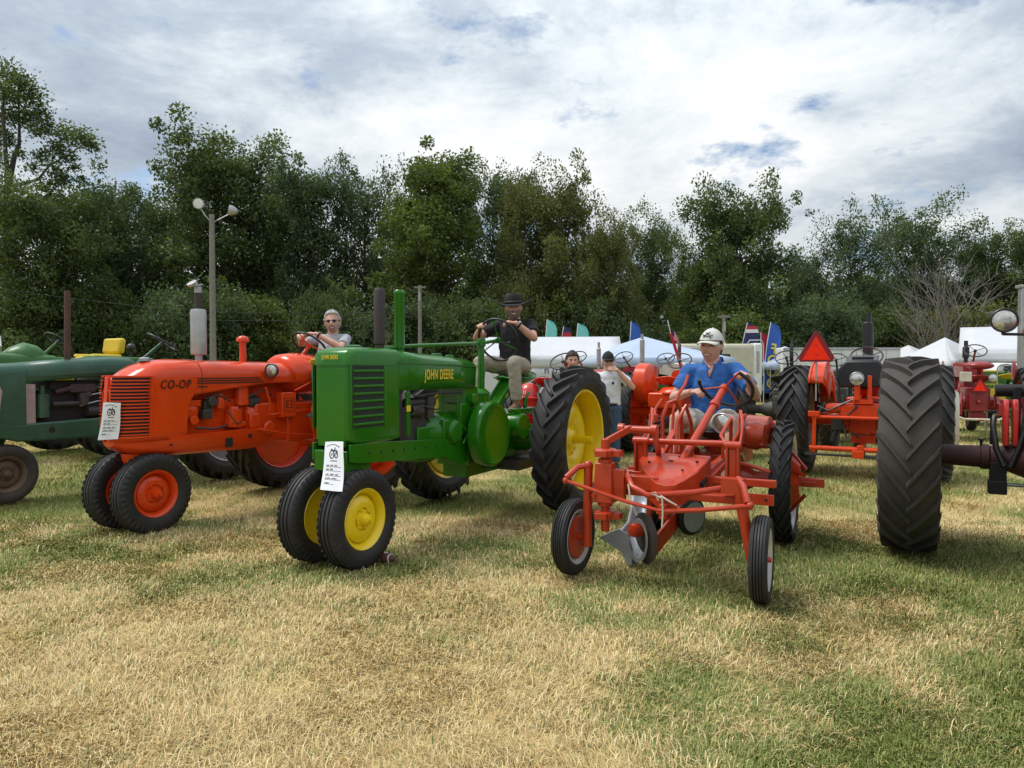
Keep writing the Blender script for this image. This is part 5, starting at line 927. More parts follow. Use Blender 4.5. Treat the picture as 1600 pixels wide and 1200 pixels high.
    part('hose', lambda B: B.tube([(-.5, .55, .98), (-.58, .40, .92), (-.6, .25, 1.0), (-.6, .1, 1.08), (-.62, .05, .98), (-.6, .15, .88), (-.55, .30, .92)], .013, 6), 0, MT['black']); part('hose', lambda B: B.tube([(-.55, -.5, .92), (-.62, -.3, 1.02), (-.6, -.05, 1.10)], .012, 6), 0, MT['black'])
    part('lift_rail', lambda B: B.cyl((-.72, .60, .84), (-.72, -.60, .84), .022, .022, 10), 0); part('lift_housing', lambda B: (B.box((-.42, 0, .92), (.36, .52, .20)), B.cyl((-.5, .45, .95), (-.5, -.45, .95), .07, .07, 14)), .03)
    for s in (-1, 1): part('hitch_arm', lambda B: (B.bar((-.72, s * .56, .86), (-.72, s * .57, .36), .045, .045, (1, 0, 0)), B.box((-.70, s * .57, .88), (.12, .14, .07))), .005); 
    part('hitch_bar', lambda B: B.cyl((-.72, .62, .42), (-.72, -.62, .42), .034, .034, 12), 0); part('tool_bar', lambda B: B.box((-.74, 0, .335), (.05, 1.35, .03)), .003, MT['engine_dark']); part('hitch_clamp', lambda B: (B.box((-.76, .02, .36), (.06, .14, .10)), B.box((-.74, .0, .44), (.08, .07, .08))), .006); part('diagonal_brace', lambda B: B.bar((-.72, -.30, .42), (-.45, -.48, .72), .05, .08), .005)
    part('linkage', lambda B: (B.bar((-.4, .28, .80), (-.5, .36, .48), .05, .08), B.box((-.45, .3, .75), (.1, .16, .2))), .006, MT['engine_dark']); part('chain', lambda B: B.tube([(-.5, .22, .72), (-.55, .18, .55), (-.52, .10, .62), (-.5, .03, .56)], .016, 6), 0, MT['engine_dark'])
    part('wheel_weight', lambda B: B.lathe([(-1.10, .10), (-1.13, .14), (-1.12, .40), (-1.07, .44), (-1.02, .42)], (0, 0, .775), (0, 1, 0), 12), .004, MT['cream_w']); part('knob', lambda B: (B.sph((-.1, .62, 1.78), .055), B.cyl((-.1, .62, 1.5), (-.1, .62, 1.76), .016, .016, 8)), 0, MT['black'])
    # second orange tractor behind the man in blue
    T, part = generic('utility_tractor', 'orange tractor with a rounded fender standing behind the man in blue', (2.85, 12.45), 60, 'ac_orange', 'ac_orange', 'rubber', .72, .36, .80, 2.2, (1.22, 1.48, .25), 'pan', 'ac_orange', None, sw=(.30, 1.62))
    part('fender', lambda B: B.lathe([(.36, .06), (.37, .30), (.42, .36), (.62, .37), (.66, .30), (.66, .04)], (-.05, 0, 1.22), (0, 1, 0), 30), .01); part('fender_arm', lambda B: B.bar((-.2, .45, 1.0), (-.35, .25, .86), .08, .10), .02); part('lift_housing', lambda B: (B.box((-.35, 0, .95), (.4, .6, .26)), B.lathe([(0, .3), (.05, .28), (.12, .2), (.14, .05)], (-.3, -.1, 1.05), (0, 0, 1), 18)), .03)
    # flag pole tractor mast: striped flag
    # big tractor at the right: rear wheel towards us
    T, part = generic('row_crop_tractor', 'large worn tractor with brown axle and tall chevron tyre turned to us', (4.22, 5.33), 240, 'rust_red', 'rust_red', 'rubber_worn', .80, .42, 1.07, 2.4, (1.34, 1.72, .27), 'pan', None, 'rusty_pipe', (1.5, 2.3, .05), None, 0, None, (.35, 1.85), front=True, eng='engine_dark', drawbar='dark')
    part('axle_housing', lambda B: B.lathe([(-.86, .05), (-.84, .075), (-.80, .080), (-.59, .088), (-.58, .10), (-.53, .10), (-.52, .088), (-.2, .092)], (0, 0, .80), (0, 1, 0), 20), .003, MT['rust_red']); part('axle_sleeve', lambda B: B.cyl((0, -1.0, .80), (0, -.84, .80), .045, .045, 14), 0, MT['dark']); part('hub_flange', lambda B: (B.cyl((0, -.94, .80), (0, -.90, .80), .12, .12, 16)), .003, MT['engine_dark']); part('grease_cap', lambda B: (B.cyl((0.02, -.58, .89), (0.02, -.58, .935), .010, .010, 8), B.cyl((0.02, -.58, .93), (.02, -.58, .94), .022, .022, 10)), 0, MT['dark'])
    for y in (-.425, -.365): part('wheel_weight', lambda B: B.prism([(-.02, .90), (.12, .90), (.12, 1.18), (.09, 1.24), (.06, 1.26), (.0, 1.25), (-.03, 1.2)], y - .018, y + .018), .008, MT['red'])
    part('bracket', lambda B: (B.box((.05, -.47, .66), (.09, .11, .22)), B.box((.07, -.475, .575), (.13, .12, .10))), .005, MT['dark']); part('hydraulic_hose', lambda B: B.tube([(.05, -.50, 1.12), (.10, -.51, 1.05), (.13, -.49, .88), (.16, -.44, .75), (.15, -.40, .74), (.12, -.34, .90), (.1, -.30, 1.05)], .022, 9), 0, MT['black']); part('guide_rod', lambda B: (B.cyl((.02, -.515, .9), (.02, -.515, 1.16), .010, .010, 8), B.box((.02, -.51, 1.155), (.05, .06, .025))), .002, MT['dark']); part('rear_cross_shaft', lambda B: (B.cyl((-.15, -.48, 1.32), (-.15, .34, 1.32), .05, .05, 12), B.box((-.12, -.34, 1.1), (.06, .05, .5))), .004, MT['dark']); part('cross_rod', lambda B: B.cyl((.08, -.46, .60), (.08, .3, .60), .014, .014, 8), 0, MT['steel'])
    headlight(T, (.55, -.485, 1.84), (.96, .02, .02), .085, 'black', .12); part('lamp_bracket', lambda B: (B.cyl((.50, -.485, 1.74), (.50, -.485, 1.78), .014, .014, 8), B.bar((.50, -.49, 1.745), (.50, -.15, 1.73), .03, .02)), .003, MT['black']); B = MB(); B.loft([[(x, w * math.cos(a), 1.76 + h * math.sin(a)) for a in [2 * math.pi * k / 18 for k in range(18)]] for x, w, h in ((.74, .14, .06), (.70, .30, .14), (.5, .36, .16), (.2, .35, .15), (.1, .24, .1))], True); B.build('fuel_tank', MT['g_orange'], T, 60)
    # dark red tractor facing away
    T, part = generic('row_crop_tractor', 'dark red tractor facing away with pan seat and white drawbar hoop', (9.75, 14.9), 64, 'farm_red', 'farm_red', 'rubber', .76, .36, .88, 2.4, (1.30, 1.62, .20), 'pan', None, 'black', (1.4, 2.12, .07), None, 0, None, (.28, 1.86)); smv_sign(T, (-.48, 0, 1.02), .30)
    part('seat_pan_rim', lambda B: B.sph((-.32, 0, 1.55), (.2, .26, .09)), 0); part('seat_stalk', lambda B: B.bar((-.2, 0, 1.1), (-.3, 0, 1.5), .08, .05)); part('drawbar_hoop', lambda B: B.tube([(-.5, .40, .62), (-.62, .38, .50), (-.65, .30, .46), (-.65, -.30, .46), (-.62, -.38, .50), (-.5, -.40, .62)], .024, 8), 0, MT['cream_w']); 
    for s in (-1, 1): part('lift_arm', lambda B: (B.box((-.45, s * .36, .66), (.2, .10, .24)), B.bar((-.2, s * .3, .95), (-.5, s * .36, .6), .06, .08)), .01); part('fender_disc', lambda B: B.lathe([(s * .60, .03), (s * .61, .20), (s * .635, .20), (s * .64, .03)], (-.1, 0, 1.45), (0, 1, 0), 22), .003)
    headlight(T, (-.45, -.22, 1.30), (-1, 0, .1), .08, 'galv'); part('battery', lambda B: B.box((-.35, .24, 1.32), (.2, .2, .2)), .01, MT['cream_w'])
    # red tractor just behind the green one
    T, part = generic('utility_tractor', 'bright red tractor with pan seat and domed housing behind the green one', (.72, 11.2), 60, 'red', 'red', 'rubber', .64, .30, .70, 2.1, (1.12, 1.36, .22), 'pan', 'red', None, sw=(.2, 1.60)); part('dome_housing', lambda B: B.lathe([(.86, .18), (1.02, .19), (1.03, .23), (1.05, .23), (1.06, .19), (1.17, .165), (1.25, .10), (1.27, .03)], (-.42, .28, 0), (0, 0, 1), 24), .002); headlight(T, (-.5, .0, 1.12), (-1, 0, .05), .08, 'galv')
    for k in range(3): part('dome_slit', lambda B: B.box((-.605, .25 + .03 * k, 1.13), (.006, .008, .06), (0, .3, 0)), 0, MT['white'])
    # grey-brown pair and others in the back rows
    generic('row_crop_tractor', 'dull grey tractor with steering wheel raised behind the cream camper side', (5.35, 13.9), 62, 'tractor_grey', 'tractor_grey', 'rubber_dusty', .68, .32, .80, 2.2, (1.15, 1.45, .22), 'pan', 'dark', 'black', (1.3, 2.15, .04), sw=(.15, 1.70))
    generic('row_crop_tractor', 'dull grey tractor parked beside its twin near the blue feather flag', (6.65, 14.6), 62, 'tractor_grey', 'tractor_grey', 'rubber_dusty', .68, .32, .80, 2.2, (1.15, 1.45, .22), 'pan', 'dark', None, sw=(.15, 1.66))
    generic('row_crop_tractor', 'red tractor with large black steering wheel in front of the frame tent', (1.35, 15.2), 62, 'red', 'red', 'rubber', .66, .30, .74, 2.1, (1.15, 1.45, .22), 'pan', 'dark', 'galv', (1.5, 2.1, .05), sw=(.1, 1.72))
    generic('row_crop_tractor', 'red tractor with grey muffler beside the man in the white shirt', (2.55, 16.4), 62, 'farm_red', 'farm_red', 'rubber', .66, .30, .74, 2.1, (1.2, 1.55, .22), 'pan', 'dark', 'galv', (1.6, 2.35, .06), sw=(.1, 1.74), fenders='dark')
    generic('row_crop_tractor', 'cream and rust tractor with brown stack near the blue canopy', (3.65, 17.0), 62, 'cream_w', 'rust', 'rubber', .66, .30, .74, 2.1, (1.25, 1.62, .24), 'pan', 'dark', 'rust', (1.5, 2.25, .045), sw=(.1, 1.72), fenders='rust_red')
    generic('row_crop_tractor', 'green tractor with yellow seat parked by the white car', (12.9, 18.5), 62, 'jd_green_dull', 'jd_yellow', 'rubber', .66, .30, .74, 2.1, (1.1, 1.4, .22), 'pan', 'seat_yellow', None, sw=(.1, 1.45))
    generic('row_crop_tractor', 'green tractor with yellow wheels beyond the orange fender by the white trailer', (7.35, 17.5), 62, 'jd_green_dull', 'jd_yellow', 'rubber', .6, .30, .74, 2.1, (1.0, 1.3, .22), 'pan', 'seat_yellow', None, sw=(.1, 1.4))
build_more()

# ------------------------------------------------------------------ people
P('skin', (0.60, 0.33, 0.235), 0.5, var=0.10, scale=18, rvar=0.06)
P('skin_tan', (0.55, 0.29, 0.20), 0.5, var=0.10, scale=18, rvar=0.06)
P('skin_pale', (0.62, 0.34, 0.255), 0.5, var=0.10, scale=18, rvar=0.06)
P('lip', (0.32, 0.10, 0.085), 0.45, var=0.06)
P('teeth', (0.70, 0.66, 0.60), 0.35, var=0.03)
P('eye', (0.035, 0.025, 0.02), 0.2, var=0.05)
P('hair_grey', (0.42, 0.41, 0.40), 0.75, var=0.30, scale=60, bump=0.5, bscale=90)
P('stubble', (0.40, 0.29, 0.25), 0.8, var=0.25, scale=60)
P('hair_dark', (0.030, 0.022, 0.017), 0.7, var=0.3, scale=60, bump=0.5, bscale=90)
P('beard_grey', (0.20, 0.175, 0.16), 0.8, var=0.45, scale=45, bump=0.5, bscale=110)
P('hat_black', (0.010, 0.010, 0.011), 0.85, var=0.2)
P('shirt_black', (0.012, 0.012, 0.014), 0.85, var=0.2, scale=9)
P('shirt_grey', (0.36, 0.37, 0.40), 0.85, var=0.08, scale=9)
P('shirt_white', (0.66, 0.66, 0.70), 0.85, var=0.05, scale=9)
P('shirt_slate', (0.20, 0.21, 0.20), 0.85, var=0.08, scale=9)
P('polo_blue', (0.020, 0.120, 0.40), 0.75, var=0.10, scale=14)
P('polo_trim', (0.045, 0.06, 0.10), 0.8, var=0.1)
P('khaki', (0.36, 0.315, 0.245), 0.85, var=0.09, scale=8)
P('shorts', (0.50, 0.48, 0.43), 0.85, var=0.07, scale=8)
P('denim', (0.040, 0.075, 0.14), 0.85, var=0.2, scale=12)
P('boot', (0.16, 0.085, 0.05), 0.6, var=0.15)
P('shoe_dark', (0.04, 0.035, 0.03), 0.6, var=0.15)
P('cap_cream', (0.60, 0.60, 0.54), 0.8, var=0.04)
P('watch', (0.02, 0.02, 0.022), 0.25, metal=0.5, var=0.1)
def head_point(u, v):
    """u: azimuth (0 = face), v: 0 chin .. pi crown; returns a point on a head about 0.235 m tall, centre at the ear line."""
    d = V3((math.sin(v) * math.cos(u), math.sin(v) * math.sin(u), -math.cos(v))); x, y, z = d.x * .098, d.y * .077, d.z * .122
    if z < 0:
        t = -z / .122; y *= 1 - .22 * t; 
        if x < 0: x *= 1 - .38 * t
        else: x *= 1 - .02 * t
    else: x = x * 1.02 - .006
    if x > 0:
        f = d.x ** 3; G = lambda cy, cz, sy, sz, a: a * math.exp(-((y - cy) / sy) ** 2 - ((z - cz) / sz) ** 2) * f
        x += G(0, -.022, .012, .020, .026) + G(0, -.004, .008, .028, .012) + G(0, .030, .05, .012, .006) + G(0, -.102, .028, .018, .010) + G(0, -.062, .026, .010, .006)
        x += G(.031, .010, .016, .011, -.011) + G(-.031, .010, .016, .011, -.011) + G(.042, -.030, .022, .020, .006) + G(-.042, -.030, .022, .020, .006)
    return V3((x, y, z))
def head_surf(B, M, scale=1.0, off=0.0, keep=None, nu=44, nv=34, thick=None, jitter=0.0, seed=1):
    rn = random.Random(seed); rows = []
    for j in range(nv + 1):
        v = math.pi * (j + .02) / (nv + .04); rows.append([head_point(2 * math.pi * i / nu, v) for i in range(nu)])
    def P_(i, j, o): p = rows[j][i % nu]; n = V3((p.x / .098 ** 2, p.y / .077 ** 2, p.z / .122 ** 2)).normalized(); return M @ (p * scale + n * o)
    if keep is None:
        B.loft([[P_(i, j, off) for i in range(nu)] for j in range(nv + 1)], True); return
    cells = [(i, j) for j in range(nv) for i in range(nu) if keep(sum((rows[a][b % nu] for a, b in ((j, i), (j, i + 1), (j + 1, i), (j + 1, i + 1))), V3()) / 4)]
    idx = {}; vs = []; fs = []
    def vid(i, j, lay):
        k = (i % nu, j, lay)
        if k not in idx: idx[k] = len(vs); vs.append(P_(i, j, (off + rn.uniform(-jitter, jitter)) if lay else -.004))
        return idx[k]
    S_ = set((i % nu, j) for i, j in cells)
    for i, j in cells:
        q = [(i, j), (i + 1, j), (i + 1, j + 1), (i, j + 1)]; fs.append(tuple(vid(a, b, 1) for a, b in q))
        for (di, dj), (a, b) in (((0, -1), (0, 1)), ((1, 0), (1, 2)), ((0, 1), (2, 3)), ((-1, 0), (3, 0))):
            if ((i + di) % nu, j + dj) not in S_: fs.append((vid(*q[a], 0), vid(*q[b], 0), vid(*q[b], 1), vid(*q[a], 1)))
    B.add(vs, fs)
def remesh(o, vox, smooth=6, wrinkle=0.0, wscale=.09, fac=.5):
    m = o.modifiers.new('r', 'REMESH'); m.mode = 'VOXEL'; m.voxel_size = vox; m.use_smooth_shade = True
    m = o.modifiers.new('s', 'SMOOTH'); m.iterations = smooth; m.factor = fac
    if wrinkle:
        t = bpy.data.textures.new('folds', 'CLOUDS'); t.noise_scale = wscale; t.noise_depth = 2; d = o.modifiers.new('d', 'DISPLACE'); d.texture = t; d.strength = wrinkle; d.mid_level = .5; d.texture_coords = 'LOCAL'
def hand(B, w, fdir, up, curl=1.0, side=1, L=1.0):
    """palm and five fingers from the wrist w; fdir: along the fingers; up: back of the hand; side +1: thumb towards fdir x up."""
    f = V3(fdir).normalized(); u = V3(up); u = (u - f * u.dot(f)).normalized(); s = f.cross(u) * side; w = V3(w)
    pc = w + f * .052 * L
    for k in (-.026, -.009, .009, .026): B.capsule([w + f * .012 + s * k * .75, w + f * .085 * L + s * k], [.0145, .0145], 8)
    for k, (o, ln) in enumerate(((.029, .074), (.0105, .083), (-.009, .077), (-.028, .060))):
        p = w + f * .088 * L + s * o; pts = [p]; a = 0.0
        for i, fr in enumerate((.45, .32, .25)):
            a += curl * (.55, .85, .65)[i]; d = f * math.cos(a) - u * math.sin(a); p = p + d * ln * fr * L; pts.append(p)
        B.capsule(pts, [.0098, .0092, .0086, .0076], 8)
    p = w + f * .028 * L + s * .030; d = (f * .55 + s * .75 - u * .30).normalized(); p1 = p + d * .036 * L; d2 = (f * .85 + s * .05 - u * (.45 * curl)).normalized(); p2 = p1 + d2 * .030 * L; B.capsule([p, p1, p2, p2 + (d2 - u * .3 * curl).normalized() * .022 * L], [.0135, .0115, .0105, .0085], 8)
def spine_rings(B, st, n=18):
    """st: (centre, half depth, half width, tilt dir) rings stacked along the spine."""
    rings = []
    for c, hd, hw, fx in st:
        f = V3((fx[0], fx[1], 0)).normalized(); l = V3((-f.y, f.x, 0)); rings.append([V3(c) + f * hd * math.cos(2 * math.pi * k / n) * (1.0 if math.cos(2 * math.pi * k / n) > 0 else .92) + l * hw * math.sin(2 * math.pi * k / n) for k in range(n)])
    B.loft(rings, True)
def person(label, loc, rz, J, skin, shirt, pants, shoes, head, bulk=1.0, sleeve=.55, shorts=False, extra=None):
    """J: joints in the person's own frame, facing +x; builds one skin body and clothes fitted over it."""
    T = thing('person', label, 'person', (*loc, 0), rz); b = bulk
    hip, chest, neck, hc = V3(J['hip']), V3(J['chest']), V3(J['neck']), V3(J['head']); yaw, pitch, roll = J.get('look', (0, 0, 0)); hs = J.get('hs', 1.05)
    M = Matrix.Translation(hc) @ Euler((roll, pitch, yaw), 'XYZ').to_matrix().to_4x4() @ Matrix.Diagonal((hs, hs, hs, 1)); fx = J.get('face', (1, 0))
    # --- skin
    B = MB(); head_surf(B, M)
    for s in (-1, 1): B.sph(M @ V3((-.008, s * .078, -.002)), (.020, .012, .031), 10, 7)
    B.capsule([neck - V3((0, 0, .05)), M @ V3((-.018, 0, -.055))], [.070 * b, .064], 12)
    spine_rings(B, [(hip - V3((0, 0, .07)), .09 * b, .14 * b, fx), (hip + V3((0, 0, .05)), .10 * b, .15 * b, fx), (hip.lerp(chest, .5), .10 * b, .145 * b, fx), (chest, .105 * b, .165 * b, fx), (neck - V3((0, 0, .07)), .085, .15, fx), (neck, .05, .06, fx)])
    for s, k in ((1, 'L'), (-1, 'R')):
        sh, el, wr = V3(J['sh' + k]), V3(J['el' + k]), V3(J['wr' + k]); B.capsule([sh, sh.lerp(el, .5), el], [.050 * b, .046 * b, .041], 12); B.capsule([el, el.lerp(wr, .3), el.lerp(wr, .75), wr], [.042, .043, .033, .027], 12); fd, up, cu = J['hand' + k]; hand(B, wr, fd, up, cu, 1 if s > 0 else -1)
        if 'kn' + k in J:
            hp, kn, an = hip + V3((.02, s * .095, -.02)), V3(J['kn' + k]), V3(J['an' + k]); B.capsule([hp, hp.lerp(kn, .5), kn], [.082 * b, .076 * b, .057], 12); B.capsule([kn, kn.lerp(an, .3), an], [.056, .058, .038], 12)
    body = B.build('body', MT[skin], T, 60); remesh(body, .0056, 4, 0, fac=.45)
    # --- shirt
    B = MB(); spine_rings(B, [(hip - V3((0, 0, .06)), .125 * b, .175 * b, fx), (hip + V3((0, 0, .06)), .135 * b, .18 * b, fx), (hip.lerp(chest, .5), .13 * b, .175 * b, fx), (chest, .13 * b, .185 * b, fx), (neck - V3((0, 0, .075)), .105, .175, fx), (neck - V3((0, 0, .03)), .080, .11, fx), (neck - V3((0, 0, .005)), .068, .074, fx)])
    for k in 'LR':
        sh, el = V3(J['sh' + k]), V3(J['el' + k]); e = sh.lerp(el, sleeve * 1.55); B.capsule([V3(J['neck']).lerp(sh, .45) - V3((0, 0, .05)), sh, sh.lerp(e, .5)], [.07, .066 * b, .063 * b], 12); B.tube([sh, sh.lerp(e, .5), e], [.064 * b, .064 * b, .066 * b], 14)
    sh_ = B.build('shirt', MT[shirt], T, 60); remesh(sh_, .009, 5, .022, .085)
    # --- trousers or shorts
    if 'knL' in J:
        B = MB(); B.sph(hip - V3((0, 0, .02)), (.155 * b, .185 * b, .135)); 
        for s, k in ((1, 'L'), (-1, 'R')):
            hp, kn, an = hip + V3((.02, s * .095, -.02)), V3(J['kn' + k]), V3(J['an' + k])
            if shorts: B.tube([hp, hp.lerp(kn, .4), hp.lerp(kn, .68)], [.105 * b, .10 * b, .10 * b], 14)
            else: B.capsule([hp, hp.lerp(kn, .5), kn], [.102 * b, .092 * b, .074], 12); B.tube([kn, kn.lerp(an, .4), an + (kn - an) * .04], [.074, .070, .062], 12)
        pt = B.build('shorts' if shorts else 'trousers', MT[pants], T, 60); remesh(pt, .009, 5, .026, .10)
        for s, k in ((1, 'L'), (-1, 'R')):
            an = V3(J['an' + k]); f = V3((1, s * .12, 0)).normalized(); B = MB(); B.loft([[an + f * a + V3((0, 0, -.085)) + V3((-f.y, f.x, 0)) * w * math.cos(t) + V3((0, 0, h * max(0, math.sin(t)))) for t in [2 * math.pi * q / 12 for q in range(12)]] for a, w, h in ((-.085, .02, .05), (-.06, .036, .09), (0, .040, .11), (.06, .043, .075), (.13, .047, .05), (.18, .036, .035), (.195, .015, .015))], True); B.build('shoe', MT[shoes], T, 60)
    # --- face
    for s in (-1, 1):
        if not head.get('shades'):
            B = MB(); B.sph(M @ V3((.079, s * .030, .009)), (.012, .014, .0065), 10, 7); B.build('eye', MT['eye'], T, 60)
        B = MB(); B.capsule([M @ V3((.090, s * .016, .028)), M @ V3((.087, s * .034, .033)), M @ V3((.074, s * .050, .028))], [.0042, .0048, .003], 6); B.build('eyebrow', MT[head.get('brow', 'hair_grey')], T, 60)
    if head.get('smile', 1):
        w = .030; B = MB(); B.loft([[M @ V3((.093 - 9 * (y * y), y, -.061 + 6 * y * y + dz)) for y in [w * (q / 4 - 1) for q in range(9)]] for dz in (.006, 0, -.006)], False, ring_closed=False); B.build('teeth', MT['teeth'], T, 60, solid=.003)
        for dz in (.009, -.010):
            B = MB(); B.tube([M @ V3((.0945 - 9 * (y * y), y, -.061 + 6 * y * y + dz * (1 - (y / w) ** 2 * .6))) for y in [w * 1.12 * (q / 5 - 1) for q in range(11)]], .0042, 6); B.build('lip', MT['lip'], T, 60)
    if head.get('hair'):
        lim = head.get('hairline', .055); B = MB(); head_surf(B, M, 1.0, head.get('hair_t', .014), lambda p: (p.z > lim + (.035 if p.x > .05 else 0) * .3 or (p.x < .02 and p.z > -.03) or (p.x < -.03 and p.z > -.065)) and not (p.x > .045 and p.z < lim) and not (abs(p.y) > .06 and p.x > -.005 and p.z < .02), jitter=.009, seed=3); B.build('hair', MT[head['hair']], T, 60)
    if head.get('beard'):
        B = MB(); head_surf(B, M, 1.0, head.get('beard_t', .009), lambda p: (p.z < -.075 and p.x > -.01) or (p.z < -.018 and abs(p.y) > .046 and p.x > -.005) or (p.x > .06 and -.055 < p.z < -.036 and abs(p.y) < .034) or (p.z < -.06 and abs(p.y) > .033 and p.x > 0), jitter=.004, seed=5); B.build('beard', MT[head['beard']], T, 60)
    if extra: extra(T, M, J)
    return T
def watch(T, wr, el, mat_='watch', r=.031):
    wr, el = V3(wr), V3(el); d = (el - wr).normalized(); c = wr + d * .035; B = MB(); B.lathe([(-.011, r), (-.009, r + .005), (.009, r + .005), (.011, r)], c, d, 20); o = B.build('watch', MT[mat_], T, 50); u, w = _frame(d); B = MB(); B.cyl(c - w * (r + .002), c - w * (r + .012), .019, .018, 16); B.build('watch_face', MT['steel'], o, 40)
def ball_cap(T, M, m, brim_m, logo=None):
    B = MB(); head_surf(B, M, 1.04, .012, lambda p: p.z > .040 - .12 * 0 + (0 if p.x > 0 else -.012)); c = B.build('cap', MT[m], T, 60)
    B = MB(); n = 14; up = []; 
    for j, r in enumerate((0.0, .35, .7, 1.0)): up.append([M @ V3((.062 + .100 * r * math.cos(a) ** .5, .082 * math.sin(a) * (1 - .10 * r), .050 - .022 * r - .9 * (.082 * math.sin(a)) ** 2 * 6 * .55)) for a in [(-math.pi / 2 + .001) + (math.pi - .002) * k / n for k in range(n + 1)]])
    B.loft(up, False, ring_closed=False); B.build('cap_brim', MT[brim_m], c, 60, solid=.004)
    B = MB(); B.sph(M @ V3((-.012, 0, .140)), .007, 8, 6); B.build('cap_button', MT[m], c)
    if logo:
        for pts in logo:
            B = MB(); q = []
            for y, z in pts: d = V3((math.sqrt(max(.0, 1 - (y / .09) ** 2 - ((z) / .142) ** 2)) * .118, y, z)); q.append(M @ d)
            B.tube(q, .0042, 6); B.build('cap_logo', MT['ink'], c, 60)
def cowboy_hat(T, M):
    B = MB(); n = 32; rings = []
    for z, rx, ry, pinch in ((.035, .108, .088, 0), (.06, .110, .092, 0), (.10, .104, .086, 0), (.135, .094, .074, .004), (.150, .085, .060, .010), (.150, .070, .040, .018), (.140, .05, .02, .020)):
        rings.append([M @ V3((rx * math.cos(a) - .006, ry * math.sin(a) * (1 - (.25 * max(0, math.cos(a)) ** 4 if z > .1 else 0)), z - pinch * abs(math.cos(a)))) for a in [2 * math.pi * k / n for k in range(n)]])
    B.loft(rings, True); h = B.build('cowboy_hat', MT['hat_black'], T, 60)
    B = MB(); rings = []
    for r in (0, .35, .7, 1.0): rings.append([M @ V3(((.106 + .075 * r) * math.cos(a) - .006, (.086 + .115 * r) * math.sin(a), .036 + .062 * r ** 1.5 * abs(math.sin(a)) ** 2.5 - .026 * r * math.cos(a) ** 2)) for a in [2 * math.pi * k / n for k in range(n)]])
    B.loft(rings, False); B.build('hat_brim', MT['hat_black'], h, 60, solid=.006)
    B = MB(); B.loft([[M @ V3((.1115 * math.cos(a) - .006, .0915 * math.sin(a), z)) for a in [2 * math.pi * k / n for k in range(n)]] for z in (.046, .066)], False); B.build('hat_band', MT['shoe_dark'], h, 60, solid=.002)
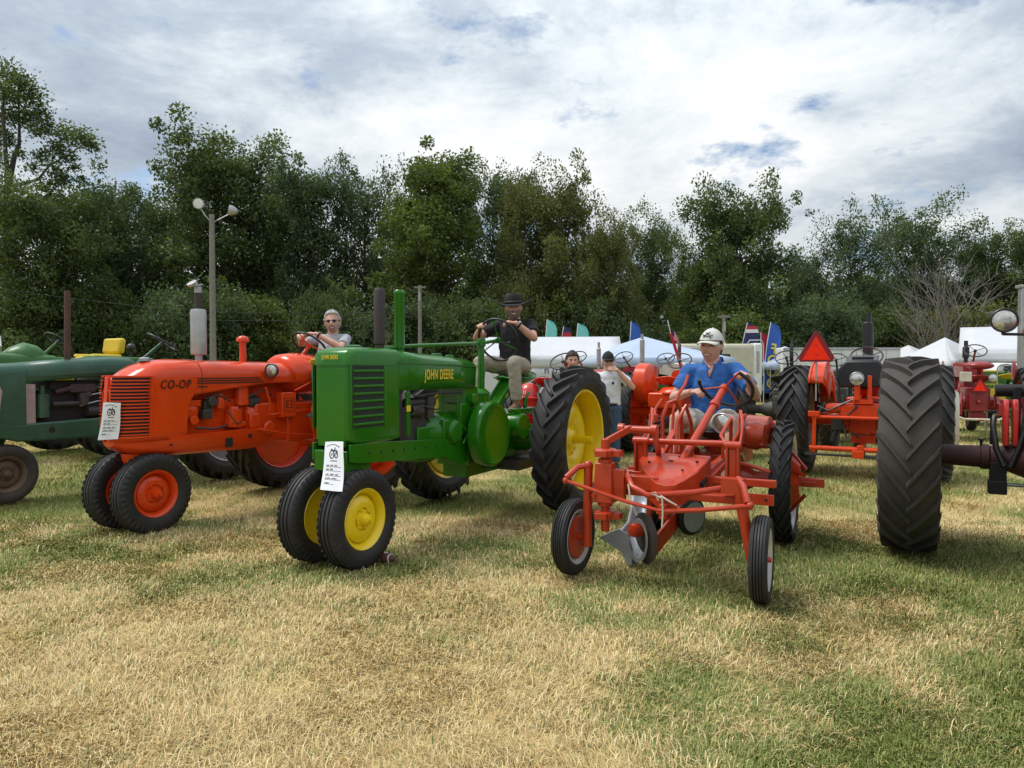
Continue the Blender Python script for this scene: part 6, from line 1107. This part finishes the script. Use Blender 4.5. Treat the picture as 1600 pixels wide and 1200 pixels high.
def build_people():
    # man in the black cowboy hat on the green tractor
    def ex(T, M, J): cowboy_hat(T, M); watch(T, J['wrL'], J['elL'])
    person('smiling man in black cowboy hat, black tee and khaki trousers at the wheel', (-.09, 7.72), hdg(242), dict(hip=(-.27, 0, 1.53), chest=(-.25, 0, 1.83), neck=(-.235, .01, 2.05), head=(-.19, .02, 2.165), hs=1.10, look=(.47, .04, .05), face=(1, .15), shL=(-.25, .205, 1.98), elL=(-.05, .34, 1.82), wrL=(.10, .205, 1.975), handL=((.60, -.75, .15), (.2, .1, 1), .9), shR=(-.22, -.19, 1.98), elR=(.0, -.34, 1.84), wrR=(.10, -.235, 1.93), handR=((.75, .35, .35), (.3, -.4, .9), .95), knL=(.14, .20, 1.56), anL=(.12, .22, 1.14), knR=(.17, -.20, 1.56), anR=(.24, -.22, 1.14)), 'skin_tan', 'shirt_black', 'khaki', 'boot', dict(beard='beard_grey', brow='beard_grey', hair='beard_grey', hairline=.2, hair_t=.005), 1.02, .42, False, ex)
    # grey-haired man on the orange tractor
    def ex(T, M, J):
        watch(T, J['wrL'], J['elL'])
        for s in (-1, 1):
            B = MB(); B.loft([[M @ V3((.098 + .0 * k, s * (.031 + .021 * math.cos(a)), .010 + .015 * math.sin(a))) for a in [2 * math.pi * q / 14 for q in range(14)]] for k in (0, 1)] if False else [[M @ V3((x, s * (.031 + .022 * math.cos(a)), .011 + .015 * math.sin(a))) for a in [2 * math.pi * q / 14 for q in range(14)]] for x in (.088, .097)], True); g = B.build('sunglass_lens', MT['glass'], T, 40)
            B = MB(); B.tube([M @ V3((.092, s * .05, .016)), M @ V3((.05, s * .083, .016)), M @ V3((-.01, s * .088, .012))], .003, 6); B.build('sunglass_arm', MT['black'], T)
        B = MB(); B.tube([M @ V3((.094, -.012, .018)), M @ V3((.099, 0, .020)), M @ V3((.094, .012, .018))], .003, 6); B.build('sunglass_bridge', MT['black'], T)
    person('grey haired man in sunglasses, grey tee and jeans leaning on the wheel', (-2.31, 8.60), hdg(241), dict(hip=(-.10, .05, 1.40), chest=(-.15, .03, 1.70), neck=(-.19, .02, 1.925), head=(-.15, .045, 2.06), hs=1.10, look=(.62, .05, .06), face=(1, .25), shL=(-.20, .22, 1.855), elL=(.05, .36, 1.74), wrL=(.20, .12, 1.90), handL=((.35, -.85, .12), (.1, .1, 1), .55), shR=(-.16, -.17, 1.86), elR=(.04, -.28, 1.80), wrR=(.18, -.13, 1.89), handR=((.65, .40, .0), (.1, -.1, 1), .75), knL=(.44, .37, 1.43), anL=(.46, .40, 1.04), knR=(.30, -.24, 1.46), anR=(.18, -.25, 1.10)), 'skin', 'shirt_grey', 'denim', 'shoe_dark', dict(hair='hair_grey', brow='hair_grey', beard='stubble', beard_t=.002, shades=1, hair_t=.016, hairline=.078), 1.0, .45, False, ex)
    # man in the blue polo on the small tractor
    def ex(T, M, J):
        ball_cap(T, M, 'cap_cream', 'cap_cream', [[(.028, .060), (-.004, .100), (-.034, .066)], [(.036, .086), (.012, .074), (-.02, .076), (-.042, .088)], [(.012, .108), (.002, .092), (-.014, .102)]])
        n = V3(J['neck']); B = MB()
        for s in (-1, 1): B.loft([[n + V3((.062, s * .004, -.088)), n + V3((.080, s * .05, -.075)), n + V3((.050, s * .085, -.020))], [n + V3((.066, s * .012, -.040)), n + V3((.06, s * .055, .0)), n + V3((.02, s * .078, .028))], [n + V3((.03, s * .062, .02)), n + V3((.015, s * .070, .03)), n + V3((-.03, s * .066, .045))]], False, ring_closed=False)
        B.loft([[n + V3((-.055 * math.cos(a) - .02, .078 * math.sin(a), .045)) for a in [-1.3 + 2.6 * q / 8 for q in range(9)]], [n + V3((-.075 * math.cos(a) - .02, .09 * math.sin(a), .0)) for a in [-1.3 + 2.6 * q / 8 for q in range(9)]]], False, ring_closed=False); B.build('collar', MT['polo_blue'], T, 60, solid=.005)
        B = MB(); B.loft([[n + V3((.075, -.03, -.03)), n + V3((.082, .03, -.03))], [n + V3((.118, -.006, -.13)), n + V3((.120, .006, -.13))]], False, ring_closed=False); B.build('open_neck', MT['skin_pale'], T, 60, solid=.006)
        for s in (-1, 1): B = MB(); B.bar(n + V3((.086, s * .034, -.03)), n + V3((.124, s * .006, -.14)), .010, .006); B.build('placket', MT['polo_trim'], T, bevel=.002)
        c = V3(J['chest']); B = MB(); B.box(c + V3((.137, .085, .02)), (.006, .085, .095), (0, .06, .32)); B.build('shirt_pocket', MT['polo_blue'], T, bevel=.003)
    person('smiling man in blue polo, pale shorts and cream ball cap gripping the wheel', (1.87, 6.36), hdg(241), dict(hip=(.12, -.04, 1.04), chest=(.15, -.03, 1.34), neck=(.17, -.03, 1.555), head=(.22, -.035, 1.685), hs=1.16, look=(-.10, .0, -.05), face=(1, .0), shL=(.17, .165, 1.485), elL=(.33, .36, 1.27), wrL=(.565, .335, 1.435), handL=((.85, -.15, .25), (-.3, .4, .85), 1.15), shR=(.17, -.23, 1.48), elR=(.26, -.35, 1.24), wrR=(.475, -.135, 1.30), handR=((.65, .72, .1), (.3, -.3, .9), 1.1), knL=(.56, .20, 1.06), anL=(.70, .20, .62), knR=(.54, -.25, 1.07), anR=(.66, -.22, .62)), 'skin_pale', 'polo_blue', 'shorts', 'shoe_dark', dict(brow='hair_dark', hair='hair_dark', hairline=.2, hair_t=.004), 1.12, .46, True, ex)
    # two men standing behind
    st = dict(hip=(0, 0, .93), chest=(.01, 0, 1.22), neck=(.015, 0, 1.455), look=(.2, .12, 0), shL=(0, .19, 1.38), elL=(-.01, .25, 1.10), wrL=(.10, .23, .88), handL=((.2, 0, -1), (0, 1, 0), .4), shR=(0, -.19, 1.38), elR=(-.01, -.25, 1.10), wrR=(.10, -.23, .88), handR=((.2, 0, -1), (0, -1, 0), .4), knL=(.02, .11, .50), anL=(0, .12, .10), knR=(.02, -.11, .50), anR=(0, -.12, .10))
    person('dark haired man in a slate shirt standing behind the big lugged tyre', (.88, 10.35), math.radians(262), dict(st, head=(.03, 0, 1.605)), 'skin', 'shirt_slate', 'denim', 'shoe_dark', dict(hair='hair_dark', brow='hair_dark', hairline=.06, hair_t=.02), .98)
    def ex(T, M, J):
        ball_cap(T, M, 'hat_black', 'hat_black', [[(.010, .085), (-.010, .095), (-.010, .07), (.010, .085)]]); watch(T, J['wrR'], J['elR'])
        for s in (-1, 1): B = MB(); B.loft([[M @ V3((x, s * (.031 + .021 * math.cos(a)), .010 + .013 * math.sin(a))) for a in [2 * math.pi * q / 12 for q in range(12)]] for x in (.088, .096)], True); B.build('sunglass_lens', MT['glass'], T, 40)
        B = MB(); B.lathe([(-.02, .17), (.02, .17)], V3(J['hip']) + V3((0, 0, .03)), (0, 0, 1), 20); B.build('belt', MT['hat_black'], T, 50); B = MB(); B.cyl(V3(J['chest']) + V3((.128, .08, .06)), V3(J['chest']) + V3((.138, .08, .06)), .02, .02, 12); B.build('shirt_badge', MT['navy'], T)
    person('man in white tee and dark cap standing with a hand raised to his mouth', (1.43, 10.55), math.radians(258), dict(st, head=(.03, 0, 1.605), elL=(.06, .36, 1.22), wrL=(.19, .14, 1.47), handL=((.05, -.85, .25), (.9, .2, .3), .7)), 'skin', 'shirt_white', 'denim', 'shoe_dark', dict(brow='hair_dark', shades=1, smile=0, hair='hair_dark', hairline=.2, hair_t=.004), 1.05, .42, False, ex)
build_people()

# ------------------------------------------------------------------ tents, camper, trailer, flags, poles
def sheet(B, pts, nx=10, ny=8, sag=0.0, seed=0):
    a, b, c, d = [V3(p) for p in pts]; rn = random.Random(seed); n = (b - a).cross(d - a).normalized(); off = len(B.v); vs = []
    for j in range(ny + 1):
        for i in range(nx + 1):
            u, v = i / nx, j / ny; p = a.lerp(b, u).lerp(d.lerp(c, u), v); vs.append(p - V3((0, 0, sag * math.sin(math.pi * u) * math.sin(math.pi * v))) + n * rn.uniform(-.012, .012) * (0 < i < nx) * (0 < j < ny))
    B.add(vs, [(j * (nx + 1) + i, j * (nx + 1) + i + 1, (j + 1) * (nx + 1) + i + 1, (j + 1) * (nx + 1) + i) for j in range(ny) for i in range(nx)])
def gable_tent(label, loc, rz, L, W, eave, ridge, m='tent_white', wall=True, text=None):
    T = thing('frame_tent', label, 'tent', (*loc, 0), rz, 'white tents behind the tractors')
    for s in (-1, 1): B = MB(); sheet(B, [(-L / 2, s * W / 2, eave), (L / 2, s * W / 2, eave), (L / 2, 0, ridge), (-L / 2, 0, ridge)], 12, 6, .06, s + 3); B.build('roof_sheet', MT[m], T, 50, solid=.01)
    for x in (-L / 2, L / 2): B = MB(); B.add([(x, -W / 2, eave), (x, W / 2, eave), (x, 0, ridge)], [(0, 1, 2)]); B.build('gable_sheet', MT[m], T, 0, solid=.01)
    for s in (-1, 1): B = MB(); sheet(B, [(-L / 2, s * (W / 2 + .01), eave - .35), (L / 2, s * (W / 2 + .01), eave - .35), (L / 2, s * (W / 2 + .01), eave), (-L / 2, s * (W / 2 + .01), eave)], 14, 3, 0, s); B.build('valance', MT[m], T, 50, solid=.006)
    if wall: B = MB(); sheet(B, [(-L / 2, -W / 2, .05), (L / 2, -W / 2, .05), (L / 2, -W / 2, eave - .3), (-L / 2, -W / 2, eave - .3)], 20, 6, 0, 5); B.build('side_wall', MT[m], T, 50, solid=.008)
    for x in (-L / 2 + .05, 0, L / 2 - .05):
        for s in (-1, 1): B = MB(); B.cyl((x, s * (W / 2 - .05), -.05), (x, s * (W / 2 - .05), eave), .03, .03, 8); B.build('pole', MT['galv'], T)
    if text:
        for q_, ch in enumerate(text.split()): t = place('lettering', text_mesh(ch, MT['ink'], .34, .002, 1.0), T); orient(t, (L * (.16 if q_ else -.02), -W / 2 - .04, eave - .42), (1, 0, 0), (0, 0, 1))
    return T
def canopy(label, loc, rz, W, eave, peak, m, legs=True, walls=False):
    T = thing('canopy_tent', label, 'canopy', (*loc, 0), rz, 'pop up canopies behind the tractors'); h = W / 2; c = [(-h, -h), (h, -h), (h, h), (-h, h)]
    for k in range(4):
        a, b = c[k], c[(k + 1) % 4]; B = MB(); vs = []; n = 8
        for j in range(n + 1):
            t = j / n; z = eave + (peak - eave) * (t ** 1.15)
            for i in range(n + 1): u = i / n; x = (a[0] + (b[0] - a[0]) * u) * (1 - t); y = (a[1] + (b[1] - a[1]) * u) * (1 - t); vs.append((x, y, z - .05 * math.sin(math.pi * u) * (1 - t)))
        B.add(vs, [(j * (n + 1) + i, j * (n + 1) + i + 1, (j + 1) * (n + 1) + i + 1, (j + 1) * (n + 1) + i) for j in range(n) for i in range(n)]); B.build('roof_panel', MT[m], T, 50, solid=.008)
        B = MB(); sheet(B, [(*a, eave - .28), (*b, eave - .28), (*b, eave), (*a, eave)], 10, 2, 0, k); B.build('valance', MT[m], T, 50, solid=.006)
        B = MB(); B.cyl((a[0] * .98, a[1] * .98, -.05), (a[0] * .98, a[1] * .98, eave), .022, .022, 8); B.build('pole', MT['galv'], T)
        if walls and k != 2: B = MB(); sheet(B, [(*a, .05), (*b, .05), (*b, eave - .25), (*a, eave - .25)], 12, 4, 0, k + 7); B.build('side_wall', MT[m], T, 50, solid=.006)
    return T
def feather_flag(label, px, top_y, Y, h, w, m, marks=(), lean=.12, text=None, tmat='flag_white', base=True):
    p = at(px, top_y, Y); T = thing('feather_flag', label, 'flag', (p.x, Y, 0), 0, 'feather flags by the vendor tents'); zt = p.z; n = 18; L, R = [], []
    pole = [(0, 0, -.05), (0, 0, zt - h)]
    for k in range(n + 1):
        t = k / n; z = zt - h + h * t; bx = lean * t ** 2; wd = w * (1 if t < .72 else math.sqrt(max(0, 1 - ((t - .72) / .28) ** 2))) * (.85 + .15 * math.sin(t * 2)); L.append((bx, .02 * math.sin(6 * t), z)); R.append((bx + max(.004, wd), .05 * math.sin(5 * t + 1), z)); pole.append((bx, 0, z))
    B = MB(); m6 = 6; B.loft([[V3(L[k]).lerp(V3(R[k]), i / m6) + V3((0, .02 * math.sin(i * 1.3 + k * .5), 0)) for i in range(m6 + 1)] for k in range(n + 1)], False, ring_closed=False); cl = B.build('flag_cloth', MT[m], T, 60, solid=.004)
    B = MB(); B.tube(pole, .018, 6); B.build('flag_pole', MT['flag_white'], T)
    for k, (t0, t1, mm) in enumerate(marks):
        B = MB(); i0, i1 = int(t0 * n), int(t1 * n); B.loft([[V3(L[i]).lerp(V3(R[i]), u) + V3((0, -.035, 0)) for u in (.0, .5, .98)] for i in range(i0, i1 + 1)], False, ring_closed=False); B.build('flag_stripe', MT[mm], cl, 60)
    if text:
        k = len(text)
        for i, ch in enumerate(text):
            t = place('lettering', text_mesh(ch, MT[tmat], w * 1.05, .002, .9, off=.012), T); z = zt - h * (.30 + .64 * (i + .5) / k); tt = 1 - (zt - z) / h; orient(t, (lean * tt ** 2 + w * .5, -.06, z), (-1 if tmat == 'flag_yellow' else 1, 0, .15), (-.15, 0, 1))
    return T
def pole(label, px, top_y, Y, r=.11, m='wood_pole', lamps=None, wires=False):
    p = at(px, top_y, Y); T = thing('utility_pole', label, 'pole', (p.x, Y, 0), 0, 'wooden poles along the field edge'); B = MB(); B.cyl((0.0, 0, -.3), (-.02 * p.z * 0, 0, p.z), r, r * .72, 12); B.build('shaft', MT[m], T, 50)
    if lamps:
        for s, dx, dz in ((-1, -.50, .42), (1, .75, .15)):
            B = MB(); B.tube([(0, 0, p.z - .35), (dx * .5, 0, p.z + dz * .3 - .2), (dx, 0, p.z + dz - .12)], .025, 6); B.build('lamp_arm', MT['galv'], T, 60)
            d = V3((.12, -1, -.15)) if s < 0 else V3((-.9, -.25, .15)); headlight(T, (dx, -.1, p.z + dz), d, .21, 'galv', .34, 'white')
    else: B = MB(); B.box((0, 0, p.z - .08), (.5, .06, .08)); B.build('crossarm', MT[m], T); B = MB(); B.cyl((0, -.1, p.z - .7), (0, -.1, p.z - .3), .05, .05, 8); B.build('insulator', MT['galv'], T)
    return T
def build_back():
    # white frame tent behind the green tractor, print showing backwards through its wall
    c = at(872, 560, 24); gable_tent('long white gabled frame tent with dark printing seen through its wall', (c.x - .2, 24), math.radians(-6), 4.5, 3.4, 1.85, 2.55, text='n uyyun.f-')
    c = at(1012, 560, 22); canopy('pale blue canopy with a wide pyramid roof beside the frame tent', (c.x, 22.6), math.radians(12), 4.1, 1.80, 2.50, 'tent_blue')
    c = at(1480, 560, 26); canopy('small white canopy with pointed peak and closed walls', (c.x - .1, 26), math.radians(20), 2.6, 1.72, 2.62, 'tent_white', walls=True)
    c = at(1440, 560, 30); canopy('small grey white canopy half hidden behind the pointed one', (c.x, 31), math.radians(35), 2.6, 1.8, 2.5, 'tent_white')
    c = at(1215, 560, 31); canopy('light blue canopy behind the feather flags', (c.x + .3, 31), math.radians(10), 3.2, 1.7, 2.45, 'tent_blue')
    T = gable_tent('large white marquee with long low roof beyond the dark red tractor', (18.6, 23.9), math.radians(-33), 6.0, 4.4, 2.05, 2.95, wall=False)
    # cream camper with dark window and roof pod
    Y = 27.0; a, b = at(1005, 560, Y), at(1182, 560, Y + .5); T = thing('camper', 'cream camper with dark side window, white rear wall and roof pod', 'camper', (0, 0, 0), 0)
    x0, x1 = a.x, b.x; B = MB(); B.box(((x0 + x1) / 2, Y + 1.15, 1.45), (x1 - x0, 2.3, 1.95)); B.build('body', MT['cream'], T, bevel=.10)
    B = MB(); B.box((x1 - .12, Y + 1.15, 1.45), (.36, 2.34, 2.0)); B.build('rear_cap', MT['white'], T, bevel=.08)
    B = MB(); B.box((at(1140, 560, Y).x - .6, Y - .012, 1.80), (1.25, .02, .46)); w = B.build('window_frame', MT['black'], T, bevel=.01); B = MB(); B.box((at(1140, 560, Y).x - .6, Y - .026, 1.80), (1.15, .01, .38)); B.build('window_pane', MT['glass'], w)
    B = MB(); B.box((at(1040, 560, Y).x, Y - .012, 1.5), (.7, .02, 1.3)); B.build('door', MT['cream'], T, bevel=.01)
    for z in (.62, 1.32, 2.28): B = MB(); B.box(((x0 + x1) / 2 - .15, Y - .006, z), (x1 - x0 - .4, .012, .035)); B.build('trim_strip', MT['brown_rim'] if z < 2 else MT['white'], T)
    B = MB(); B.loft([[(at(1132, 540, Y).x + rx * math.cos(t), Y + 1.1 + .4 * math.sin(t) * s, z) for t in [2 * math.pi * k / 18 for k in range(18)]] for rx, s, z in ((.36, 1, 2.38), (.36, 1, 2.50), (.28, .8, 2.60), (.1, .3, 2.63))], True); B.build('roof_pod', MT['cream'], T, 50)
    B = MB(); B.tube([(x1 - .5, Y + .1, 2.42), (x1 - .4, Y + .1, 2.56), (x1 + .05, Y + .1, 2.56), (x1 + .12, Y + .1, 2.40), (x1 + .12, Y + .1, 1.2)], .02, 6); B.build('ladder_rail', MT['chrome'], T)
    B = MB(); B.box((x1 - .12, Y - .024, 1.72), (.11, .012, .82)); B.build('faded_decal', MT['galv'], T)
    for wx in (x0 + 1.0, x1 - 1.3): B = MB(); B.lathe([(-.1, .12), (-.1, .32), (.1, .32), (.1, .12)], (wx, Y + .12, .32), (0, 1, 0), 20); B.build('wheel', MT['rubber'], T, 40)
    # long white box trailer
    Y = 29.0; a, b = at(1222, 560, Y), at(1408, 560, Y); T = thing('box_trailer', 'long plain white box trailer behind the orange tractor', 'trailer', (0, 0, 0), 0); B = MB(); B.box(((a.x + b.x) / 2, Y + 1.2, 1.40), (b.x - a.x, 2.4, 1.86)); B.build('body', MT['white'], T, bevel=.05)
    for z in (.50, 2.28): B = MB(); B.box(((a.x + b.x) / 2, Y - .015, z), (b.x - a.x - .1, .04, .09)); B.build('side_rail', MT['galv'], T, bevel=.01)
    for k in range(1, 8): B = MB(); B.box((a.x + (b.x - a.x) * k / 8, Y - .004, 1.4), (.02, .012, 1.66)); B.build('panel_joint', MT['galv'], T)
    for wx in (b.x - 1.8, b.x - 2.6): B = MB(); B.lathe([(-.1, .12), (-.1, .34), (.1, .34), (.1, .12)], (wx, Y + .1, .34), (0, 1, 0), 20); B.build('wheel', MT['rubber'], T, 40)
    # white pickup beside the marquee
    p = at(1568, 600, 22.0); T = thing('pickup_truck', 'white pickup with dark windows parked under the marquee', 'pickup', (p.x, 22.0, 0), 0)
    B = MB(); B.prism([(-2.4, .45), (2.4, .45), (2.45, .8), (2.35, 1.05), (1.2, 1.10), (.75, 1.62), (-.75, 1.66), (-1.0, 1.12), (-2.4, 1.10)], -.9, .9); B.build('body', MT['white'], T, bevel=.06)
    for q in ([(-.68, 1.14), (-.05, 1.14), (-.05, 1.56), (-.62, 1.56)], [(.05, 1.14), (.98, 1.14), (.68, 1.54), (.05, 1.56)]): B = MB(); B.prism(q, -.915, -.897); B.build('window', MT['glass'], T, bevel=.004)
    for wx in (-1.5, 1.5): B = MB(); B.lathe([(-.12, .15), (-.12, .36), (.12, .36), (.12, .15)], (wx, -.82, .36), (0, 1, 0), 22); w = B.build('wheel', MT['rubber'], T, 40); B = MB(); B.lathe([(-.03, .2), (-.02, .19), (.0, .05)], (wx, -.93, .36), (0, 1, 0), 18); B.build('hubcap', MT['galv'], w)
    B = MB(); B.box((-.02, -.908, 1.0), (.02, .02, .9)); B.build('door_seam', MT['galv'], T)
    # flags
    feather_flag('plain teal feather flag rising over the frame tent roof', 851, 499, 27, 2.0, .42, 'teal', lean=.1)
    feather_flag('navy and white striped feather flag between the two teal ones', 875, 509, 28, 1.6, .36, 'navy', [(.1, .25, 'flag_white'), (.45, .58, 'flag_white'), (.75, .85, 'flag_red')], lean=.15)
    feather_flag('teal feather flag with dark lettering on it', 899, 505, 27, 1.9, .46, 'teal', text='FILL', tmat='ink', lean=.1)
    feather_flag('blue feather flag with yellow letters standing behind the pale canopy', 983, 502, 27, 2.4, .42, 'blue', [(.0, .05, 'flag_yellow')], text='FOOD', tmat='flag_yellow', lean=.08)
    feather_flag('broad navy feather flag with white letters and striped top', 1155, 504, 29.8, 2.6, .62, 'navy', [(.86, .89, 'flag_white'), (.92, .95, 'flag_red')], text='SI', lean=.35)
    feather_flag('short red banner flag with white print beside the blue one', 1189, 519, 30.2, 2.2, .42, 'flag_red', [(.0, .45, 'blue')], lean=.0)
    feather_flag('tall blue feather flag with yellow letters and white edge', 1194, 503, 29.8, 3.0, .55, 'blue', text='FOOD', tmat='flag_yellow', lean=.28)
    # striped national flag on a red and white pole
    Y = 15.0; T = thing('national_flag', 'stars and stripes flag on a slanted red pole behind the man in blue', 'flag', (0, 0, 0), 0); pa, pb = at(1068, 585, Y), at(1043, 500, Y); B = MB(); ga = pa + (pa - pb) * .9; ga.z = 1.0; B.cyl(pa, at(1048, 521, Y), .035, .03, 10); B.cyl(pa, pa + V3((.25, .1, -1.62)), .03, .035, 10); B.build('flag_pole', MT['flag_red'], T); B = MB(); B.cyl(at(1048, 522, Y), pb, .012, .012, 6); B.build('pole_tip', MT['flag_white'], T)
    o = at(1044, 508, Y); d1 = (at(1062, 527, Y) - at(1046, 508, Y)); dn = at(1047, 523, Y) - at(1044, 507, Y); nst = 13
    for k in range(nst):
        B = MB(); B.add([o + d1 * (i / 8) + dn * ((k + e) / nst) + V3((0, .03 * math.sin(i * 1.2), -.02 * math.sin(i * .9))) for i in range(9) for e in (0, 1)], [(2 * i, 2 * i + 1, 2 * i + 3, 2 * i + 2) for i in range(8)]); B.build('flag_stripe', MT['flag_red' if k % 2 == 0 else 'flag_white'], T, 0)
    B = MB(); B.add([o + d1 * (i / 8) + dn * (e * 7 / nst) + V3((0, .03 * math.sin(i * 1.2) - .012, -.02 * math.sin(i * .9))) for i in range(5) for e in (0, 1)], [(2 * i, 2 * i + 1, 2 * i + 3, 2 * i + 2) for i in range(4)]); B.build('flag_canton', MT['navy'], T, 0)
    # poles and wires
    pole('tall grey wooden pole carrying two flood lamps', 331, 335, 29, .14, lamps=True)
    pole('slim grey utility pole behind the green hood', 656, 446, 31, .10); pole('grey utility pole behind the camper roof', 1131, 492, 30, .09); pole('grey utility pole beside the large white marquee', 1550, 486, 31, .10)
    p = at(1598, 452, 20); T = thing('light_mast', 'pale square metal mast standing beside the marquee', 'pole', (p.x, 20, 0), 0); B = MB(); B.box((0, 0, p.z / 2), (.16, .16, p.z + .1)); B.build('shaft', MT['galv'], T, bevel=.01); B = MB(); B.box((0, 0, p.z + .08), (.26, .26, .08)); B.build('cap_plate', MT['galv'], T, bevel=.01); B = MB(); B.box((0, 0, .04), (.36, .36, .06)); B.build('base_plate', MT['galv'], T, bevel=.01)
    for k, (y0, y1, ya, yb) in enumerate(((475, 505, 30, 29), (500, 512, 32, 31))):
        a, b = at(-40, y0 - 30, ya), at(655, y1 - 18, yb); B = MB(); B.tube([a.lerp(b, i / 20) - V3((0, 0, .5 * math.sin(math.pi * i / 20))) for i in range(21)], .010, 5); o = B.build('overhead_wire', MT['dark'], None); tag(o, ('upper' if k == 0 else 'lower') + ' thin dark wire sagging across the tree line', 'wire', 'overhead wires')
    # green wagon rail behind the small tractor, yellow signs
    p = at(1030, 605, 15); T = thing('hay_wagon', 'dark green slatted wagon side behind the small red tractor', 'wagon', (p.x, 15.6, 0), 0)
    for k in range(4): B = MB(); B.box((0, 0, .75 + .17 * k), (2.2, .04, .09)); B.build('slat', MT['jd_green_dull'], T, bevel=.005)
    for x in (-1.0, 0, 1.0): B = MB(); B.box((x, .05, .85), (.07, .06, 1.0)); B.build('post', MT['jd_green_dull'], T, bevel=.005)
    B = MB(); B.box((0, .6, .62), (2.3, 1.3, .08)); B.build('deck', MT['wood_pole'], T)
    for x in (-.8, .8): B = MB(); B.lathe([(-.07, .1), (-.07, .3), (.07, .3), (.07, .1)], (x, .1, .3), (0, 1, 0), 20); B.build('wheel', MT['rubber'], T)
    for px, py, lab in ((1543, 590, 'yellow sign board leaning by the dark red tractor'), (1555, 618, 'yellow striped sign board low beside the green tractor')):
        p = at(px, py, 17.5); T = thing('sign_board', lab, 'sign', (p.x, 17.5, 0), 0); B = MB(); B.box((0, 0, p.z), (.5, .03, .36)); s = B.build('board', MT['seat_yellow'], T, bevel=.005); B = MB(); B.box((0, -.02, p.z), (.42, .01, .28)); B.build('panel', MT['jd_green_dull'] if py < 600 else MT['seat_yellow'], s)
        B = MB(); B.box((0, .03, p.z / 2), (.05, .04, p.z)); B.build('post', MT['wood_pole'], T)
def build_small_things():
    # brown football by the yellow front wheel
    c = V3((-.955, 5.40, .045)); T = thing('football', 'small brown leather football resting beside the yellow front wheel', 'football', c, math.radians(-38)); T.scale = (.58,) * 3; B = MB(); n = 24; prof = [(-.14 + .28 * k / 24, .078 * max(.02, (1 - ((k / 12 - 1)) ** 2)) ** .62) for k in range(25)]; B.lathe(prof, (0, 0, 0), (1, 0, .12), 28); B.build('ball', MT['leather'], T, 60)
    for x in (-.078, .078): r = .078 * (1 - (x / .14) ** 2) ** .62; B = MB(); B.lathe([(x - .008, r * .985 + .001), (x - .007, r + .002), (x + .007, r + .0012), (x + .008, r * .985)], (0, 0, 0), (1, 0, .12), 28); B.build('stripe', MT['white'], T, 60)
    for k in range(5): B = MB(); B.bar((-.03 + .015 * k, -.028, .073), (-.03 + .015 * k, -.002, .080), .004, .004); B.build('lace', MT['white'], T)
    # show tags
    def lp(T, p): bpy.context.view_layer.update(); return T.matrix_world @ V3(p)
    paper_tag('white show tag with tractor emblem hanging from the green nose', [lp(GREEN_T, p) for p in ((2.75, -.01, .945), (2.745, .16, .955), (2.935, .30, .635), (2.95, .13, .625))])
    paper_tag('white show tag fixed to the orange slatted grille', [lp(ORANGE_T, p) for p in ((2.70, .055, 1.20), (2.63, .195, 1.195), (2.66, .175, .88), (2.735, .03, .87))])
build_back(); build_small_things()
